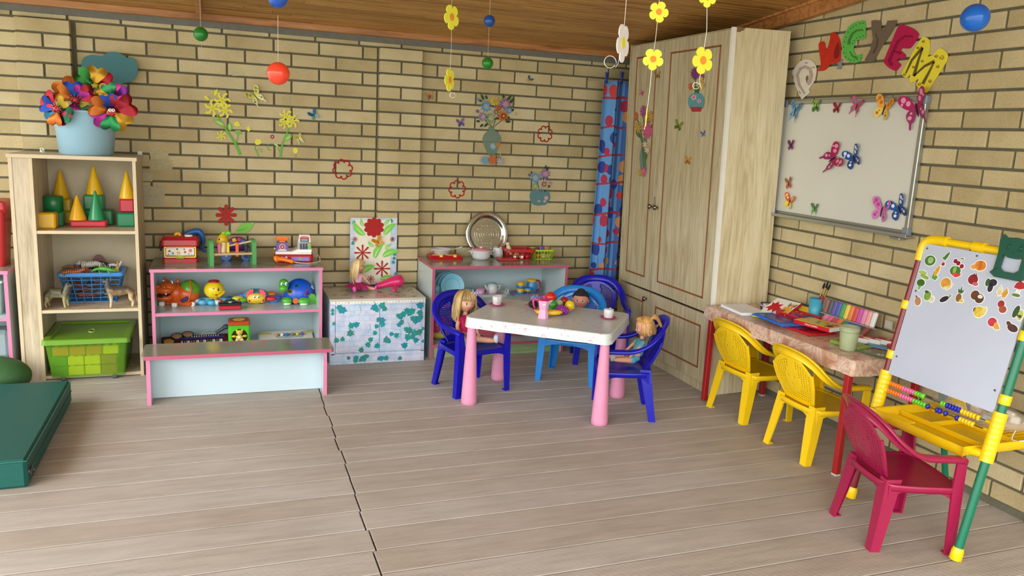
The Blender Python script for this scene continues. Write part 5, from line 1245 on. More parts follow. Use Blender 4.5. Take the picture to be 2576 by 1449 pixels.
for r in (.02, .035, .05, .07, .085): b.tube([V(r*cos(a*pi/20), .0055, .15+r*sin(a*pi/20)) for a in range(40)], .0006, MIR, n=4, closed=True)
for k in range(10):
    a = k*pi/5; b.tube([V(.06*cos(a)+.012*cos(q*pi/4), .0055, .15+.06*sin(a)+.012*sin(q*pi/4)) for q in range(8)], .0006, MIR, n=4, closed=True)
part('engraving', b, t)
WHC = pl('#d6d4d4', rough=.2); PKC = pl('#d894a8', rough=.25)
# toy stove tray and pan
t = thing('toy_hob', 'red toy hob with yellow knobs under the white pan', 'toy', (1.565, -.105, ZK), radians(-4))
b = B(); b.loft([[V(x, y, z) for x, y in rrect(w_, d_, .014, 3)] for z, w_, d_ in ((0, .215, .135), (.012, .222, .142), (.024, .19, .115))], REDT, sm=False); b.prism(rrect(.15, .08, .01), (0, 0, .0242), FX, (0, 1, 0), .001, pl('#c87a7a')); part('body', b, t)
for x in (-.035, .055): b = B(); b.box((x, -.062, .022), (.022, .012, .020), YELT, b=.004); b.box((x-.03, -.04, .026), (.05, .004, .003), YELT); part('knob', b, t)
t = thing('toy_frying_pan', 'white toy frying pan standing on the red hob', 'toy', (1.545, -.10, ZK+.0262))
b = B(); b.lathe([(.0, .002), (.045, 0), (.05, .002), (.062, .030), (.065, .031), (.065, .034), (.060, .033), (.048, .006), (0, .006)], WHC, n=40); b.box((-.066, 0, .026), (.012, .02, .006), WHC, b=.002); part('body', b, t)
b = B(); b.tube([(.06, .005, .026), (.09, .01, .030), (.13, .015, .040)], [.006, .0045, .006], WHC, n=10, flat=.6); b.ell((.135, .016, .042), (.009, .007, .004), WHC); part('handle', b, t)
# pot
t = thing('toy_pot', 'white toy pot with a pink lid in front of the silver platter', 'toy', (1.795, -.155, ZK))
b = B(); b.lathe([(.042, 0), (.052, .004), (.060, .020), (.062, .048), (.066, .055), (.066, .058), (.06, .057)], WHC, n=40); part('body', b, t)
for s in (-1, 1): b = B(); b.box((s*.074, 0, .052), (.028, .022, .006), WHC, b=.0025); b.box((s*.067, 0, .042), (.006, .016, .02), WHC, b=.002); part('handle', b, t)
b = B(); b.lathe([(.064, .057), (.062, .063), (.035, .070), (.0, .071)], PKC, n=40); b.ell((0, 0, .077), (.012, .010, .008), pl('#f0b0c4'), 16, 10); part('lid', b, t)
b = B(); b.lathe([(.026, 0), (.034, .006), (.036, .028), (.034, .05), (.029, .060), (.030, .066), (.027, .066), (.026, .056), (0, .03)], WHC, n=32); solo('white_jar', b, 'small white toy jar between pot and red basket', 'jar', (1.935, -.085, ZK))
t = thing('toy_tray', 'flat red toy tray in front of the red basket', 'tray', (1.955, -.205, ZK), radians(-6))
b = B(); b.box((0, 0, .008), (.12, .09, .014), REDT, b=.004); b.box((0, 0, .0155), (.1, .07, .001), pl('#a8141e')); part('body', b, t)
# baskets
RBK = crate('toy_basket', 'red slotted basket with wooden skittle and toy food', 'basket', (2.055, -.14, ZK), radians(-3), .14, .11, .175, .15, .068, pl('#b8141e'), 2, 6, 4, rim=.016, lip=.016)
GBK = crate('toy_basket', 'lime green slotted basket of toy food at the right end of the shelf', 'basket', (2.222, -.145, ZK), radians(-2), .115, .10, .135, .13, .066, pl('#a8cc1e'), 2, 6, 5, rim=.010, lip=.006)
CRM = mat('#e0d3a8', rough=.45, var=.04)
b = B(); b.lathe([(.014, 0), (.019, .02), (.016, .05), (.009, .068)], CRM, n=18); b.ell((0, 0, .075), (.0125,)*3, CRM); solo('skittle', b, 'pale wooden skittle standing up in the red basket', 'skittle', (2.01, -.115, ZK+.02), 0).rotation_euler = (0, -.25, 0)
for k, (x, y, r, c, L_) in enumerate(((2.02, -.185, .013, '#efe4c0', 'pale toy egg at the front of the red basket'), (2.065, -.19, .014, '#f0ead8', 'white toy egg at the middle front of the red basket'), (2.105, -.19, .015, '#c8202a', 'red toy tomato at the front right of the red basket'), (2.045, -.15, .018, '#d8b88a', 'tan toy bread roll inside the red basket'), (2.10, -.13, .022, '#b8242e', 'red toy apple inside the red basket'), (2.115, -.165, .014, '#5a4a9a', 'violet toy plum inside the red basket'))):
    b = B(); b.ell((0, 0, r), (r*1.1, r, r), pl(c), 16, 10); solo('toy_food', b, L_, 'toy food', (x, y, ZK+.005), 0, 'toy food in the red basket')
for k, (x, y, z, r, c, L_) in enumerate(((2.185, -.175, .0, .017, '#b8583a', 'brown toy food at the front left of the lime basket'), (2.225, -.18, .0, .017, '#d8b890', 'cream toy food at the front of the lime basket'), (2.26, -.175, .0, .016, '#c8a878', 'tan toy food at the front right of the lime basket'), (2.19, -.14, .034, .018, '#8a3a2e', 'dark red toy food heaped at the left of the lime basket'), (2.225, -.135, .038, .019, '#6a64b0', 'violet toy food heaped in the middle of the lime basket'), (2.265, -.14, .036, .022, '#b07a50', 'brown toy food heaped at the right of the lime basket'))):
    b = B(); b.ell((0, 0, r), (r*1.2, r, r), mat(c, rough=.5, var=.15), 16, 10, fn=lambda q, d: q*(1+.08*sin(7*d.x+3*d.y))); solo('toy_food', b, L_, 'toy food', (x, y, ZK+.005+z), 0, 'toy food in the lime basket')
# middle board crockery
ZQ = .336; LBC = pl('#7fc4dc', rough=.3)
def cup(label, x, y, z, r, h, c, hc=None, ha=0., group=None, taper=.85):
    t = thing('toy_cup', label, 'cup', (x, y, z), ha, group)
    b = B(); m = pl(c, rough=.25); b.lathe([(r*taper*.9, 0), (r*taper, .003), (r, h), (r*.94, h), (r*taper*.9, .004), (0, .004)], m, n=28); part('body', b, t)
    if hc: b = B(); b.tube([(r*.9, 0, h*.8), (r*1.5, 0, h*.78), (r*1.65, 0, h*.5), (r*1.4, 0, h*.25), (r*.85, 0, h*.25)], .0026, pl(hc), n=8); part('handle', b, t)
    return t
cup('pink toy cup at the bottom of the stack beside the plates', 1.475, -.255, ZQ, .026, .045, '#d8a8c4')
cup('pale blue toy cup on top of the stack beside the plates', 1.475, -.255, ZQ+.045, .026, .045, '#7cc0d8')
t = thing('plate_rack', 'green toy plate rack holding pale blue plates', 'plate rack', (1.58, -.235, ZQ))
b = B(); b.box((0, 0, .006), (.13, .14, .012), pl('#2f8a4a'), b=.003)
for k in range(4):
    y = -.05+k*.034; b.tube([(-.06, y, .012), (-.05, y, .06), (.05, y, .06), (.06, y, .012)], .003, pl('#2f8a4a'), n=6)
part('frame', b, t)
for k in range(3):
    b = B(); b.lathe([(.0, .004), (.055, .003), (.075, .010), (.078, .010), (.078, .007), (.055, 0), (0, 0)], LBC, n=40); b.tube([V(.048*cos(a*pi/16), .048*sin(a*pi/16), .0045) for a in range(32)], .0012, LBC, n=4, closed=True)
    o = solo('toy_plate', b, 'pale blue toy plate standing in the green rack, %s' % ('front one', 'middle one', 'back one')[k], 'plate', (1.575+.0-k*.010, -.268+.034*k, ZQ+.088), 0, 'blue plates in the green rack'); o.rotation_euler = (radians(78), 0, 0)
cup('pale blue toy cup behind the blue chair, next to the plates', 1.715, -.17, ZQ, .026, .05, '#8fcfe2')
cup('pink toy cup behind the blue chair, left of the teapot', 1.795, -.18, ZQ, .028, .05, '#cfa0c0', '#cfa0c0')
t = thing('tea_tray', 'white toy tray with handles under the white teapot', 'tray', (1.885, -.15, ZQ), radians(-3))
b = B(); b.loft([[V(x, y, z) for x, y in rrect(w_, d_, .02, 4)] for z, w_, d_ in ((0, .175, .13), (.003, .18, .135), (.016, .205, .155), (.018, .21, .16))], WHC, cap=False); b.loft([[V(x, y, z) for x, y in rrect(w_, d_, .02, 4)] for z, w_, d_ in ((.018, .20, .15), (.005, .17, .125))], WHC, cap=False); b.prism(rrect(.172, .126, .02), (0, 0, .002), FX, (0, 1, 0), .002, WHC); part('tray', b, t)
for s in (-1, 1): b = B(); b.tube([(s*.10, -.03, .018), (s*.105, -.02, .035), (s*.105, .02, .035), (s*.10, .03, .018)], .006, WHC, n=8, flat=.7); part('handle', b, t)
b = B(); b.lathe([(0, .002), (.034, 0), (.05, .007), (.05, .009), (.034, .003), (0, .004)], pl('#e0a8c0'), n=32); solo('saucer', b, 'pink toy saucer under the white teapot', 'saucer', (1.885, -.15, ZQ+.0045))
t = thing('toy_teapot', 'white toy teapot with a blue-grey lid on the pink saucer', 'teapot', (1.885, -.15, ZQ+.0088))
b = B(); b.lathe([(.026, 0), (.034, .004), (.037, .025), (.034, .05), (.026, .064)], WHC, n=36); part('body', b, t)
b = B(); b.lathe([(.030, .064), (.030, .068), (.018, .074), (.004, .077), (.004, .080), (0, .081)], pl('#8fb4be'), n=32); part('lid', b, t)
b = B(); b.tube([(-.03, 0, .022), (-.044, 0, .038), (-.052, 0, .058)], [.012, .008, .006], WHC, n=12); part('spout', b, t)
b = B(); b.tube([(.03, 0, .052), (.055, 0, .054), (.050, 0, .036), (.034, 0, .02)], [.006, .007, .006, .005], WHC, n=10); part('handle', b, t)
t = thing('serving_tray', 'purple toy tray with the yellow and blue tea set', 'tray', (2.132, -.15, ZQ), radians(-2))
PTR = pl('#a884a4'); b = B(); b.loft([[V(x, y, z) for x, y in rrect(w_, d_, .03, 4)] for z, w_, d_ in ((0, .185, .12), (.003, .19, .125), (.010, .215, .145), (.011, .21, .14), (.004, .18, .115))], PTR, cap=False); b.prism(rrect(.184, .119, .03), (0, 0, .001), FX, (0, 1, 0), .002, PTR); part('tray', b, t)
TY, TBL = '#e2b72a', '#3f8fd0'
def saucer(label, x, y, z, r, c, g=None, nm='saucer'):
    b = B(); b.lathe([(0, .002), (r*.6, 0), (r, .007), (r, .009), (r*.6, .0035), (0, .004)], pl(c), n=32); return solo(nm, b, label, 'saucer', (x, y, z), 0, g)
saucer('blue saucer under the lower yellow cup on the purple tray', 2.075, -.175, ZQ+.0035, .036, TBL)
def tcup(label, x, y, z, ha=0.): 
    t = thing('toy_cup', label, 'cup', (x, y, z), ha); b = B(); b.lathe([(.018, 0), (.020, .006), (.021, .0125), (.0215, .014), (.023, .038), (.021, .038), (.02, .012), (0, .01)], pl(TY), n=28); part('body', b, t)
    b = B(); b.lathe([(.0185, 0), (.0235, .004), (.0225, .0125), (.0215, .0135)], pl(TBL), n=28); part('blue_base', b, t)
    b = B(); b.tube([(.021, 0, .034), (.034, 0, .032), (.036, 0, .022), (.031, 0, .014), (.021, 0, .014)], .0025, pl(TY), n=8); part('handle', b, t)
tcup('lower yellow toy cup of the stack on the purple tray', 2.075, -.175, ZQ+.0078, .1)
saucer('blue saucer between the two stacked yellow cups', 2.075, -.175, ZQ+.0463, .031, TBL)
tcup('upper yellow toy cup of the stack on the purple tray', 2.075, -.175, ZQ+.0508, .1)
t = thing('toy_sundae_bowl', 'small blue and yellow footed bowl on the purple tray', 'bowl', (2.125, -.185, ZQ+.0035))
b = B(); b.lathe([(.013, 0), (.013, .002), (.005, .004), (.005, .018), (.0, .018)], pl(TBL), n=20); part('foot', b, t)
b = B(); b.lathe([(.005, .018), (.02, .022), (.027, .032), (.027, .034)], pl(TY), n=28); b.lathe([(.026, .034), (.026, .044), (.024, .046), (.0, .044)], pl(TBL), n=28); part('bowl', b, t)
t = thing('toy_jug', 'blue toy jug with a yellow rim and red handle', 'jug', (2.168, -.14, ZQ+.0035))
b = B(); b.lathe([(.028, 0), (.032, .004), (.036, .03), (.036, .055), (.028, .080)], pl(TBL), n=36); b.lathe([(.030, 0), (.033, .0035)], pl(TY), n=36); part('body', b, t)
b = B(); b.lathe([(.0285, .078), (.029, .088), (.031, .094), (.028, .094), (.026, .084)], pl(TY), n=36, cap=False); b.tube([(-.02, 0, .086), (-.036, 0, .092)], [.012, .005], pl(TY), n=10); part('rim', b, t)
b = B(); b.tube([(.028, 0, .086), (.050, 0, .084), (.062, 0, .068), (.062, 0, .035), (.052, 0, .020), (.040, 0, .018)], .0058, pl('#a82030'), n=10); part('handle', b, t)
# lower board
ZR_ = .084
t = thing('toy_vanity_case', 'pink and yellow toy case behind the blue chair', 'toy', (1.50, -.26, ZR_))
b = B(); b.ell((0, 0, .09), (.075, .06, .072), pl('#c8506e'), 28, 16); part('lid', b, t)
b = B(); b.ell((0, 0, .035), (.07, .058, .035), pl('#d8cc5a'), 28, 12, fn=lambda q, d: V(q.x, q.y, min(q.z, .015))); part('base', b, t)
b = B(); b.tube([V(.01+.02*cos(pi*k/8), -.058, .052+.016*sin(pi*k/8)) for k in range(9)], .004, pl('#d8cc5a'), n=6); b.ell((.01, -.060, .058), (.011, .005, .011), REDT); part('clasp', b, t)
b = B(); b.loft([[V(x, y, z) for x, y in rrect(w_, d_, .05, 5)] for z, w_, d_ in ((0, .34, .18), (.02, .38, .22), (.05, .42, .26), (.062, .43, .27))], pl('#c8606c'), sm=True); solo('pink_basin', b, 'shallow pink plastic basin on the lowest board behind the doll table', 'basin', (1.90, -.20, ZR_))
b = B(); b.box((0, 0, .06), (.16, .12, .12), pl('#c87a8a'), b=.01); solo('pink_box', b, 'pink box on the lowest board beside the basin', 'box', (1.70-.08, -.12, ZR_)) if False else None
# cupboard top
ZI = .393
t = thing('toy_hairdryer', 'pink toy hairdryer lying on the paper covered cupboard', 'toy', (1.205, -.20, ZI), 0)
HP = pl('#d22c68', rough=.15)
b = B(); b.tube([V(-.098, 0, .026), V(-.08, 0, .028), V(-.04, 0, .040), V(0, 0, .052), V(.035, 0, .056), V(.055, 0, .056), V(.068, 0, .056), V(.074, 0, .056)], [.022, .0225, .026, .036, .045, .042, .028, .008], HP, n=28, flat=.92); part('barrel', b, t)
b = B(); b.tube([(.03, -.015, .04), (.015, -.05, .028), (-.005, -.095, .018)], [.018, .017, .015], HP, n=16, flat=.75); b.ell((-.008, -.098, .017), (.014, .012, .011), HP); part('handle', b, t)
b = B()
for p in ((.032, -.040, .078), (-.075, -.022, .026), (.045, -.040, .03)): b.ell(p, (.003, .002, .003), BLKT, 8, 6)
part('screws', b, t)
# ================================================================ DOLLS
SKIN_ = mat('#e0a484', rough=.42, var=.03, spec=.4)
def hair_mat(c1, c2, c3):
    m, t, b, N = nodes('doll_hair', .35); co = N('TexCoord'); g = N('NewGeometry')
    r = ramp(N, t, g.outputs['Random Per Island'], [(0, c1), (.5, c2), (1, c3)]); t.links.new(r.outputs[0], b.inputs['Base Color']); return m
def doll(name, label, loc, rz, s, legs, arms, hair, top, bottom, shoes, skin_=None, head_yaw=0., head_tilt=0., hlen=.09, extras=None, recline=0., eyes='#3a2a22', gcat='doll'):
    """sitting doll, faces local -y, hips rest on z 0; legs and arms give knee/foot and elbow/hand points"""
    sk = skin_ or SKIN_
    t = thing(name, label, gcat, loc, rz, None, s)
    def tp(x, y, z): return V(x, y*cos(recline)+z*sin(recline), z*cos(recline)-y*sin(recline)) if recline else V(x, y, z)
    nd = [(tp(0, 0, .032), .034), (tp(0, 0, .075), .029), (tp(0, 0, .115), .032), (tp(0, .002, .138), .018), (tp(0, .0, .158), .012), (tp(0, 0, .175), .012)]
    ed = [(0, 1), (1, 2), (2, 3), (3, 4), (4, 5)]
    for sgn, (kn, ft) in zip((-1, 1), legs):
        i = len(nd); k = V(*kn); f = V(*ft)
        nd += [((sgn*.022, -.012, .026), .024), (k.lerp(V(sgn*.022, -.012, .026), .5), .020), (k, .0165), (k.lerp(f, .5), .0155), (f, .011), (f+(f-k).normalized()*.004+V(0, 0, .012), .011)]
        ed += [(0, i)]+[(i+q, i+q+1) for q in range(5)]
    hands = []
    for sgn, (el_, ha) in zip((-1, 1), arms):
        i = len(nd); sh = tp(sgn*.034, 0, .132); e_ = V(*el_); h = V(*ha)
        nd += [(sh, .014), (e_, .0105), (h, .0065)]; ed += [(2, i), (i, i+1), (i+1, i+2)]
        d = (h-e_).normalized(); side = d.cross(V(0, 0, 1)).normalized()
        if side.length < .5: side = V(1, 0, 0)
        j = len(nd); nd.append((h+d*.008, .0062)); ed.append((i+2, j))
        hands.append((h+d*.008, d, side, sgn))
    body = skin('body', nd, ed, sk, t, sub=2)
    for (h, d, side, sgn) in hands:
        b = B(); up = side.cross(d)
        for q in range(4):
            o = h+side*((q-1.5)*.0033); L = (.010, .012, .0115, .009)[q]
            b.tube([o, o+d*L*.5-up*.0005, o+d*L-up*.003], [.0019, .0018, .0013], sk, n=6)
        b.tube([h-d*.004+side*(-sgn*.005), h+side*(-sgn*.0095)+d*.003, h+side*(-sgn*.010)+d*.008], [.0022, .002, .0014], sk, n=6)
        part('fingers', b, t)
    # head
    hd = part('head', B().ell((0, 0, 0), (.049, .047, .053), sk, 32, 22, fn=lambda q, d: V(q.x*(1-.16*max(0, -d.z)**1.2), q.y*(1-.05*max(0, -d.z))-.005*max(0, -d.y)*max(0, 1-abs(d.z+.25)*2.2)-.0085*max(0, -d.y)**2*math.exp(-((q.x/.0052)**2+((q.z+.010)/.0065)**2))-.004*math.exp(-((q.x/.012)**2+((q.z+.042)/.01)**2))*max(0, -d.y)+.0025*math.exp(-(((abs(q.x)-.019)/.009)**2+((q.z-.003)/.008)**2))*max(0, -d.y), q.z)), t)
    hp = tp(0, -.004, .213); hd.location = hp; hd.rotation_euler = (head_tilt, 0, head_yaw)
    b = B()
    for sg in (-1, 1):
        yb = -.0432
        b.ell((sg*.0185, yb, .001), (.0088, .0035, .0068), pl('#f2efe9'), 14, 8); b.ell((sg*.0180, yb-.0029, .001), (.0048, .0013, .0053), pl(eyes), 12, 8); b.ell((sg*.0165, yb-.004, .0028), (.0012, .0005, .0012), pl('#ffffff'), 6, 4)
        b.tube([(sg*.0275, yb+.001, .0045), (sg*.0185, yb-.0042, .0088), (sg*.0095, yb-.001, .005)], .0010, pl('#33241c'), n=5)
        b.tube([(sg*.027, yb+.001, .0155), (sg*.018, yb-.0035, .0185), (sg*.009, yb-.0025, .0160)], .0007, pl('#8a6040'), n=5)
    part('eyes', b, hd)
    b = B(); ml = pl('#c8505a'); b.tube([(-.008, -.0447, -.0255), (-.003, -.0472, -.0240), (0, -.0472, -.0248), (.003, -.0472, -.0240), (.008, -.0447, -.0255)], [.0006, .0013, .0010, .0013, .0006], ml, n=6); b.tube([(-.006, -.0455, -.0268), (0, -.0475, -.0285), (.006, -.0455, -.0268)], [.0006, .0015, .0006], ml, n=6); part('mouth', b, hd)
    for sg in (-1, 1): b = B(); b.ell((sg*.0485, .004, -.004), (.005, .009, .012), sk, 12, 8, R=(0, 0, sg*.4)); part('ear', b, hd)
    if hair:
        hm, style = hair; b = B(); rng = random.Random(7)
        b.ell((0, .003, .006), (.0515, .0500, .0535), hm, 32, 18, fn=lambda q, d: (q if (d.z > .30+.42*max(0, -d.y) or d.y > .12) and d.z > -.55 else q*.88))
        n = 64 if style != 'short' else 0
        for k in range(n):
            a = radians(-38)+radians(256)*k/(n-1)    # from the right temple round the back to the left
            dx, dy = cos(a), sin(a)
            L = hlen*(.85+.3*rng.random())
            pts = [V(dx*.006, .004+dy*.006, .0585), V(dx*.034, .003+dy*.033, .050), V(dx*.0525, .003+dy*.050, .022), V(dx*.0565, .003+dy*.055, -.006), V(dx*(.058+rng.random()*.006), .003+dy*(.056+rng.random()*.007), -.006-L*.45), V(dx*(.050+rng.random()*.012), .003+dy*(.050+rng.random()*.012), -.006-L)]
            b.tube(spline(pts, 3), [.0028+.0022*sin(pi*min(1, q/15*1.1)) for q in range(16)], hm, n=5)
        for k in range(15 if style in ('fringe', 'bob') else 0):
            a = -1+2*k/14; x = a*.036; L = .0 if style == 'bob' and abs(a) < .3 else .0
            pts = [V(x*.2, -.006, .0575), V(x*.75, -.036, .044), V(x, -.0475+abs(a)*.008, .026), V(x*1.05+.002*rng.random(), -.0495+abs(a)*.012, .0135+.004*rng.random())]
            b.tube(spline(pts, 3), [.0035, .0045, .005, .005, .005, .0048, .0045, .004, .003, .002], hm, n=5)
        if style == 'ponytail':
            for k in range(16):
                a = k*.39; r = .012; b.tube(spline([V(.03, .02, .045), V(.035+r*cos(a), .045+r*.5, .06+r*sin(a)), V(.03+1.3*r*cos(a), .07, .045+1.3*r*sin(a)), V(.03+1.4*r*cos(a), .085, .01+1.2*r*sin(a))], 3), .003, hm, n=5)
            for k in range(18):
                a = -1+2*k/17; b.tube(spline([V(a*.012, -.02, .056), V(a*.04, -.028, .042), V(a*.05, -.01, .03), V(a*.045, .03, .045)], 3), .004, hm, n=5)
        part('hair', b, hd)
    # top
    if top:
        tm, sleeve = top
        nd2 = [(tp(0, 0, .036), .0400), (tp(0, 0, .08), .0340), (tp(0, 0, .115), .0365), (tp(0, .002, .136), .022), (tp(0, .001, .147), .016)]; e2 = [(0, 1), (1, 2), (2, 3), (3, 4)]
        for sgn, (el_, ha) in zip((-1, 1), arms):
            i = len(nd2); sh = tp(sgn*.034, 0, .132); e_ = V(*el_); nd2 += [(sh, .018), (sh.lerp(e_, sleeve), .0165)]; e2 += [(2, i), (i, i+1)]
        skin('top', nd2, e2, tm, t, sub=2)
    if bottom:
        kind, bm_ = bottom
        if kind == 'skirt':
            def sk_(u, v):
                a = 2*pi*u; fr = max(0, -sin(a)); R = .034+(.058+.012*sin(a*9))*v
                return V(R*cos(a)*1.15, R*sin(a)*(1+.55*fr*v), .062-.030*v-.012*v*v+.006*v*sin(a*9)+(.004 if fr else 0))
            b = B(); b.surf(sk_, 72, 8, bm_, .0015); part('skirt', b, t)
        else:
            nd3 = [(tp(0, 0, .055), .035), ((0, 0, .032), .038)]; e3 = [(0, 1)]
            for sgn, (kn, ft) in zip((-1, 1), legs):
                i = len(nd3); k = V(*kn); hp_ = V(sgn*.022, -.012, .027); nd3 += [(hp_, .0275), (hp_.lerp(k, .62), .0245)]; e3 += [(1, i), (i, i+1)]
            skin('shorts', nd3, e3, bm_, t, sub=2)
    if shoes:
        for sgn, (kn, ft) in zip((-1, 1), legs):
            k = V(*kn); f = V(*ft); d = (f-k).normalized(); b = B(); up = (V(sgn*.25, 0, 1)-d*d.dot(V(sgn*.25, 0, 1))).normalized(); sd = d.cross(up)
            R = Matrix((sd, up, d)).transposed()
            b.ell(f+up*.012+d*.004, (.0125, .0225, .0125), shoes[0], 18, 12, R=R)
            b.ell(f+up*.012+d*.0125, (.0135, .0245, .0055), shoes[1], 18, 10, R=R); part('shoe', b, t)
    if extras: extras(t, hd)
    return t
BLOND = hair_mat('#c9a56a', '#dcc088', '#efdcae'); BROWNB = hair_mat('#8f7448', '#b3935c', '#cdb27c'); GOLD = hair_mat('#a8763a', '#c8944e', '#dcb070')
# blonde doll on the cupboard
doll('doll_on_cupboard', 'blonde doll in a pink top and magenta skirt sitting on the papered cupboard', (1.0, -.165, .394), .15, .70,
     [((-.055, -.085, .024), (-.075, -.135, .020)), ((.06, -.075, .024), (.115, -.118, .020))], [((-.052, .0, .095), (-.050, -.03, .060)), ((.055, -.01, .10), (.085, -.03, .062))],
     (BLOND, 'fringe'), (pap('#eab0cc', rough=.6), .15), ('skirt', pap('#b22a68', rough=.55, var=.15, scale=50)), (pl('#d83a98'), pl('#f04ab8')), head_yaw=.75, head_tilt=.15, hlen=.10)
def bow(c, x, y, z, s):
    def f(t, hd):
        b = B()
        for sg in (-1, 1):
            for k in range(3): b.surf(lambda u, v: V(x+sg*s*(.3+1.1*u)*cos(k*.8-.8), y-.004+.006*sin(3*u+v*3), z+s*(.9*(v-.5)*(.4+u))+s*(.3+1.1*u)*sin(k*.8-.8)), 5, 4, c, .0008)
        b.ell((x, y-.006, z), (s*.35, .005, s*.35), c, 12, 8); part('hair_bow', b, hd)
    return f
doll('doll_on_blue_chair', 'light haired doll in a crimson top with a lilac bow on the left blue chair', (1.452, -.985, .248), face(.20, -.98), 1.08,
     [((-.042, -.070, .028), (-.058, -.118, .026)), ((.060, -.065, .028), (.110, -.105, .026))], [((-.052, .0, .088), (-.050, -.03, .050)), ((.054, -.005, .088), (.050, -.035, .055))],
     (BROWNB, 'bob'), (pap('#c02254', rough=.65, var=.08), .55), ('shorts', pap('#8a7a96', rough=.6, var=.3, scale=80)), (pl('#d8d8e0'), pl('#c9cede')), head_yaw=.0, head_tilt=.1, hlen=.085, recline=.10, extras=bow(pap('#dcc4e6', rough=.5), .028, -.03, .052, .014), eyes='#3f5a66')
doll('doll_on_right_chair', 'doll with a golden ponytail in pale blue clothes on the right blue chair', (2.205, -1.520, .248), face(-.93, .15), .92,
     [((-.03, -.085, .030), (-.035, -.150, .030)), ((.035, -.080, .030), (.042, -.140, .034))], [((-.052, -.005, .090), (-.054, -.035, .060)), ((.050, -.01, .088), (.046, -.045, .050))],
     (GOLD, 'ponytail'), (pap('#6aaebc', rough=.65, var=.1), .7), ('shorts', pap('#5aa8bc', rough=.65, var=.1)), (pl('#c8c4bc'), pl('#b8b4ac')), head_yaw=.0, head_tilt=.15, hlen=.03, recline=.22, extras=bow(pap('#f0a8c0', rough=.5), .045, -.005, .018, .012))
def cap_(t, hd):
    b = B(); KM = mat('#1c2024', rough=.9, var=.2, bump=.4, scale=150)
    b.ell((0, .004, .010), (.054, .052, .056), KM, 32, 18, fn=lambda q, d: (q*(1+.02*sin(12*d.x)) if d.z > .30+.1*max(0, -d.y) or (d.y > .1 and d.z > -.5) else q*.85)); b.ell((.0, .0, .063), (.024, .022, .010), KM, 16, 8); part('knitted_cap', b, hd)
doll('baby_doll', 'baby doll in a black cap sitting on the light blue chair', (2.190, -.865, .248), face(-.50, -.86), .93,
     [((-.05, -.07, .028), (-.06, -.12, .026)), ((.05, -.07, .028), (.06, -.12, .026))], [((-.05, 0, .09), (-.05, -.03, .05)), ((.05, 0, .09), (.05, -.03, .05))],
     None, (pap('#3a4a5a', rough=.7), .6), ('shorts', pap('#3a4a5a', rough=.7)), (pl('#3a4a5a'), pl('#3a4a5a')), skin_=mat('#cf8a72', rough=.45, var=.04), head_yaw=.0, extras=cap_)

# ================================================================ ON THE DOLL TABLE
ZD = .4655
PKS = pl('#c8326e', rough=.3)
def dcup(label, x, y, ha):
    t = thing('toy_cup', label, 'cup', (x, y, ZD+.0055), ha)
    b = B(); b.lathe([(.020, 0), (.0235, .004), (.0265, .03), (.0270, .048), (.0255, .048), (.0235, .006), (0, .005)], WHC, n=36); part('body', b, t)
    b = B(); b.tube([(.024, 0, .040), (.038, 0, .038), (.040, 0, .026), (.036, 0, .014), (.024, 0, .013)], .0032, WHC, n=8, flat=1.2); part('handle', b, t); return t
p = at(1250, 768, 'z', ZD); p2 = at(1530, 801, 'z', ZD)
def psauc(label, x, y, r):
    b = B(); b.lathe([(0, .0025), (r*.6, .0), (r*.95, .006), (r, .0075), (r*.96, .0085), (r*.6, .004), (0, .0045)], PKS, n=40); solo('saucer', b, label, 'saucer', (x, y, ZD), 0, 'pink saucers on the doll table')
psauc('pink saucer under the cup at the left end of the doll table', p.x, p.y, .044); dcup('white toy cup with its handle forward at the left end of the doll table', p.x, p.y, -pi/2-.3)
psauc('pink saucer under the cup at the right end of the doll table', p2.x, p2.y, .044)
b = B(); b.lathe([(.022, 0), (.0245, .004), (.0265, .03), (.0268, .036), (.0248, .038), (.0262, .041), (.0262, .044), (.018, .047), (0, .047)], WHC, n=36); b.ell((.008, .0, .049), (.005, .004, .003), WHC, 12, 8); solo('toy_sugar_bowl', b, 'white lidded toy pot at the right end of the doll table', 'pot', (p2.x, p2.y, ZD+.0055))
# fruit plate
c = at(1385, 771, 'z', ZD+.0235); FXX, FYY = c.x, c.y
t = thing('fruit_plate', 'white wavy plate with pink edge heaped with toy fruit', 'plate', (FXX, FYY, ZD))
b = B(); n_ = 60
def fr(r, z, k): return [V((r+k*.003*sin(a*12))*cos(a)*1.0, (r+k*.003*sin(a*12))*sin(a)*.92, z+k*.0022*sin(a*12)) for a in [2*pi*i/n_ for i in range(n_)]]
b.loft([fr(.06, 0, 0), fr(.085, .004, 0), fr(.132, .022, 1), fr(.135, .023, 1), fr(.131, .024, 1), fr(.084, .0075, 0)], WHC, cap=False); b.add(fr(.084, .0075, 0), [tuple(range(n_))], WHC); b.add(fr(.06, 0, 0), [tuple(range(n_))[::-1]], WHC)
b.tube(fr(.136, .0235, 1), .0016, pl('#c8506a'), n=6, closed=True); part('plate', b, t)
def fruit(name, label, px, py, y_off, zc, r, c, fn=None, g=None, extra=None):
    q = at(px, py, 'z', ZD+zc); q = V(q.x, q.y, ZD+zc)
    b = B(); b.ell((0, 0, 0), r, pl(c, rough=.3), 24, 16, fn=fn)
    if extra: extra(b)
    return solo(name, b, label, 'toy fruit', q)
fruit('toy_tomato', 'large red toy tomato on top of the fruit plate', 1386, 748, 0, .058, (.031, .031, .030), '#d02a22', extra=lambda b: [b.tube([(0, -.026, .016), (.008*cos(a), -.027+.002*abs(sin(a)), .018+.009*sin(a))], .001, pl('#7a1410'), n=4) for a in (0, 1.57, 3.14, 4.71)])
fruit('toy_apple', 'green toy apple behind the pink coffee pot', 1391, 766, 0, .040, (.026, .026, .026), '#3a9a32')
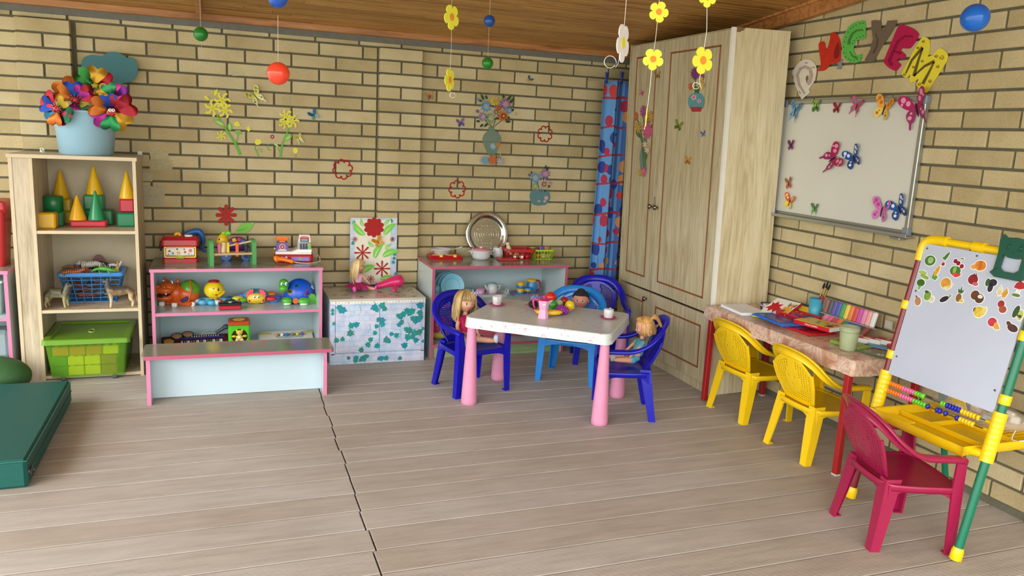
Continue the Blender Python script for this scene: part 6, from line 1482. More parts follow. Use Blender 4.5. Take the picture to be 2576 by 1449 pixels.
fruit('toy_pear', 'pale green toy fruit between the green apple and the grapes', 1408, 762, 0, .034, (.020, .020, .018), '#9fb88a')
fruit('toy_apple', 'dark red toy apple behind the yellow lemon', 1420, 757, 0, .040, (.023, .023, .023), '#a81a20')
fruit('toy_lemon', 'yellow toy lemon at the right of the fruit plate', 1433, 769, 0, .032, (.026, .026, .029), '#e8c81a')
def knob(n, k): return lambda q, d: q*(1+.07*sin(n*atan2(d.y, d.x))*sin(n*.8*d.z*1.8))
def berries(name, label, px, py, zc, R, c, r, n=46, cat='toy fruit'):
    q = at(px, py, 'z', ZD+zc); b = B(); m = pl(c, rough=.3); b.ell((0, 0, 0), [x*.88 for x in R], m, 18, 12)
    for k in range(n):
        z = 1-2*(k+.5)/n; a = k*2.39996; s_ = sqrt(1-z*z); b.ell((R[0]*.88*s_*cos(a), R[1]*.88*s_*sin(a), R[2]*.88*z), r, m, 8, 6)
    return solo(name, b, label, cat, (q.x, q.y, ZD+zc))
berries('toy_grapes', 'purple toy grapes at the front right of the fruit plate', 1415, 779, .027, (.036, .028, .024), '#8f2f86', .0062).rotation_euler = (0, .25, -.2)
berries('toy_blackberry', 'black toy blackberry at the left of the fruit plate', 1342, 766, .028, (.026, .024, .024), '#1a1416', .0055)
berries('toy_blueberries', 'pale blue-violet toy grapes at the back left of the fruit plate', 1349, 751, .030, (.030, .022, .018), '#7f86b4', .0085, 26)
b = B(); q = at(1390, 786, 'z', ZD+.02); b.tube(spline([(-.085, .008, .0), (-.06, -.004, .0), (-.02, -.012, .001), (.02, -.010, .002), (.045, .0, .002), (.052, .003, .002)], 3), [.004, .010, .0125, .0135, .014, .0145, .0145, .0145, .014, .0135, .013, .011, .008, .005, .003, .002], pl('#e8b81a'), n=12); solo('toy_banana', b, 'yellow toy banana at the front of the fruit plate', 'toy fruit', (q.x, q.y, ZD+.02), -.25)
b = B(); b.ell((0, 0, 0), (.02, .015, .010), pl('#d88a1e')); q = at(1352, 781, 'z', ZD+.016); solo('toy_orange', b, 'orange toy fruit under the blackberry on the plate', 'toy fruit', (q.x, q.y, ZD+.016))
# coffee pot
c = at(1366, 800, 'z', ZD); t = thing('toy_coffee_pot', 'pink faceted toy coffee pot in front of the fruit plate', 'coffee pot', (c.x, c.y, ZD), -.35)
PC = pl('#eda8cc', rough=.15); oct_ = lambda r, z, a=pi/8: [V(r*cos(a+k*pi/4), r*sin(a+k*pi/4), z) for k in range(8)]
b = B(); b.loft([oct_(.028, 0), oct_(.0285, .004), oct_(.0225, .042), oct_(.0215, .046), oct_(.0225, .050), oct_(.0235, .054), oct_(.0300, .093)], PC, sm=False); part('body', b, t)
b = B(); b.slab([V(.024, -.010, .093), V(.024, .010, .093), V(.044, 0, .095)], (0, 0, -.003), PC); b.loft([[V(.024, -.011, .092), V(.024, .011, .092), V(.022, 0, .068)], [V(.043, -.001, .0925), V(.043, .001, .0925), V(.042, 0, .090)]], PC, sm=False); part('spout', b, t)
b = B(); PD = pl('#cc2f74', rough=.2); b.loft([oct_(.031, .093), oct_(.031, .096), oct_(.010, .103)], PD, sm=False); b.lathe([(.005, .102), (.004, .106), (.0065, .111), (.006, .117), (0, .118)], PD, n=16); part('lid', b, t)
b = B(); b.tube([(-.026, 0, .095), (-.045, 0, .098), (-.055, 0, .088), (-.052, 0, .066), (-.048, 0, .053), (-.040, 0, .053)], [.006, .006, .006, .005, .004, .003], PD, n=8); part('handle', b, t)
b = B(); b.prism([(-.008, -.002), (-.004, .003), (0, -.001), (.003, .004), (.008, -.001), (.004, -.004), (-.004, -.004)], (0, -.0253, .076), FX, FZ, .0005, pl('#f4f0f4'), N=FN); part('emblem', b, t)
# ================================================================ ON THE CRAFT TABLE
ZC = .5272
def tbox(b, q, d, m, rz=0, bev=.001): return b.box(q, d, m, r=(0, 0, rz), b=bev)
# stack of white paper
b = B()
for k in range(7): b.box((random.uniform(-.001, .001), random.uniform(-.001, .001), .0012+k*.0021), (.150, .215, .0019), pap('#eceef2'), r=(0, 0, random.uniform(-.02, .02)))
solo('paper_stack', b, 'stack of white paper sheets at the wardrobe end of the craft table', 'paper', (2.783, -1.610, ZC), radians(-6))
t = thing('marker_box', 'white and navy box of markers behind the paper stack', 'box', (2.928, -1.640, ZC), radians(-20))
b = B(); b.box((0, 0, .018), (.055, .15, .034), pap('#e6e6e8', rough=.4), b=.001); part('carton', b, t)
b = B(); b.box((-.0005, .058, .018), (.0565, .036, .0355), pap('#1f2e62', rough=.4)); part('navy_end', b, t)
text('Maxi', .016, V(-.029, .058, .02), V(0, -1, 0), FZ, pap('#e8e8ec'), t); text('12', .016, V(-.0282, .022, .022), V(0, -1, 0), FZ, pap('#4a4a52'), t)
b = B()
for y, c in ((-.01, '#b83a3a'), (-.05, '#2a2a4a')): b.prism(circ(.010, 16), (-.0278, y, .02), V(0, -1, 0), FZ, .0005, pap(c), N=(-1, 0, 0)); b.prism(circ(.005, 12), (-.0284, y, .02), V(0, -1, 0), FZ, .0005, pap('#e8b0b0'), N=(-1, 0, 0))
part('printed_badge', b, t)
def printed_box(name, label, loc, rz, d, side, topc, art=0, rot=None, words=None, end=None, seed=0, cat='box'):
    t = thing(name, label, cat, loc, rz)
    if rot: t.rotation_euler = rot
    L, W_, H_ = d
    b = B(); b.box((0, 0, H_/2), d, pap(side, rough=.4), b=.001); part('carton', b, t)
    b = B(); b.box((0, 0, H_+.0003), (L*.985, W_*.985, .0008), pap(topc, rough=.35)); rng = random.Random(seed)
    for k in range(art):
        r = rng.uniform(.006, .018); c = rng.choice(['#c82a2a', '#2a4a9a', '#e8e2d0', '#e88a2a', '#3a8a4a', '#f0d040', '#7a3a6a', '#d8a080'])
        b.prism([(r*(1+.4*sin(3*a+k))*cos(a), r*.8*sin(a)) for a in [2*pi*i/12 for i in range(12)]], (rng.uniform(-.38, .38)*L, rng.uniform(-.38, .38)*W_, H_+.0007+.0001*k), (1, 0, 0), (0, 1, 0), .0002, pap(c, rough=.35))
    part('printed_lid', b, t)
    if end: b = B(); b.box((L/2+.0003, 0, H_/2), (.0008, W_*.98, H_*.96), pap(end)); part('end_flap', b, t)
    if words: text(words, H_*.55, V(0, -W_/2-.0006, H_*.5), FX, FZ, pap('#f4efe4'), t)
    return t
printed_box('green_game_box', 'green edged game box under the red dragon box', (2.933, -1.710, ZC+.017), 0, (.12, .17, .018), '#1f7a3a', '#e6e2d6', 6, seed=3, rot=(radians(24), 0, radians(-80)))
t = printed_box('dragon_box', 'box with a red dragon picture leaning behind the red basket', (2.913, -1.740, ZC+.030), 0, (.15, .15, .016), '#b8242c', '#e8e4da', 0, rot=(radians(26), 0, radians(-78)))
b = B(); b.prism(smooth2([(-.05, -.03), (-.035, .0), (-.05, .03), (-.03, .02), (-.02, .045), (-.005, .02), (.02, .03), (.015, .0), (.04, -.01), (.02, -.03), (.01, -.055), (-.005, -.03), (-.02, -.055), (-.03, -.03)], 2), (-.02, 0, .0172), (1, 0, 0), (0, 1, 0), .0004, pap('#c0252e'), N=(0, 0, 1)); part('dragon_print', b, t)
b = B()
for k in range(5): b.box((.03+.009*k, .04-.01*(k % 2), .0175), (.006, .03, .0006), pap(['#2f8a3a', '#c8282a', '#e0b020', '#c84a2a', '#1f6a3a'][k]))
b.box((.045, -.02, .0173), (.05, .07, .0005), pap('#e0a83a')); b.ell((.05, -.045, .018), (.016, .012, .0012), pap('#1a1a1a')); part('printed_figures', b, t)
printed_box('yellow_box', 'yellow card box leaning by the wall behind the dragon box', (2.973, -1.820, ZC+.022), 0, (.10, .11, .014), '#d8a020', '#d8b838', 3, rot=(radians(28), 0, radians(-75)), seed=8)
# spiral notebook
t = thing('spiral_notebook', 'small dark spiral notebook with a yellow edge on the craft table', 'notebook', (2.790, -1.760, ZC), radians(-62))
b = B(); b.box((0, 0, .005), (.085, .06, .009), pap('#3a3d3f', rough=.4), b=.001); b.box((0, -.0295, .005), (.082, .004, .007), pap('#e0cc2a')); part('cover', b, t)
b = B()
for k in range(8): b.tube([V(-.042, -.024+k*.007, .005)+V(-.004*cos(a*pi/4), 0, .006*sin(a*pi/4)) for a in range(8)], .0009, pl('#e8e8ec'), n=4, closed=True)
part('spiral', b, t)
crate('pencil_basket', 'red slotted tray with paints in the middle of the craft table', 'basket', (2.913, -1.875, ZC), radians(-84), .155, .10, .185, .125, .042, pl('#c01a28'), 3, 14, 8, rim=.006, lip=.008, th=.002)
for k, (x, y, c, L_) in enumerate(((2.913, -1.845, '#c82a34', 'red crumpled wrapper lying in the red tray'), (2.928, -1.895, '#b82430', 'dark red paint pot in the red tray'), (2.888, -1.885, '#6a3a8a', 'violet paint pot in the red tray'), (2.908, -1.935, '#3a3a8a', 'blue paint pot in the red tray'))):
    b = B(); b.ell((0, 0, .022), (.024, .020, .021), pl(c), 14, 9, fn=lambda q, d: q*(1+.12*sin(9*d.x+4*d.z))); solo('craft_supply', b, L_, 'craft supply', (x, y, ZC+.004), 0, 'things in the red tray')
# clay boards
def claybd(label, x, y, z, rz, c, c2):
    t = thing('clay_board', label, 'clay board', (x, y, z), rz)
    b = B(); b.box((0, 0, .004), (.165, .26, .007), pl(c), b=.002); part('base', b, t)
    b = B(); b.box((0, .012, .0085), (.130, .185, .003), pl(c2, rough=.15)); b.tube([V(x_, y_, .0085) for x_, y_ in rrect(.155, .25, .01, 3)], .0022, pl(c), n=6, closed=True)
    for k in range(9): b.box((-.073, -.085+k*.023, .0095), (.016, .003, .003), pl(c))
    part('raised_edge', b, t); return t
claybd('red plastic clay board under the blue one', 2.835, -2.01, ZC, radians(3), '#c01e28', '#a81a24')
claybd('blue plastic clay board with a ridged edge on the craft table', 2.808, -1.875, ZC+.0115, radians(-4), '#1f6fcc', '#3c56a8')
t = printed_box('plasticine_box', 'yellow and red plasticine box lying on the blue board', (2.883, -2.060, ZC+.022), radians(-78), (.20, .125, .020), '#c01e2a', '#e0cc2a', 0, words='ПЛАСТИЛИН', end='#ecebe6')
b = B(); rng = random.Random(5)
for k in range(9):
    r = .010; b.prism([(r*(1+.4*sin(3*a+k))*cos(a), r*.8*sin(a)) for a in [2*pi*i/10 for i in range(10)]], (-.03+.015*k, .02*sin(k*2), .0212+.0001*k), (1, 0, 0), (0, 1, 0), .0002, pap(['#e8d8c8', '#7a4a9a', '#2a6ab0', '#e8e2d0', '#d85a3a', '#e8b8a0', '#8a2a3a', '#c8342a', '#e0d8b0'][k], rough=.35))
for k, c in enumerate(('#2a8a3a', '#1f4a8a', '#c82a2a', '#2f7a5a', '#c8582a')): b.box((.075-.0*k, -.045+.014*k, .0213), (.032, .010, .0006), pap(c))
part('printed_children', b, t)
# blue beaker with brushes
t = thing('brush_beaker', 'sky blue plastic beaker with three paint brushes', 'beaker', (3.02, -1.868, ZC))
b = B(); m_ = pl('#3fa0bc', rough=.4); b.lathe([(.026, 0), (.028, .003), (.035, .118), (.0325, .118), (.026, .006), (0, .005)], m_, n=32); part('body', b, t)
for k, (dx, dy, tx, ty) in enumerate(((.0, .012, .030, -.022), (.005, .0, .036, -.040), (-.006, -.006, .030, -.062))):
    t2 = thing('paint_brush', 'red handled paint brush in the blue beaker, %s' % ('nearest the wardrobe', 'middle one', 'nearest the easel')[k], 'paint brush', (3.02, -1.868, ZC+.006), 0, 'paint brushes in the beaker')
    a = V(dx, dy, .004); e = V(tx*.6, ty*.9, .178+.006*(k == 1)); L = e-a
    b = B(); b.tube([a, a+L*.45, a+L*.70], [.003, .0042, .0038], pl('#a81e28'), n=8); part('handle', b, t2)
    b = B(); b.tube([a+L*.70, a+L*.92], [.0036, .0040], mat('#c8b070', rough=.25, metal=.9), n=8); part('ferrule', b, t2)
    b = B(); b.tube([a+L*.92, a+L*.98, a+L*1.06, a+L*1.12], [.0040, .0058, .0045, .0008], mat('#1c1614', rough=.9), n=8); part('bristles', b, t2)
# clay packs
CL = ['#8a4a3a', '#3a3840', '#4a3a9a', '#2a4ab0', '#2f9a3a', '#e8c82a', '#e87a1e', '#d8302a', '#c83aa8', '#e88ab0', '#f0a8a0', '#e8e8ea']
def claypack(label, loc, rot, L, h, cols, th=.02):
    t = thing('clay_pack', label, 'modelling clay', loc, 0, 'packs of modelling clay by the wall'); t.rotation_euler = rot
    w_ = L/len(cols)
    for k, c in enumerate(cols):
        b = B(); b.box((-L/2+w_*(k+.5), 0, h/2), (w_*.88, th, h*.9), mat(c, rough=.5, var=.08, bump=.3, scale=60), b=.006); part('clay_bar', b, t)
    b = B(); b.box((0, 0, .002), (L, th*1.3, .004), mat('#d8d4d0', rough=.1, alpha=.4)); b.box((0, -.5*th-.002, h*.5), (L*1.02, .0012, h), mat('#ffffff', rough=.05, alpha=.03)); part('clear_tray', b, t)
claypack('rainbow pack of modelling clay bars leaning on the right wall', (3.028, -2.08, ZC+.050), (radians(-14), 0, radians(-90)), .335, .082, CL)
claypack('pink to brown pack of modelling clay lying below the rainbow pack', (2.985, -2.085, ZC+.008), (radians(-48), 0, radians(-90)), .30, .068, ['#e08aa8', '#e0609c', '#c8324a', '#e07a2a', '#2a7a4a', '#2a3a9a', '#3a2a8a', '#2a2630', '#8a3a28'])
# jar, boxes, magazine
t = thing('plastic_pot', 'cloudy greenish plastic pot at the near end of the craft table', 'pot', (2.770, -2.370, ZC))
PGN = mat('#b9c49a', rough=.3, alpha=.72)
b = B(); b.lathe([(.032, 0), (.034, .004), (.040, .075), (.040, .083), (.0425, .084), (.0425, .092), (.0405, .093), (.0415, .104), (.0395, .104), (.037, .08), (.032, .006), (0, .006)], PGN, n=40); part('body', b, t)
b = B(); b.lathe([(.0, .001), (.031, .0065), (.0325, .018), (0, .018)], mat('#a8ac98', rough=.4), n=32); part('contents', b, t)
printed_box('green_box', 'flat lime green box behind the plastic pot', (2.833, -2.320, ZC), radians(-80), (.15, .09, .014), '#7ea03a', '#8aa84a', 2, seed=2)
for k, (x, y, z, rz) in enumerate(((2.918, -2.295, .008, -62), (2.948, -2.335, .012, -64), (2.978, -2.375, .016, -66))):
    printed_box('chalk_box', ('small red and white carton nearest the plastic pot', 'middle small red and white carton of three', 'small red and white carton nearest the easel')[k], (x, y, ZC+z), radians(rz), (.075, .05, .022), '#e6e4de', '#b8202c', 1, seed=k+11)['group'] = 'small red and white cartons'
printed_box('red_carton', 'small red carton lying beyond the three white ones', (2.978, -2.440, ZC+.016), radians(-70), (.07, .05, .012), '#b8202c', '#c0303a', 0)
printed_box('blue_booklet', 'thin blue booklet under the small cartons', (2.928, -2.385, ZC+.009), radians(-60), (.10, .08, .005), '#4a86b0', '#5a96bc', 0, cat='booklet')
t = printed_box('colouring_book', 'colouring book with an orange flower cover at the near end of the craft table', (2.888, -2.480, ZC), radians(-76), (.20, .16, .006), '#4a5a48', '#7a7a5a', 0, cat='book')
b = B()
for x, y, r, c in ((-.05, .02, .028, '#c8683a'), (.03, -.02, .034, '#b8523a'), (.06, .045, .018, '#c8b060'), (-.01, .05, .02, '#c8ccc4'), (-.07, -.04, .02, '#8a9a5a'), (.0, -.055, .018, '#d8d4c8')):
    b.prism([(q[0]*r, q[1]*r) for q in petals(6, .6, 1, 5)], (x, y, .0066), (1, 0, 0), (0, 1, 0), .0006, pap(c, rough=.3)); b.prism(circ(r*.3, 10, 0, 0), (x, y, .0072), (1, 0, 0), (0, 1, 0), .0004, pap('#5a3a2a', rough=.3))
part('printed_flowers', b, t)
b = B(); b.box((0, 0, .02), (.012, .04, .038), mat('#cfd3cf', rough=.1, alpha=.5), b=.003); b.ell((0, 0, .02), (.004, .012, .012), pl('#e8dc9a')); solo('clear_bag', b, 'small clear bag hanging at the wall beyond the clay pack', 'bag', (3.072, -2.29, ZC+.06))

# ================================================================ EASEL
ES = thing('easel', 'child\'s easel with red and green posts, white board and yellow tray', 'easel', (2.83, -2.94, 0))
EO = Vector(ES.location)
def ep(x, y, z): return V(x, y, z)-EO
EY, ERD, EGN = pl('#f0c80e', rough=.3), pl('#7a1622', rough=.25), pl('#0d6f50', rough=.3)
KX = .19
def post(y, z): return ep(2.566+KX*z, y, z)
YL, YR = -2.695, -3.190
for y, m, y0 in ((YL, ERD, YL), (YR, EGN, YR)):
    b = B(); b.cyl(post(y, .02), post(y, 1.0), .0145, m, n=20); part('post', b, ES, label='dark red post' if m is ERD else 'green post')
    b = B(); d = (post(y, 1)-post(y, 0)).normalized(); b.lathe([(.016, -.015), (.021, -.012), (.020, .02), (.0165, .032)], EY, post(y, .02), 20, d); part('foot_cap', b, ES)
    for z in ((.80, .60) if y == YL else (.80, .58)):
        b = B(); b.lathe([(.0185, -.017), (.0195, -.015), (.0195, .015), (.0185, .017)], EY, post(y, z), 24, d); part('collar', b, ES)
    b = B(); prof = []
    for k in range(9): z = .365+k*.0195; prof += [(.0228, (z-.365)*1.018), (.0228, (z-.365)*1.018+.0165), (.0222, (z-.365)*1.018+.0183)]
    b.lathe(prof, EY, post(y, .362), 24, d); part('joint_sleeve', b, ES)
    b = B(); s = -1 if y == YL else 1
    b.tube(spline([post(y, .975), post(y, 1.03), post(y, 1.055)+V(0, s*.02, 0), post(y, 1.062)+V(0, s*.06, 0), post(y, 1.062)+V(0, s*.10, 0)], 4), .0195, EY, n=18)
    b.slab([post(y, 1.0)+V(-.006, s*.005, 0), post(y, 1.05)+V(-.006, s*.06, 0), post(y, 1.035)+V(-.006, s*.07, 0), post(y, .985)+V(-.006, s*.02, 0)], V(.004, 0, 0), EY); part('corner_elbow', b, ES)
b = B(); b.cyl(post(YL, 1.062)+V(0, -.08, 0), post(YR, 1.062)+V(0, .08, 0), .0135, EY, n=20); b.lathe([(.019, -.022), (.020, .0), (.019, .022)], EY, post(-2.93, 1.062), 20, (0, 1, 0)); part('top_bar', b, ES)
for y, m in ((YL-.02, EGN), (YR+.02, ERD)):
    b = B(); b.cyl(ep(2.80, y, 1.03), ep(3.058, y-.0, .025), .0125, m, n=18); part('back_post', b, ES); b = B(); b.lathe([(.016, -.012), (.019, -.01), (.018, .02), (.014, .03)], EY, ep(3.059, y, .018), 18, (-.25, 0, 1)); part('foot_cap', b, ES)
# board
BN = V(-1, 0, KX).normalized()   # outward normal of the board
BU_ = V(KX, 0, 1).normalized()
def onboard(y, z): return ep(2.566+KX*z, y, z)+BN*.006
b = B(); b.slab([onboard(-2.712, .527), onboard(-3.172, .527), onboard(-3.172, 1.043), onboard(-2.712, 1.043)], BN*.006, mat('#b9bfcf', rough=.25, var=.04, scale=5)); wbd = part('white_board', b, ES)
b = B()
for y, z in ((-2.73, .86), (-2.73, .60), (-3.155, .60), (-3.155, .86), (-2.94, 1.03), (-2.725, 1.025)): b.lathe([(.004, 0), (.0035, .002), (0, .0025)], mat('#6a6a6e', rough=.3, metal=.8), onboard(y, z)+BN*.006, 12, BN)
part('rivets', b, wbd)
# tray
b = B(); TPc = pl('#eec20c', rough=.35)
tp_ = smooth2([(2.575, -2.755), (2.60, -2.735), (2.90, -2.735), (3.02, -2.745), (3.02, -3.135), (2.90, -3.15), (2.60, -3.145), (2.572, -3.12)], 4)
def tring(k, z): return [ep(2.795+(x-2.795)*k, -2.94+(y+2.94)*k, z) for x, y in tp_]
b.loft([tring(.90, .358), tring(.985, .368), tring(1., .398), tring(.985, .402), tring(.955, .398), tring(.90, .372)], TPc, cap=False)
b.add(tring(.90, .358), [tuple(range(len(tp_)))], TPc); b.add(tring(.90, .372), [tuple(range(len(tp_)))], TPc)
part('tray', b, ES)
b = B()
for x in (2.70, 2.86): b.box(ep(x, -2.94, .382), (.008, .36, .02), TPc, b=.003)
b.box(ep(2.78, -2.90, .382), (.16, .008, .02), TPc, b=.003)
for k in range(9): b.box(ep(2.635, -2.765-k*.012, .378), (.06, .005, .008), TPc, b=.002)
for k in range(16): b.box(ep(2.95, -2.76-k*.0235, .376), (.12, .004, .006), TPc, b=.001)
part('tray_ribs', b, ES)
for y, s in ((YL, -1), (YR, 1)):
    b = B(); b.tube([post(y, .385), post(y, .385)+V(-.01, s*.05, -.004)], .016, EY, n=14); part('tray_socket', b, ES)
# abacus
for zz, seq in ((.493, [('o', 0, 5), ('p', 5, 5), ('g', 10, 2.4), ('g', 12.6, 1), ('g', 19.6, 1.5), ('b', 21.4, 5), ('y', 26.6, 5), ('y', 31.9, 1)]), (.464, [('o', 0, 5), ('p', 5, 5), ('g', 10, 5), ('b', 15.2, 1), ('b', 18.6, 2), ('b', 21.6, 1), ('b', 25.6, 1), ('y', 26.8, 5)])):
    b = B(); A = post(YL, zz)+V(-.004, 0, 0); E_ = post(YR, zz)+V(-.004, 0, 0); b.cyl(A, E_, .0022, METAL, n=8)
    for P_, s in ((A, -1), (E_, 1)): b.lathe([(.010, .0), (.008, .036), (.006, .038)], EY, P_, 14, (0, s, 0))
    rod = part('abacus_rod', b, ES)
    for c, st, n in seq:
        k = 0
        while k < n-.3:
            y = YL-.040-(st+k)*.0121; P_ = V(A.x, y-EO.y, A.z)
            b = B(); prof = [(.004, -.0058), (.0085, -.004), (.0105, 0), (.0085, .004), (.004, .0058)]
            rings = []
            for r, h in prof: rings.append([P_+V(r*(1+.12*cos(6*a))*cos(a), h, r*(1+.12*cos(6*a))*sin(a)) for a in [2*pi*i/24 for i in range(24)]])
            b.loft(rings, pl({'o': '#f07a1e', 'p': '#e86a9a', 'g': '#6ac82a', 'b': '#1a22a8', 'y': '#f0c41a'}[c], rough=.3)); part('bead', b, rod); k += 1
# clip
t = thing('board_clip', 'dark green owl-shaped clip holding the top edge of the easel board', 'clip', EO+onboard(-3.082, 1.048)+BN*.010, 0, None, 1.1)
CU, CWv = V(0, -1, 0), BU_
GCL = pl('#0b4f3e', rough=.35)
b = B()
outer = [(-.056, .045), (-.050, .066), (-.036, .056), (0, .060), (.036, .056), (.050, .066), (.056, .045), (.050, .0), (.050, -.055), (.058, -.062), (.04, -.072), (-.04, -.072), (-.060, -.060), (-.050, -.050), (-.050, .0)]
hole_ = [(-.033, .002), (-.012, -.006), (.012, -.006), (.033, .002), (.033, -.040), (.020, -.050), (-.020, -.050), (-.033, -.040)]
for quad in (outer[0:1]+outer[1:7]+[(.056, .045), (.050, 0), (.033, .002), (.012, -.006), (-.012, -.006), (-.033, .002), (-.050, 0)],
             [(-.050, 0), (-.033, .002), (-.033, -.040), (-.050, -.055)], [(.033, .002), (.050, 0), (.050, -.055), (.033, -.040)],
             [(-.050, -.050), (-.033, -.040), (-.020, -.050), (.020, -.050), (.033, -.040), (.050, -.055), (.058, -.062), (.04, -.072), (-.04, -.072), (-.060, -.060)]):
    qd = []
    for p_ in quad:
        if p_ not in qd: qd.append(p_)
    b.prism(qd, (0, 0, 0), CU, CWv, .010, GCL, N=BN)
part('body', b, t)
b = B()
for s in (-1, 1): b.tube([V(0, 0, 0)+CU*(s*.020+.012*cos(a*pi/8))+CWv*(.028+.010*sin(a*pi/8))+BN*.010 for a in range(16)], .0012, GCL, n=5, closed=True); b.ell(CU*(s*.020)+CWv*.028+BN*.010, (.004, .005, .005), GCL, 10, 6)
b.prism([(-.004, .018), (.004, .018), (0, .006)], BN*.010, CU, CWv, .002, GCL, N=BN); part('owl_face', b, t)
# bag of blocks in the tray
t = thing('block_bag', 'clear bag of pastel blocks with a yellow label lying in the easel tray', 'bag', (2.90, -2.93, .388))
rng = random.Random(12)
for k in range(14):
    b = B(); b.box((rng.uniform(-.07, .08), rng.uniform(-.15, .15), .018+rng.uniform(0, .05)), (.035, .035, .03), pl(rng.choice(['#c8a8a0', '#a8b8a0', '#b8b0c8', '#d8c8b0', '#a8a8a0', '#c89a88'])), r=(rng.random(), rng.random(), rng.random()), b=.006); part('block', b, t)
b = B(); b.ell((0, 0, .045), (.10, .19, .05), mat('#e6e8ea', rough=.08, alpha=.22, bump=1., scale=25), 28, 16, fn=lambda q, d: V(q.x, q.y, max(q.z, -.044))*(1+.04*sin(9*d.x+7*d.y))); part('clear_film', b, t)
b = B(); b.box((-.075, .03, .075), (.004, .06, .05), pap('#e8c82a'), r=(0, -.5, 0)); part('label_card', b, t)
b = B(); b.tube(spline([(-.02, -.17, .03), (-.07, -.20, .01), (-.03, -.23, .02), (.02, -.21, .05), (.0, -.18, .06)]), .0022, pl('#e8e8e4'), n=6); part('white_cord', b, t)

# ---- fruit and vegetable magnets
def magnet(label, px, py, shapes, s=1.):
    """shapes: (colour, outline in mm, layer); a white die-cut rim lies under them"""
    d = (px-IW/2)/F*RT - (py-IH/2)/F*UP + FW
    tt = (2.566+KX*CAMP.z-CAMP.x)/(d.x-KX*d.z); P_ = CAMP+d*tt
    o = P_+BN*.0125; s = s*1.42
    t = thing('fruit_magnet', label, 'magnet', o, 0, 'fruit and vegetable magnets on the easel')
    b = B()
    for c, poly, ly in shapes:
        cx_ = sum(p[0] for p in poly)/len(poly); cy_ = sum(p[1] for p in poly)/len(poly)
        big = []
        for x, y in poly:
            L = sqrt((x-cx_)**2+(y-cy_)**2) or 1; big.append(((x+(x-cx_)/L*1.8)*.001*s, (y+(y-cy_)/L*1.8)*.001*s))
        b.prism(big, (0, 0, 0), CU, CWv, .0008+.00001*ly, pap('#f0f0ee', rough=.3), N=BN)
    part('backing', b, t)
    for k, (c, poly, ly) in enumerate(shapes):
        b = B(); b.prism([(x*.001*s, y*.001*s) for x, y in poly], BN*(.0009+.00025*ly), CU, CWv, .0003, mat(c, rough=.3, var=.22, scale=90), N=BN); part('print', b, t)
    return t
def E_(cx_, cy_, rx, ry=None, n=16, a=0.):
    ry = ry or rx; return [(cx_+rx*cos(t)*cos(a)-ry*sin(t)*sin(a), cy_+rx*cos(t)*sin(a)+ry*sin(t)*cos(a)) for t in [2*pi*i/n for i in range(n)]]
magnet('cabbage magnet at the top left of the easel board', 2346, 657, [('#4f7a3a', E_(0, 0, 17, 14), 0), ('#9ac07a', E_(2, 1, 9, 9), 1)])
magnet('radish magnet right of the cabbage', 2384, 655, [('#4a7a3a', [(-6, 4), (-2, 14), (6, 22), (9, 20), (5, 6), (0, -2)], 0), ('#6a9a4a', [(-10, 6), (-4, 8), (-2, 0), (-8, 0)], 0), ('#a81e48', E_(-2, -12, 5, 5), 0)])
magnet('cherries magnet at the top of the easel board', 2418, 662, [('#8a1428', E_(-10, 2, 6), 0), ('#8a1428', E_(0, -2, 6), 1), ('#a01a30', E_(12, -8, 6), 0), ('#7aa05a', [(0, 12), (10, 14), (14, 9), (6, 9)], 0)])
magnet('pumpkin magnet at the top right of the easel board', 2468, 669, [('#e0862e', E_(5, 0, 16, 13), 0), ('#e8a050', E_(-12, -6, 8, 6), 1), ('#c8701e', E_(5, 0, 5, 12), 2)])
magnet('courgette magnet at the left of the easel board', 2331, 692, [('#a8c070', E_(-6, 4, 14, 6, a=-.1), 0), ('#8fae4a', E_(4, -6, 15, 5, a=-.2), 1)])
magnet('corn magnet right of the courgettes', 2360, 690, [('#5a9a3a', [(-9, -14), (-6, 6), (4, -4), (10, -8), (4, -18)], 0), ('#e0a82e', E_(2, 8, 6, 15, a=-.25), 1)])
magnet('watermelon magnet in the second row of the easel board', 2410, 687, [('#3f7a2e', E_(-2, 4, 16, 13), 0), ('#d8443a', [(-10, -2), (18, 0), (14, -8), (4, -13), (-6, -9)], 1), ('#8fb85a', E_(-4, 7, 5, 10), 1)])
magnet('pomegranate magnet in the second row of the easel board', 2456, 705, [('#8f1a24', E_(-2, 0, 14, 13), 0), ('#c8646a', E_(8, -10, 8, 5), 1), ('#7a1420', [(-6, 10), (-3, 17), (0, 12), (4, 17), (5, 9)], 0)])
magnet('broccoli magnet at the left edge of the easel board', 2321, 718, [('#3a6a22', E_(0, 6, 13, 10), 0), ('#7aa84a', [(-5, 0), (5, 0), (2, -14), (-3, -14)], 0)])
magnet('melon magnet in the middle of the easel board', 2388, 717, [('#d89a3a', E_(-4, 3, 15, 14), 0), ('#e0d890', [(-8, -8), (4, -4), (16, 6), (14, -6), (4, -14)], 1)])
magnet('black grapes magnet right of the pomegranate', 2501, 718, [('#23222e', E_(2, 6, 11, 9), 0), ('#23222e', E_(-1, -8, 7, 11), 0), ('#3a5a2e', E_(-12, 4, 6, 10), 0)])
magnet('pear magnet with a cut half near the right edge of the easel board', 2530, 734, [('#e0cf9a', [(-10, 14), (-15, -4), (-10, -14), (-2, -10), (-4, 4)], 0), ('#d89a3a', [(8, 10), (-2, -6), (2, -16), (10, -14), (14, -2)], 0)])
magnet('toadstool magnet at the right edge of the easel board', 2568, 727, [('#b8202a', [(-12, 0), (-8, 12), (2, 18), (12, 14), (16, 2), (4, -2)], 0), ('#e6e2d4', [(-2, -2), (6, -2), (7, -16), (-4, -16)], 0), ('#5a7a3a', E_(0, -17, 11, 4), 1)])
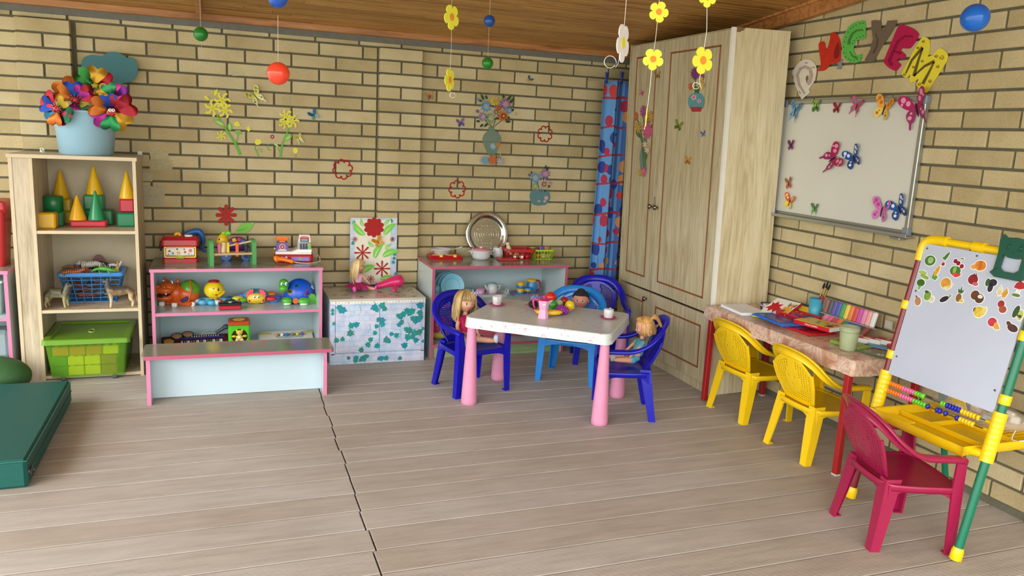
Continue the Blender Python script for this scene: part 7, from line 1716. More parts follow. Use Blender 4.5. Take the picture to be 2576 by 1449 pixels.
magnet('onion magnet at the lower left of the magnets', 2314, 757, [('#b8865a', E_(2, -2, 10, 12, a=.4), 0), ('#8a5a5a', [(-8, 6), (-10, 14), (-4, 12), (-2, 6)], 0)])
magnet('green apple magnet beside the onion', 2342, 748, [('#7aa03a', E_(-4, 2, 11, 13), 0), ('#e0d8b0', E_(12, -4, 7, 8), 1), ('#3a5a2a', E_(-10, 12, 6, 4), 1)])
magnet('aubergine magnet in the third row', 2386, 751, [('#2a1a2c', E_(-4, -4, 14, 7, a=.6), 0), ('#6a9a3a', [(6, 4), (12, 12), (14, 10), (10, 2)], 1)])
magnet('pineapple magnet in the third row', 2421, 743, [('#8a5a24', E_(-1, -8, 8, 11), 0), ('#3f6a3a', [(-6, 4), (-10, 14), (-3, 12), (0, 24), (3, 12), (10, 14), (5, 4)], 0), ('#e0c040', E_(9, -14, 6, 4), 1)])
magnet('coconuts magnet below the pomegranate', 2464, 748, [('#6a3a1e', E_(-6, 3, 12, 12), 0), ('#5a3018', E_(8, -3, 12, 12), 1), ('#e6e4dc', E_(9, 2, 7, 5), 2)])
magnet('quince magnet below the coconuts', 2469, 786, [('#e0bf3a', E_(0, 0, 14, 14), 0), ('#e8cf6a', E_(12, 3, 6, 13, a=-.3), 1), ('#4a5a2a', E_(-13, 3, 4, 6), 0)])
magnet('cut peach magnet in the right lower rows', 2527, 773, [('#9a2a24', E_(-4, 6, 9, 9), 0), ('#a84a2a', E_(4, -6, 10, 9), 1)])
magnet('avocado magnet at the right edge', 2568, 789, [('#2f4a22', E_(-6, 2, 7, 16, a=-.2), 0), ('#b8c85a', E_(7, -4, 7, 13), 1), ('#5a3018', E_(7, -7, 4, 4), 2)])
magnet('red apple and peach slice magnet, lowest but one', 2507, 817, [('#c82e44', E_(-6, 4, 12, 11), 0), ('#e0a83a', [(0, 2), (6, 8), (12, 0), (18, -8), (8, -12), (1, -8)], 1)])
magnet('brown dates magnet, lowest on the right', 2551, 823, [('#4a1e14', E_(4, -3, 14, 9, a=-.2), 0), ('#5a2818', E_(-8, 5, 8, 5, a=-.6), 1)])
# ================================================================ ON THE WALLS
def poly_on(pts, ax, val, c0):
    """photo-traced outline -> real outline on the wall plane, in wall coordinates around c0"""
    out = []
    for x, y in pts:
        q = at(x, y, ax, val); out.append(((q.x-c0.x, q.z-c0.z) if ax == 'y' else (-(q.y-c0.y), q.z-c0.z)))
    return out
def fr_(ax):
    return (V(1, 0, 0), V(0, 0, 1), V(0, -1, 0)) if ax == 'y' else (V(0, -1, 0), V(0, 0, 1), V(-1, 0, 0))
def cutout(name, label, cat, ax, val, px, py, layers, group=None, th=.0015):
    """flat paper figure on a wall: layers = (part name, colour, [outlines in photo px relative to (px, py)])"""
    c0 = at(px, py, ax, val); U, W_, N_ = fr_(ax)
    t = thing(name, label, cat, c0, 0, group)
    for k, (pn, col, polys) in enumerate(layers):
        one = {'lilies': 'lily', 'leaves': 'leaf', 'lily_hearts': 'lily_heart', 'bloom_hearts': 'bloom_heart', 'leaf_centres': 'leaf_centre', 'bloom_shade': 'bloom_shade'}.get(pn)
        b = B()
        for i, pl_ in enumerate(polys):
            b.prism(poly_on([(px+x, py+y) for x, y in pl_], ax, val, c0), N_*(k*.0009+i*.00004), U, W_, th if k == 0 else .0008, pap(col, rough=.6) if isinstance(col, str) else col, N=N_)
            if one: part(one, b, t); b = B()
        if not one: part(pn, b, t)
    return t
YW = -.002
def rot2(p, a): return (p[0]*cos(a)-p[1]*sin(a), p[0]*sin(a)+p[1]*cos(a))
WING = [(0, 0), (.10, .30), (.34, .78), (.62, 1.0), (.86, .94), (.92, .70), (.74, .36), (.42, .08)]
HIND = [(0, 0), (.42, .06), (.66, -.14), (.70, -.42), (.52, -.70), (.30, -.62), (.12, -.30)]
TAIL = [(0, 0), (.42, .06), (.62, -.14), (.62, -.42), (.55, -.62), (.60, -.95), (.50, -.98), (.42, -.68), (.28, -.60), (.12, -.30)]
def butterfly(label, ax, val, px, py, size, ang, fore, hind=None, spot=None, body='#2a2020', tail=False, group=None, asym=(1., 1.), lift=.35, veins=True, cat='butterfly'):
    """paper butterfly; size = wing span half in metres; wings stand a little off the wall"""
    c0 = at(px, py, ax, val); U0, W0, N_ = fr_(ax); a = radians(ang)
    U = U0*cos(a)+W0*sin(a); W_ = W0*cos(a)-U0*sin(a)
    t = thing('paper_butterfly', label, cat, c0, 0, group)
    hind = hind or fore
    for s, k in ((-1, asym[0]), (1, asym[1])):
        Us = (U*s*cos(lift)+N_*sin(lift))*k
        def put_(poly, col, off, sc_=1.):
            pts = smooth2(poly, 3); vs = [N_*(.0015+off)+Us*(x*size*sc_)+W_*(y*size*sc_) for x, y in pts]; return vs
        nn = Us.cross(W_).normalized()
        if nn.dot(N_) < 0: nn = -nn
        b = B(); b.slab(put_(WING, fore, 0), nn*.0007, pap(fore, rough=.4)); 
        if spot:
            for (cx_, cy_, r) in ((.62, .74, .14), (.40, .46, .13), (.74, .52, .07)): b.slab([N_*.0015+nn*.0008+Us*(size*(cx_+r*cos(q)))+W_*(size*(cy_+r*sin(q)*1.2)) for q in [2*pi*i/8 for i in range(8)]], nn*.0003, pap(spot, rough=.4))
        part('fore_wing', b, t)
        b = B(); b.slab(put_(TAIL if tail else HIND, hind, .0004), nn*.0007, pap(hind, rough=.4))
        if spot:
            for (cx_, cy_, r) in ((.46, -.34, .12), (.34, -.12, .07)): b.slab([N_*.0019+nn*.0008+Us*(size*(cx_+r*cos(q)))+W_*(size*(cy_+r*sin(q))) for q in [2*pi*i/8 for i in range(8)]], nn*.0003, pap(spot, rough=.4))
        part('hind_wing', b, t)
    b = B(); bm_ = pap(body)
    b.tube([W_*(size*.34)+N_*.003, W_*(size*.12)+N_*.0035, W_*(-size*.10)+N_*.003, W_*(-size*.42)+N_*.0025], [size*.03, size*.055, size*.06, size*.02], bm_, n=8)
    for s in (-1, 1): b.tube([W_*(size*.33)+N_*.003, W_*(size*.52)+U*(s*size*.10)+N_*.005, W_*(size*.66)+U*(s*size*.22)+N_*.006], size*.012, bm_, n=4)
    part('body', b, t)
    return t
# --- yellow lily bunches
def lily(b, x, y, r, n=6, a0=0.):
    pass
def lilypoly(cx_, cy_, r, a0, n=6):
    out = []
    for k in range(n):
        a = a0+2*pi*k/n
        for (rr, da) in ((.28, -.42), (.72, -.34), (1.0, .02), (1.02, .26), (.86, .28), (.62, .10), (.30, .30)): out.append((cx_+r*rr*cos(a+da), cy_+r*rr*sin(a+da)))
    return out
LY, LY2, LG, LG2 = '#e3dc52', '#efe880', '#6fae4a', '#b9d87a'
def stem(pts, w_):
    l = []; r = []
    for i, (x, y) in enumerate(pts):
        a = pts[max(i-1, 0)]; c = pts[min(i+1, len(pts)-1)]; dx, dy = c[0]-a[0], c[1]-a[1]; L = sqrt(dx*dx+dy*dy); ww = w_*(.5+.5*i/(len(pts)-1)); l.append((x-dy/L*ww, y+dx/L*ww)); r.append((x+dy/L*ww, y-dx/L*ww))
    return l+r[::-1]
def lf(x0, y0, x1, y1, w_):
    dx, dy = x1-x0, y1-y0; L = sqrt(dx*dx+dy*dy); nx, ny = -dy/L, dx/L
    return [(x0+dx*t+nx*w_*sin(pi*t**.85)*s, y0+dy*t+ny*w_*sin(pi*t**.85)*s) for s, ts in ((1, [i/8 for i in range(9)]), (-1, [i/8 for i in range(7, 0, -1)])) for t in ts]
cutout('lily_sticker', 'larger yellow lily bunch sticker with a green stem on the left bricks', 'wall sticker', 'y', YW, 565, 300, [
    ('stem', LG, [stem([(-20, -12), (-12, 2), (-5, 14), (4, 26), (14, 40), (26, 60), (34, 76), (40, 90)], 3.6), stem([(28, 34), (34, 40), (30, 56), (33, 61)], 1.2)]),
    ('leaves', '#7fb85a', [lf(0, 16, -30, 0, 6), lf(14, 30, 12, 6, 6.5), lf(44, 36, 26, 28, 5)]),
    ('leaf_centres', LG2, [lf(-2, 15, -25, 3, 2.6), lf(14, 27, 12, 10, 2.6), lf(-30, -64, -34, -72, 2)]),
    ('lilies', LY, [lilypoly(-30, -28, 22, .3), lilypoly(-6, -48, 21, 1.), lilypoly(1, -22, 20, .1), lilypoly(-8, 41, 13, .5), [(-52, -58), (-46, -60), (-38, -50), (-42, -48), (-50, -52)], [(24, 8), (34, 4), (40, 16), (30, 19), (23, 14)], [(55, 20), (62, 18), (66, 26), (60, 32), (55, 26)], [(-28, -70), (-18, -76), (-18, -64), (-26, -58)]]),
    ('lily_hearts', '#d8c82e', [E_(-30, -28, 4), E_(-6, -48, 4), E_(1, -22, 4), E_(-8, 41, 2.5)])])
cutout('lily_sticker', 'smaller yellow lily bunch sticker right of the larger one', 'wall sticker', 'y', YW, 715, 335, [
    ('stem', LG, [stem([(14, -22), (10, -8), (2, 10), (-4, 26), (-8, 45), (-10, 62)], 3.2), stem([(-12, 46), (-18, 32), (-28, 26)], 1.5), stem([(-28, 26), (-38, 27), (-43, 34), (-40, 42), (-33, 43)], 1.1)]),
    ('leaves', '#7fb85a', [lf(0, 18, 21, 4, 6)]),
    ('leaf_centres', LG2, [lf(3, 16, 17, 7, 2.4), [(-24, 24), (-18, 28), (-14, 34), (-17, 35), (-26, 28)]]),
    ('lilies', LY, [lilypoly(4, -44, 17, .2), lilypoly(20, -30, 18, .9), lilypoly(0, -26, 15, .5), [(8, -60), (12, -58), (18, -50), (12, -52)]]),
    ('lily_hearts', '#d8c82e', [E_(4, -44, 3), E_(20, -30, 3), E_(0, -26, 3)])])
cutout('tulip_sticker', 'small yellow tulip sticker with a curled stem between the lily bunches', 'wall sticker', 'y', YW, 648, 360, [('stem', LG, [stem([(-8, 5), (-6, 16), (-1, 26), (2, 33)], 1.4), stem([(-2, 20), (4, 14), (10, 16), (10, 22), (5, 22)], .9)]), ('bloom', LY, [[(-7, -6), (-2, -12), (2, -9), (6, -11), (11, -2), (6, 3), (0, 5), (-6, 3)]])])
cutout('bud_sticker', 'yellow bud sticker at the right below the small butterfly', 'wall sticker', 'y', YW, 743, 380, [('stem', LG, [stem([(0, 6), (1, 12), (0, 18)], .8)]), ('bud', LY, [[(-6, -5), (-2, -9), (5, -7), (7, 0), (3, 6), (-3, 6), (-6, 2)]])])
cutout('berry_sticker', 'tiny dark red flower sticker between the lily bunches', 'wall sticker', 'y', YW, 685, 344, [('petals', '#8a2a40', [[(x*6, y*6) for x, y in petals(6, .5, 1, 4)]]), ('heart', '#e8e0d0', [E_(0, 0, 1.6)])])
butterfly('yellow patterned butterfly sticker above the lily bunches', 'y', YW, 644, 244, .055, 40, '#d8d06a', '#e6e2a0', '#8f8a5a', '#6a6440', tail=True, group=None)
butterfly('translucent blue butterfly right of the lily bunches', 'y', YW, 790, 291, .036, 35, '#2f6a9a', '#7fa8a8', None, '#1a1a2a', lift=.6)
butterfly('small yellow butterfly sticker above the bud', 'y', YW, 752, 350, .030, 30, '#d8d45a', '#e8e6b0', '#9a9440', '#6a6440', tail=True)
# --- red paper flowers and leaf
def ring_flower(label, px, py, R, a0):
    c0 = at(px, py, 'y', YW); t = thing('flower_outline', label, 'wall sticker', c0, 0, 'red flower outlines on the bricks'); b = B(); s = mpp(c0); n = 8; pts = []
    for k in range(n):
        a = a0+2*pi*k/n; c = V(cos(a)*R*.66, 0, sin(a)*R*.66); rr = R*.30
        for q in range(11): th_ = a-1.75+3.5*q/10; pts.append(c+V(cos(th_)*rr, 0, sin(th_)*rr))
    b.tube(pts, .0040, REDP, n=6, closed=True, flat=.5, upv=(0, -1, 0)); part('outline', b, t)
ring_flower('red flower outline nearest the pilaster, on the left bricks', 862, 426, .063, .2)
ring_flower('red flower outline on the right bricks, lower one', 1150, 476, .059, .1)
ring_flower('red flower outline on the right bricks, upper one', 1371, 337, .055, .35)
cutout('red_flower_cutout', 'solid red eight-petalled flower above the red toy box', 'wall sticker', 'y', YW, 569, 541, [('petals', '#a82a24', [[(x, -y) for x, y in starf(8, 11, 22, 5.0, 6)]])])
cutout('leaf_cutout', 'green leaf cut-out above the hammer bench', 'wall sticker', 'y', YW, 615, 573, [('leaf', '#7fc452', [smooth2([(-22, 8), (-12, 12), (4, 13), (14, 6), (20, -4), (24, -13), (8, -12), (-6, -10), (-14, -2)], 3)]), ('vein', '#4f8a34', [[(-18, 6), (-4, 4), (8, -3), (8, -2), (-4, 5.5), (-18, 7.2)]])])
# --- butterflies, right segment
butterfly('brown butterfly sticker beside the pilaster on the right bricks', 'y', YW, 1081, 243, .028, 20, '#a8683a', '#8f5a38', '#d8b080', lift=.15)
butterfly('violet and blue butterfly sticker left of the large vase', 'y', YW, 1159, 310, .030, 15, '#7a5a88', '#4a4f8a', None, lift=.15)
butterfly('dark blue and tan butterfly sticker high on the right bricks', 'y', YW, 1331, 201, .024, -35, '#2f5f80', '#c8a060', None, lift=.15)
butterfly('black and white butterfly standing out at the foot of the large vase sticker', 'y', YW, 1259, 398, .034, 25, '#d8cfae', '#c8be9a', '#6a6250', '#1a1a1a', asym=(1., .35), lift=.7)
# --- vase stickers
def daisy(cx_, cy_, r, n=9, a0=0): return [(cx_+x*r, cy_+y*r) for x, y in [rot2(p, a0) for p in petals(n, .42, 1, 6)]]
def bouquet(ox, oy, fl, lv, st):
    return [('stems', '#3f5a30', [stem(s, 1.) for s in st]), ('leaves', '#2f4a2a', [lf(*l) for l in lv])]+[('blooms', c, [daisy(x, y, r, 10, x*.1)]) for x, y, r, c in fl]+[('bloom_shade', c2, [daisy(x, y, r*.55, 8, .3)]) for x, y, r, c2 in [(x, y, r, {'#5f93b8': '#8fb8d0', '#d8c45a': '#b89a2a', '#8f6a9a': '#b89ac0', '#c8743a': '#8a3a1e', '#7f9a70': '#b0c49a', '#b8b0a8': '#8a5a3a', '#8f7aa0': '#b8a8c8'}.get(c, '#ffffff')) for x, y, r, c in fl if r > 8]]+[('bloom_hearts', '#d8923a', [E_(x, y, r*.2) for x, y, r, c in fl if r > 8])]
GL = mat('#7f9a8a', rough=.15, alpha=.55, var=.1)
bv = bouquet(0, 0, [(-15, -72, 15, '#5f93b8'), (6, -85, 12, '#d8c45a'), (33, -78, 16, '#8f6a9a'), (42, -62, 9, '#5f93b8'), (27, -48, 15, '#c8743a'), (8, -58, 12, '#b8b0a8'), (-4, -43, 14, '#7f9a70'), (-24, -46, 12, '#8f7aa0'), (-36, -90, 4, '#5f93b8'), (-37, -60, 5, '#6a5a8a'), (60, -53, 4, '#c89a9a'), (15, -68, 9, '#c8743a')],
    [(-20, -88, -28, -104, 3), (-12, -90, -16, -101, 3), (-24, -85, -34, -88, 2.5), (30, -92, 28, -103, 3), (38, -88, 50, -100, 3), (44, -78, 56, -95, 3), (-30, -34, -40, -36, 3), (-22, -28, -30, -20, 3), (30, -38, 46, -46, 4), (34, -34, 48, -34, 3.5), (-10, -30, -20, -20, 3), (48, -60, 56, -66, 3)], [[(0, -20), (-10, -40)], [(2, -20), (12, -45)], [(3, -20), (28, -40)], [(-2, -20), (-24, -45)]])
cutout('vase_sticker', 'large glass vase sticker with mixed daisies on the right bricks', 'wall sticker', 'y', YW, 1237, 340, [('vase', GL, [smooth2([(-8, -20), (6, -20), (8, -12), (20, -2), (24, 12), (18, 28), (8, 50), (-8, 50), (-18, 30), (-24, 12), (-18, -4), (-8, -12)], 3)]), ('vase_print', '#8fb0c0', [daisy(3, 28, 9, 8)]), ('vase_print_orange', '#b87a3a', [daisy(15, 24, 8, 7)])]+bv+[('base_blue_bloom', '#6a9ab8', [daisy(-20, 63, 11, 9)]), ('base_orange_bloom', '#b8683a', [daisy(0, 62, 14, 10)]), ('base_grey_bloom', '#a8a4a8', [daisy(18, 66, 10, 9)])], th=.0008)
sv = bouquet(0, 0, [(-12, -43, 14, '#5f93b8'), (13, -53, 14, '#8f6a9a'), (9, -27, 14, '#b8b0a8'), (-13, -22, 9, '#7f9a70'), (-27, -50, 4, '#6a5a8a'), (26, -30, 5, '#b88a9a')], [(14, -62, 15, -76, 2.5), (18, -62, 22, -72, 2.5), (-20, -52, -22, -60, 2), (18, -18, 26, -24, 3), (10, -12, 16, -8, 3)], [[(0, -8), (-8, -35)], [(3, -8), (10, -45)], [(5, -8), (9, -25)]])
cutout('vase_sticker', 'small round vase sticker with daisies, lower on the right bricks', 'wall sticker', 'y', YW, 1358, 490, [('vase', mat('#5f8a8e', rough=.2, alpha=.85, var=.15, scale=40), [smooth2([(-16, -12), (16, -12), (25, -4), (26, 10), (18, 22), (10, 26), (-14, 26), (-24, 14), (-25, -2)], 3)]), ('vase_print', '#c8a8a8', [daisy(16, 8, 6, 6), daisy(12, 16, 4, 5), daisy(-2, 16, 3, 5)])]+sv, th=.0008)

# --- tape remnants and pale patches on the bricks
for k, (px, py, w_, h_, c) in enumerate(((598, 185, 28, 12, '#c2bb90'), (596, 215, 30, 14, '#c4bd92'), (385, 480, 60, 26, '#b3a98c'), (380, 505, 66, 26, '#b0a78c'), (365, 445, 40, 24, '#b5ab8e'), (400, 390, 48, 26, '#b8ab84'), (405, 415, 60, 26, '#b7ab86'), (720, 252, 20, 22, '#b8ab7c'), (1240, 345, 1, 1, '#b0a070'))):
    if w_ < 5: continue
    rng = random.Random(k); pts = [(px+w_*.5*max(-1, min(1, 1.5*cos(a)))*(.9+.15*rng.random()), py+h_*.5*max(-1, min(1, 1.6*sin(a)))*(.88+.12*rng.random())) for a in [2*pi*i/18 for i in range(18)]]
    c0 = at(px, py, 'y', -.0018); b = B(); b.prism(poly_on(pts, 'y', -.0018, c0), (0, 0, 0), FX, FZ, .0006, mat(c, rough=.9, var=.15, scale=60), N=FN)
    solo('glue_mark', b, ('pale glue mark above the tape mark, over the lilies', 'pale glue mark just above the lily bunch', 'pale plaster patch beside the shelf unit, second from below', 'lowest pale plaster patch beside the shelf unit', 'pale plaster patch beside the shelf unit, third from below', 'highest pale plaster patch beside the shelf unit', 'pale plaster patch beside the shelf unit, under the highest', 'faint glue mark right of the yellow butterfly')[k], 'mark', c0)

# --- wardrobe stickers (flat on the tilted doors)
def wpl(px, py):
    x = 2.7
    for _ in range(3): q = at(px, py, 'x', x); x = 2.728-.02618*q.z-.0015
    return q
def wcut(name, label, px, py, layers, cat='door sticker'):
    c0 = wpl(px, py); t = thing(name, label, cat, c0); t.rotation_euler = (0, TILT, 0)
    for k, (pn, col, polys) in enumerate(layers):
        b = B()
        for i, pl_ in enumerate(polys):
            o = [];
            for x, y in pl_: q = wpl(px+x, py+y); o.append((-(q.y-c0.y), (q.z-c0.z)))
            b.prism(o, V(-1, 0, 0)*(.0001+k*.0004+i*.00003), V(0, -1, 0), FZ, .0004, pap(col, rough=.4) if isinstance(col, str) else col, N=(-1, 0, 0))
        part(pn, b, t)
    return t
def narrow(p, k=.62): return [(x*k, y) for x, y in p]
wcut('vase_sticker', 'round turquoise vase sticker with flowers high on the right wardrobe door', 1752, 255, [
    ('stems', '#3f6a3a', [stem([(0, -20), (-4, -60), (-8, -80)], 1.2), stem([(4, -20), (8, -55)], 1.2), stem([(2, -20), (12, -45)], 1), [(-6, -36), (8, -36), (6, -18), (-4, -18)]]), ('leaves', '#4a6a3a', [lf(8, -55, 14, -66, 3), lf(-6, -62, -12, -72, 3)]),
    ('vase', '#5a9aa0', [smooth2([(-10, -20), (10, -20), (19, -8), (19, 8), (12, 20), (-12, 20), (-20, 8), (-20, -8)], 3)]), ('vase_foot', '#a83a3e', [[(-15, 14), (15, 14), (11, 26), (-11, 26)]]),
    ('purple_bloom', '#7a3a7a', [narrow(daisy(0, 0, 16, 12)) and [(x-3, y-70) for x, y in narrow(daisy(0, 0, 17, 12), .7)]]), ('violet_bloom', '#8f4a7a', [[(x+14, y-64) for x, y in narrow(daisy(0, 0, 11, 9), .7)]]), ('orange_bloom', '#c8623a', [[(x-14, y-37) for x, y in narrow(daisy(0, 0, 10, 8), .6)]]), ('yellow_blooms', '#d0b04a', [[(x+14, y-40) for x, y in narrow(daisy(0, 0, 12, 8), .7)], [(x+14, y-56) for x, y in narrow(daisy(0, 0, 7, 7), .7)]]),
    ('pink_print', '#e0b0b8', [[(x-5, y-10) for x, y in daisy(0, 0, 8, 5)], [(x+8, y-1) for x, y in daisy(0, 0, 6, 5)]]), ('red_hearts', '#c8505a', [E_(-5, -10, 2.5), E_(8, -1, 2)])])
wcut('vase_sticker', 'tall slim vase sticker with pink flowers on the left wardrobe door', 1621, 370, [
    ('vase', mat('#7f9a94', rough=.2, alpha=.6), [smooth2([(-4, -22), (5, -22), (6, 0), (4, 30), (6, 60), (-8, 60), (-12, 30), (-8, 0)], 3)]),
    ('stems', '#3f6a3a', [stem([(0, 60), (-2, 0), (-12, -60), (-20, -72)], 1.), stem([(2, 60), (2, 0), (-2, -80)], 1.), stem([(2, 50), (3, 0), (12, -70)], 1.), stem([(-2, 50), (-6, -10), (-14, -45)], 1.)]), ('leaves', '#4f6a3e', [lf(-8, -22, -22, -40, 4), lf(10, -60, 12, -85, 3), lf(12, -40, 20, -58, 3), lf(0, 30, -6, 0, 2), lf(2, 40, 8, 5, 2)]),
    ('purple_bloom', '#a04a88', [[(x-2, y-90) for x, y in narrow(daisy(0, 0, 16, 11), .6)]]), ('pink_bloom', '#c85a80', [[(x+8, y-42) for x, y in narrow(daisy(0, 0, 24, 13), .6)]]), ('orange_bloom', '#c8623a', [[(x-20, y-77) for x, y in narrow(daisy(0, 0, 12, 8), .5)]]), ('tan_blooms', '#b8944a', [[(x-15, y-50) for x, y in narrow(daisy(0, 0, 16, 9), .6)], [(x+17, y-76) for x, y in narrow(daisy(0, 0, 16, 9), .55)]]),
    ('cream_blooms', '#d8b89a', [[(x+3, y-6) for x, y in narrow(daisy(0, 0, 9, 6), .8)], [(x+8, y+8) for x, y in narrow(daisy(0, 0, 9, 6), .8)]]), ('base_blooms', '#c86a88', [[(x-1, y+62) for x, y in narrow(daisy(0, 0, 14, 9), .6)], ]), ('base_yellow', '#b89a3a', [[(x-10, y+64) for x, y in narrow(daisy(0, 0, 10, 7), .6)]])])
def wfly(label, px, py, s, ang, c1, c2):
    a = radians(ang); k = s
    def pp(poly, sg): return [(x*.8, -y) for x, y in [rot2((sg*p[0]*k, p[1]*k), a) for p in poly]]
    return wcut('butterfly_sticker', label, px, py, [('fore_wings', c1, [pp(WING, -1), pp(WING, 1)]), ('hind_wings', c2, [pp(HIND, -1), pp(HIND, 1)]), ('body', '#2a2420', [pp([(-.05, .3), (.05, .3), (.04, -.4), (-.04, -.4)], 1)])])
wfly('olive butterfly sticker in the middle of the right wardrobe door', 1706, 317, 15, -20, '#7a8a3a', '#5a6a2a')
wfly('small blue butterfly sticker at the right edge of the wardrobe door', 1769, 338, 9, 10, '#4a6aa0', '#6a86b0')
wfly('orange butterfly sticker on the right wardrobe door', 1730, 405, 12, -10, '#c8862e', '#a8642a')
wfly('yellow brown butterfly sticker at the top of the left wardrobe door', 1654, 190, 11, 5, '#a8803a', '#8a6a3a')
wfly('pink half butterfly sticker on the left wardrobe door', 1615, 234, 8, 70, '#c8748a', '#a85a6a')

# --- whiteboard
XW = XR-.022
WBt = thing('whiteboard', 'whiteboard in an aluminium frame covered with paper butterflies on the right wall', 'whiteboard', (XR-.002, -1.86, 1.33))
WO = Vector(WBt.location); ALU = mat('#a9aba6', rough=.3, metal=.7, var=.04); GRC = mat('#7f8791', rough=.45)
y0_, y1_, z0_, z1_ = -1.383, -2.318, 1.022, 1.632
b = B(); b.box(V(XR-.012, (y0_+y1_)/2, (z0_+z1_)/2)-WO, (.014, y0_-y1_-.02, z1_-z0_-.02), mat('#d2d0c6', rough=.2, var=.02, scale=4)); part('panel', b, WBt)
for (ya, yb, za, zb) in ((y0_, y1_, z1_-.022, z1_), (y0_, y1_, z0_, z0_+.022), (y0_, y0_-.012, z0_, z1_), (y1_+.022, y1_, z0_, z1_)):
    b = B(); b.box(V(XR-.014, (ya+yb)/2, (za+zb)/2)-WO, (.024, abs(ya-yb), zb-za), ALU, b=.003); part('frame_rail', b, WBt)
for y in (y0_-.014, y1_+.014):
    for z in (z0_+.016, z1_-.016): b = B(); b.box(V(XR-.015, y, z)-WO, (.028, .036, .036), GRC, b=.004); part('corner_cap', b, WBt)
b = B(); b.box(V(XR-.035, -1.86, z0_-.004)-WO, (.05, .97, .008), ALU, b=.002); b.box(V(XR-.060, -1.86, z0_+.002)-WO, (.004, .97, .014), ALU, b=.001); b.box(V(XR-.03, y1_+.05, z0_-.016)-WO, (.03, .06, .012), ALU, b=.003); part('pen_ledge', b, WBt)
b = B(); b.prism([(0, 0), (.045, 0), (.04, -.055)], V(XR-.0195, -2.265, 1.612)-WO, (0, -1, 0), FZ, .0006, pap('#26345e'), N=(-1, 0, 0)); part('corner_print', b, WBt)
BF = 'paper butterflies on the whiteboard'
XB = XR-.0205
for lab, px, py, s, ang, f, h, sp, tl, asym in (
    ('blue butterfly at the top left corner of the whiteboard', 2001, 281, .055, -15, '#5f93b8', '#7fa4bc', '#3f6a90', True, (.75, 1)),
    ('green butterfly at the top edge of the whiteboard', 2055, 269, .036, 0, '#8fb84a', '#4a7a2e', '#3a5a24', False, (1, 1)),
    ('small red butterfly at the top edge of the whiteboard', 2107, 273, .030, -5, '#a8242e', '#8f1e28', '#5a1418', False, (1, 1)),
    ('pink and blue butterfly at the top edge of the whiteboard', 2156, 269, .044, -20, '#c8385a', '#b8506a', '#5a7aa8', True, (1, 1)),
    ('orange and yellow butterfly at the top edge of the whiteboard', 2225, 276, .062, -15, '#e09a2e', '#e0c45a', '#b8641e', False, (1, 1)),
    ('large magenta butterfly over the top right corner of the whiteboard', 2308, 275, .082, 22, '#a81e5a', '#8f2f5e', '#d890a8', True, (1, 1)),
    ('small purple butterfly at the left edge of the whiteboard', 1991, 367, .031, 5, '#6a2a58', '#7a3a68', None, False, (.8, 1)),
    ('large magenta butterfly in the middle of the whiteboard', 2096, 400, .074, -62, '#a81e50', '#8f2f5e', '#d890a8', True, (1, 1)),
    ('blue and white butterfly in the middle of the whiteboard', 2150, 400, .060, 28, '#1f4a94', '#24407a', '#cfd8e8', False, (1, 1)),
    ('orange and olive butterfly near the lower left corner of the whiteboard', 1985, 463, .036, 15, '#b8784a', '#c8643e', '#6a5a3a', False, (.7, 1)),
    ('yellow and red butterfly at the lower left corner of the whiteboard', 1987, 509, .046, -15, '#d8502e', '#e0c84a', '#e8d87a', False, (1, 1)),
    ('small green butterfly at the bottom edge of the whiteboard', 2051, 526, .030, 0, '#4a7a4a', '#6a9a50', None, True, (1, 1)),
    ('pink butterfly near the lower right corner of the whiteboard', 2219, 532, .062, -8, '#c86aa8', '#c878b0', '#a83a80', False, (1, 1)),
    ('blue and white butterfly in the lower right corner of the whiteboard', 2264, 527, .060, 30, '#1f4a94', '#24407a', '#cfd8e8', False, (1, 1))):
    butterfly(lab, 'x', XB, px, py, s, ang, f, h, sp, tail=tl, group=BF, asym=asym, lift=.30)
c_ = PBp(951, 609)+V(0, -.004, 0)
butterfly('orange butterfly on the leaning picture board under the big red flower', 'y', c_.y, 951, 609, .038, 30, '#c8861e', '#d89a3a', None, lift=.35)

# --- letters spelling the word on the right wall
XL = XR-.003
def letter(ch, label, px, py, col, outer, deco):
    c0 = at(px, py, 'x', XL); t = thing('letter_cutout', label, 'letter', c0, 0, 'cut-out letters above the whiteboard')
    b = B(); b.prism(poly_on([(px+x, py+y) for x, y in outer], 'x', XL, c0), (0, 0, 0), V(0, -1, 0), FZ, .003, pap(col, rough=.6, var=.08, scale=30), N=(-1, 0, 0)); part('letter_shape', b, t)
    for k, (pn, c, polys) in enumerate(deco):
        b = B()
        for i, pl_ in enumerate(polys): b.prism(poly_on([(px+x, py+y) for x, y in pl_], 'x', XL, c0), (-.0032-k*.0002, 0, 0), V(0, -1, 0), FZ, .0005, pap(c, rough=.8, var=.2, scale=90), N=(-1, 0, 0))
        part(pn, b, t)
    return t
def LP(pts, cx_, cy_): return [(1940+x/4.0252-cx_, y/4.0252-cy_) for x, y in pts]
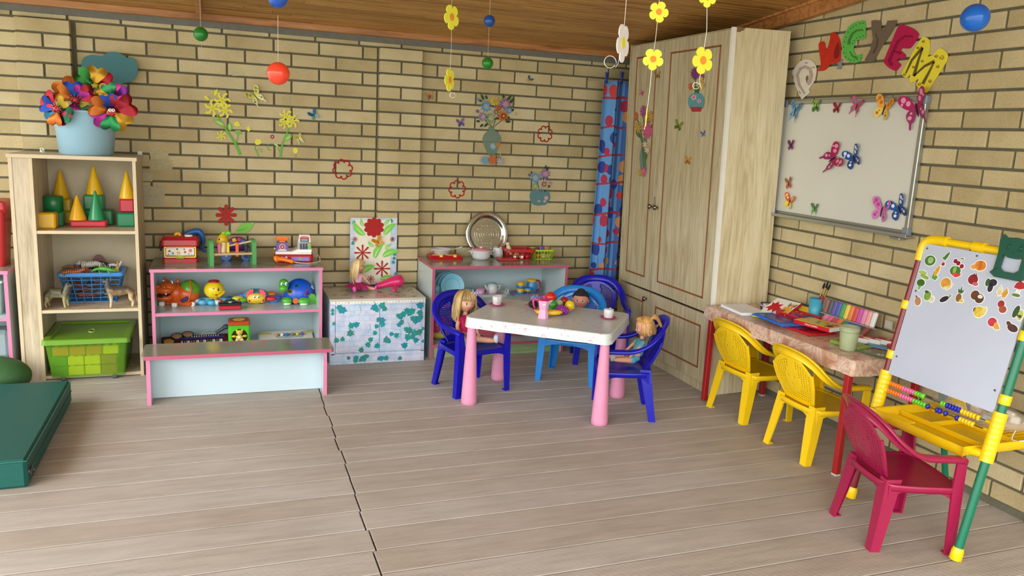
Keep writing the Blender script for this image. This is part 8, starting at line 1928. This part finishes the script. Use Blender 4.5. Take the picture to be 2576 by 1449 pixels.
# P with a slit counter: outline goes round and in through the slit
P_out = [(310, 1000), (262, 900), (215, 745), (240, 690), (300, 620), (355, 603), (410, 610), (450, 655), (462, 710), (450, 780), (430, 840), (385, 900), (398, 935), (350, 975), (320, 1005)]
letter('Р', 'white cut-out letter shaped like P, lowest at the left of the word', 2024, 199, '#dcd3c4', smooth2(LP(P_out, 2024, 199), 2), [
    ('crayon_ring', '#b8a49a', [stem(LP([(345, 950), (290, 860), (270, 760), (300, 695), (350, 675), (400, 700), (412, 760), (395, 830), (370, 850)], 2024, 199), 5.5)]), ('counter', '#7a6a48', [LP([(362, 770), (382, 764), (380, 800), (364, 840), (355, 800)], 2024, 199)]), ('squiggles', '#6a3a44', [stem(LP([(345, 632), (355, 640), (362, 634), (372, 644)], 2024, 199), .9), stem(LP([(415, 675), (428, 684), (435, 678), (444, 690)], 2024, 199), .9), stem(LP([(222, 760), (228, 775), (222, 785), (232, 796)], 2024, 199), .9), stem(LP([(288, 915), (290, 930), (298, 935), (300, 950)], 2024, 199), .9)])])
letter('И', 'red cut-out letter like a reversed N, second of the word', 2088, 130, '#c22e1c', smooth2(LP([(486, 440), (520, 418), (545, 435), (562, 515), (600, 400), (605, 345), (640, 326), (672, 350), (695, 405), (708, 460), (705, 590), (695, 625), (620, 650), (640, 590), (610, 640), (560, 700), (520, 718), (472, 716), (500, 680), (505, 620), (490, 520)], 2088, 130), 2), [('crayon_shade', '#8a1f18', [smooth2(LP([(660, 470), (690, 430), (695, 560), (650, 600), (640, 540)], 2088, 130), 2)])])
dots = lambda pts, cx_, cy_, r=1.5: [E_(*LP([p], cx_, cy_)[0], r, r, 6) for p in pts]
letter('С', 'green cut-out letter C with dotted edge', 2150, 105, '#5fb44e', smooth2(LP([(955, 215), (958, 300), (953, 390), (905, 400), (860, 420), (838, 480), (850, 545), (875, 562), (922, 545), (918, 600), (885, 630), (830, 637), (770, 615), (730, 550), (720, 480), (735, 380), (790, 270), (860, 222), (910, 212)], 2150, 105), 2), [
    ('crayon_shade', '#4a8038', [stem(LP([(930, 300), (870, 310), (830, 340), (800, 400), (790, 450)], 2150, 105), 4), stem(LP([(800, 520), (830, 570), (880, 590)], 2150, 105), 3)]),
    ('dots', '#2f5a2a', dots([(935, 235), (905, 240), (865, 255), (835, 272), (812, 292), (785, 328), (765, 376), (750, 423), (740, 478), (742, 535), (757, 578), (790, 598), (812, 610), (845, 612), (880, 606), (915, 590), (935, 310), (937, 365), (905, 375), (872, 388), (848, 412), (832, 440)], 2150, 105))])
letter('У', 'brown-grey cut-out letter Y', 2214, 103, '#6f5f4e', LP([(1018, 210), (1060, 203), (1112, 208), (1120, 240), (1118, 290), (1140, 305), (1160, 270), (1182, 210), (1278, 204), (1272, 240), (1200, 360), (1120, 480), (1045, 620), (1030, 626), (955, 615), (952, 605), (1010, 500), (1020, 440), (1035, 400), (1022, 300)], 2214, 103), [('crayon_shade', '#5c4a3c', [stem(LP([(1060, 340), (1085, 400), (1075, 470), (1040, 540)], 2214, 103), 3)])])
letter('Е', 'magenta cut-out letter E', 2268, 121, '#b41a4c', smooth2(LP([(1300, 258), (1330, 250), (1440, 290), (1490, 335), (1495, 360), (1465, 420), (1420, 480), (1390, 492), (1330, 490), (1318, 515), (1360, 550), (1365, 585), (1325, 600), (1290, 595), (1280, 620), (1318, 655), (1295, 690), (1265, 718), (1200, 690), (1145, 635), (1150, 600), (1200, 480), (1240, 380), (1275, 300)], 2268, 121), 2), [('crayon_shade', '#8a1638', [stem(LP([(1440, 370), (1360, 365), (1290, 420), (1240, 520), (1200, 620), (1230, 660)], 2268, 121), 5), stem(LP([(1250, 520), (1320, 540)], 2268, 121), 4)])])
letter('М', 'yellow cut-out letter M with brown spirals', 2327, 163, '#e3d23c', smooth2(LP([(1530, 385), (1560, 372), (1600, 400), (1612, 440), (1608, 500), (1595, 560), (1590, 575), (1640, 555), (1690, 500), (1725, 490), (1770, 520), (1792, 560), (1780, 620), (1720, 720), (1640, 840), (1590, 920), (1560, 938), (1480, 870), (1480, 840), (1500, 800), (1470, 815), (1420, 838), (1405, 820), (1410, 750), (1390, 780), (1360, 785), (1330, 760), (1332, 735), (1370, 660), (1430, 550), (1490, 440)], 2327, 163), 2), [
    ('crayon_strokes', '#6a5c22', [stem(LP(q, 2327, 163), 4) for q in ([(1370, 740), (1430, 610), (1540, 480)], [(1540, 490), (1500, 600), (1450, 770)], [(1450, 770), (1560, 670), (1660, 620)], [(1655, 630), (1600, 740), (1540, 850)])]),
    ('spirals', '#8a5a1e', [stem([(p[0]+r*(.3+.7*q/10)*cos(q*.95), p[1]+r*(.3+.7*q/10)*sin(q*.95)) for q in range(11)], .8) for (p, r) in [(LP([(x, y)], 2327, 163)[0], r_) for x, y, r_ in ((1548, 418, 4), (1492, 483, 3.4), (1678, 567, 4.6), (1735, 580, 6.5), (1537, 617, 4), (1695, 672, 4.2), (1448, 677, 3.4), (1358, 752, 4), (1615, 820, 4.6), (1508, 850, 4.6))]])])
b = B(); b.box((0, 0, 0), (.0008, .03, .05), mat('#8f9496', rough=.3, alpha=.7), r=(.1, 0, 0)); solo('tape_strip', b, 'strip of grey tape below the red letter', 'tape', at(2113, 161, 'x', XR-.0035))

# ================================================================ HANGING DECORATIONS
def ceil_at(p): return cz(p.y)-.004
def hang_line(b, x, y, z0, z1, r, m): b.cyl((x, y, z0), (x, y, z1), r, m, n=6)
THR = mat('#d8cfb8', rough=.6)
def ball(label, px, py, Y, rad_px, c, thread_to=None, below=0.):
    p = at(px, py, 'y', Y); r = rad_px*mpp(p); t = thing('hanging_ball', label, 'ball', p, 0, 'plastic balls hanging on threads')
    b = B(); b.ell((0, 0, 0), r, pl(c, rough=.18), 36, 22); part('ball', b, t)
    b = B(); top = ceil_at(p)-p.z if thread_to is None else thread_to-p.z
    b.cyl((0, 0, r*.98), (0, 0, top), .0007, THR, n=5)
    if below: b.cyl((0, 0, -r), (.004, 0, -r-below), .0005, THR, n=5)
    part('thread', b, t); return p, r
ball('green ball near the rafter at the upper left', 505, 86, -1.0, 17.5, '#1f7a28', below=.05)
pb = at(700, 185, 'y', -2.45)
ball('orange red ball under the blue one on the same thread', 700, 185, -2.45, 28, '#e8452a', thread_to=at(699, 12, 'y', -2.45).z-.03)
pq = at(698, -5, 'y', -2.45); t = thing('hanging_ball', 'blue ball cut by the top edge above the orange one', 'ball', (pb.x, -2.45, pq.z), 0, 'plastic balls hanging on threads')
b = B(); b.ell((0, 0, 0), 24.5*mpp(pq), pl('#1f52b0', rough=.18), 36, 22); part('ball', b, t); b = B(); b.cyl((0, 0, .03), (0, 0, ceil_at(pb)-pq.z), .0007, THR, n=5); part('thread', b, t)
p_, r_ = ball('dark blue ball high in the middle, above the lower green one', 1231, 53, -1.3, 14.5, '#1c4a9a')
p2_ = at(1228, 159, 'y', -1.3); t = thing('hanging_ball', 'green ball under the dark blue one in the middle', 'ball', (p_.x, -1.3, p2_.z), 0, 'plastic balls hanging on threads')
b = B(); b.ell((0, 0, 0), 14.3*mpp(p2_), pl('#1f7a22', rough=.18), 36, 22); part('ball', b, t); b = B(); b.cyl((0, 0, .03), (0, 0, p_.z-p2_.z-r_), .0006, THR, n=5); part('thread', b, t)
ball('large blue ball at the upper right corner', 2453, 45, -3.0, 34, '#1766c8')
def curl(b, o, r, m):
    b.tube([V(o[0]+r*cos(a), o[1]+.01*sin(a*.5), o[2]+r*sin(a)) for a in [-.2+q*.33 for q in range(19)]], .0012, m, n=5)
RIB = mat('#e8e2d6', rough=.15, metal=.3)
def hflower(label, px, py, Y, R_px, yaw, c1, c2, ratio=1., n=5, roll=0., top=None, ribbon=None):
    p = at(px, py, 'y', Y); R = R_px*mpp(p); t = thing('hanging_flower', label, 'flower', p, yaw, 'card flowers hanging on ribbons')
    pts = [(x*R, y*R) for x, y in [rot2(q, roll) for q in petals(n, .60, 1., 10, .42)]]
    b = B(); b.prism(pts, (0, .0015, 0), FX, FZ, .003, pap(c1, rough=.55), N=FN); part('petals', b, t)
    b = B(); b.prism(circ(R*.30, 24), (0, -.0015, 0), FX, FZ, .0012, pap(c2), N=FN); b.prism(circ(R*.30, 24), (0, .0030, 0), FX, FZ, .0012, pap(c2), N=FN); part('centre', b, t)
    return p, R
YF, OF, WF, YC = '#f2f04a', '#f09a3e', '#eeeaec', '#e8e23a'
def ribbon(label, pts, r=.0016, curlat=None):
    b = B(); b.tube([V(*q) for q in pts], r, RIB, n=6, flat=.35)
    if curlat: curl(b, curlat[0], curlat[1], RIB)
    solo('hanging_ribbon', b, label, 'ribbon', (0, 0, 0), 0, 'ribbons carrying the card flowers')
def string(px, Y, pys): return [at(px, y, 'y', Y) for y in pys]
YA = -1.9
a1, r1 = hflower('upper yellow flower of the left ribbon', 1136, 43, YA, 31, radians(38), YF, OF, roll=.25)
a2, r2 = hflower('lower yellow flower of the left ribbon', 1131, 201, YA, 29, radians(50), YF, OF, roll=.1)
ribbon('thin ribbon carrying two yellow flowers left of the middle', [(a1.x, YA, ceil_at(a1)), (a1.x, YA+.003, a1.z), (a1.x+.003, YA, (a1.z+a2.z)/2), (a2.x, YA+.003, a2.z), (a2.x+.008, YA, a2.z-r2-.01)], .0011, ((a2.x+.016, YA, a2.z-r2-.012), .010))
YB2 = -2.75
a3, r3 = hflower('white flower with a yellow heart seen edge-on', 1567, 108, YB2, 48, radians(44), WF, YC, roll=.3)
ribbon('white curled ribbon carrying the white flower', [(a3.x+.004, YB2, ceil_at(a3)), (a3.x+.002, YB2+.004, a3.z), (a3.x-.012, YB2, a3.z-r3-.004), (a3.x-.02, YB2, a3.z-r3-.016)], .0022, ((a3.x-.036, YB2, a3.z-r3+.0), .018))
YC2 = -2.7
a4, r4 = hflower('yellow flower at the top of the middle right ribbon', 1657, 30, YC2, 26, radians(-10), YF, OF, roll=.55)
a5, r5 = hflower('yellow flower in the middle of the middle right ribbon', 1643, 149, YC2, 27, radians(-15), YF, OF, roll=.30)
a6, r6 = hflower('yellow flower turned edge-on at the foot of the middle right ribbon', 1626, 294, YC2, 24, radians(60), YF, OF, roll=.2)
ribbon('silver ribbon carrying three yellow flowers', [(a4.x, YC2, ceil_at(a4)), (a4.x, YC2+.003, a4.z), ((a4.x+a5.x)/2, YC2, (a4.z+a5.z)/2), (a5.x, YC2+.003, a5.z), ((a5.x+a6.x)/2, YC2, (a5.z+a6.z)/2), (a6.x, YC2, a6.z), (a6.x-.004, YC2, a6.z-r6-.01)], .0018)
YD = -2.8
a7, r7 = hflower('yellow flower cut by the top edge above the right ribbon', 1780, -6, YD, 24, radians(-5), YF, OF, roll=.3)
a8, r8 = hflower('yellow flower in front of the right wardrobe door', 1768, 152, YD, 34, radians(10), YF, OF, roll=.15)
ribbon('silver ribbon carrying the two yellow flowers at the right', [(a7.x, YD, ceil_at(a7)), (a7.x, YD+.003, a7.z), (a8.x+.004, YD, (a7.z+a8.z)/2), (a8.x, YD+.003, a8.z), (a8.x-.006, YD, a8.z-r8-.02), (a8.x+.004, YD, a8.z-r8-.045)], .0018, ((a8.x-.012, YD, a8.z-r8-.035), .010))
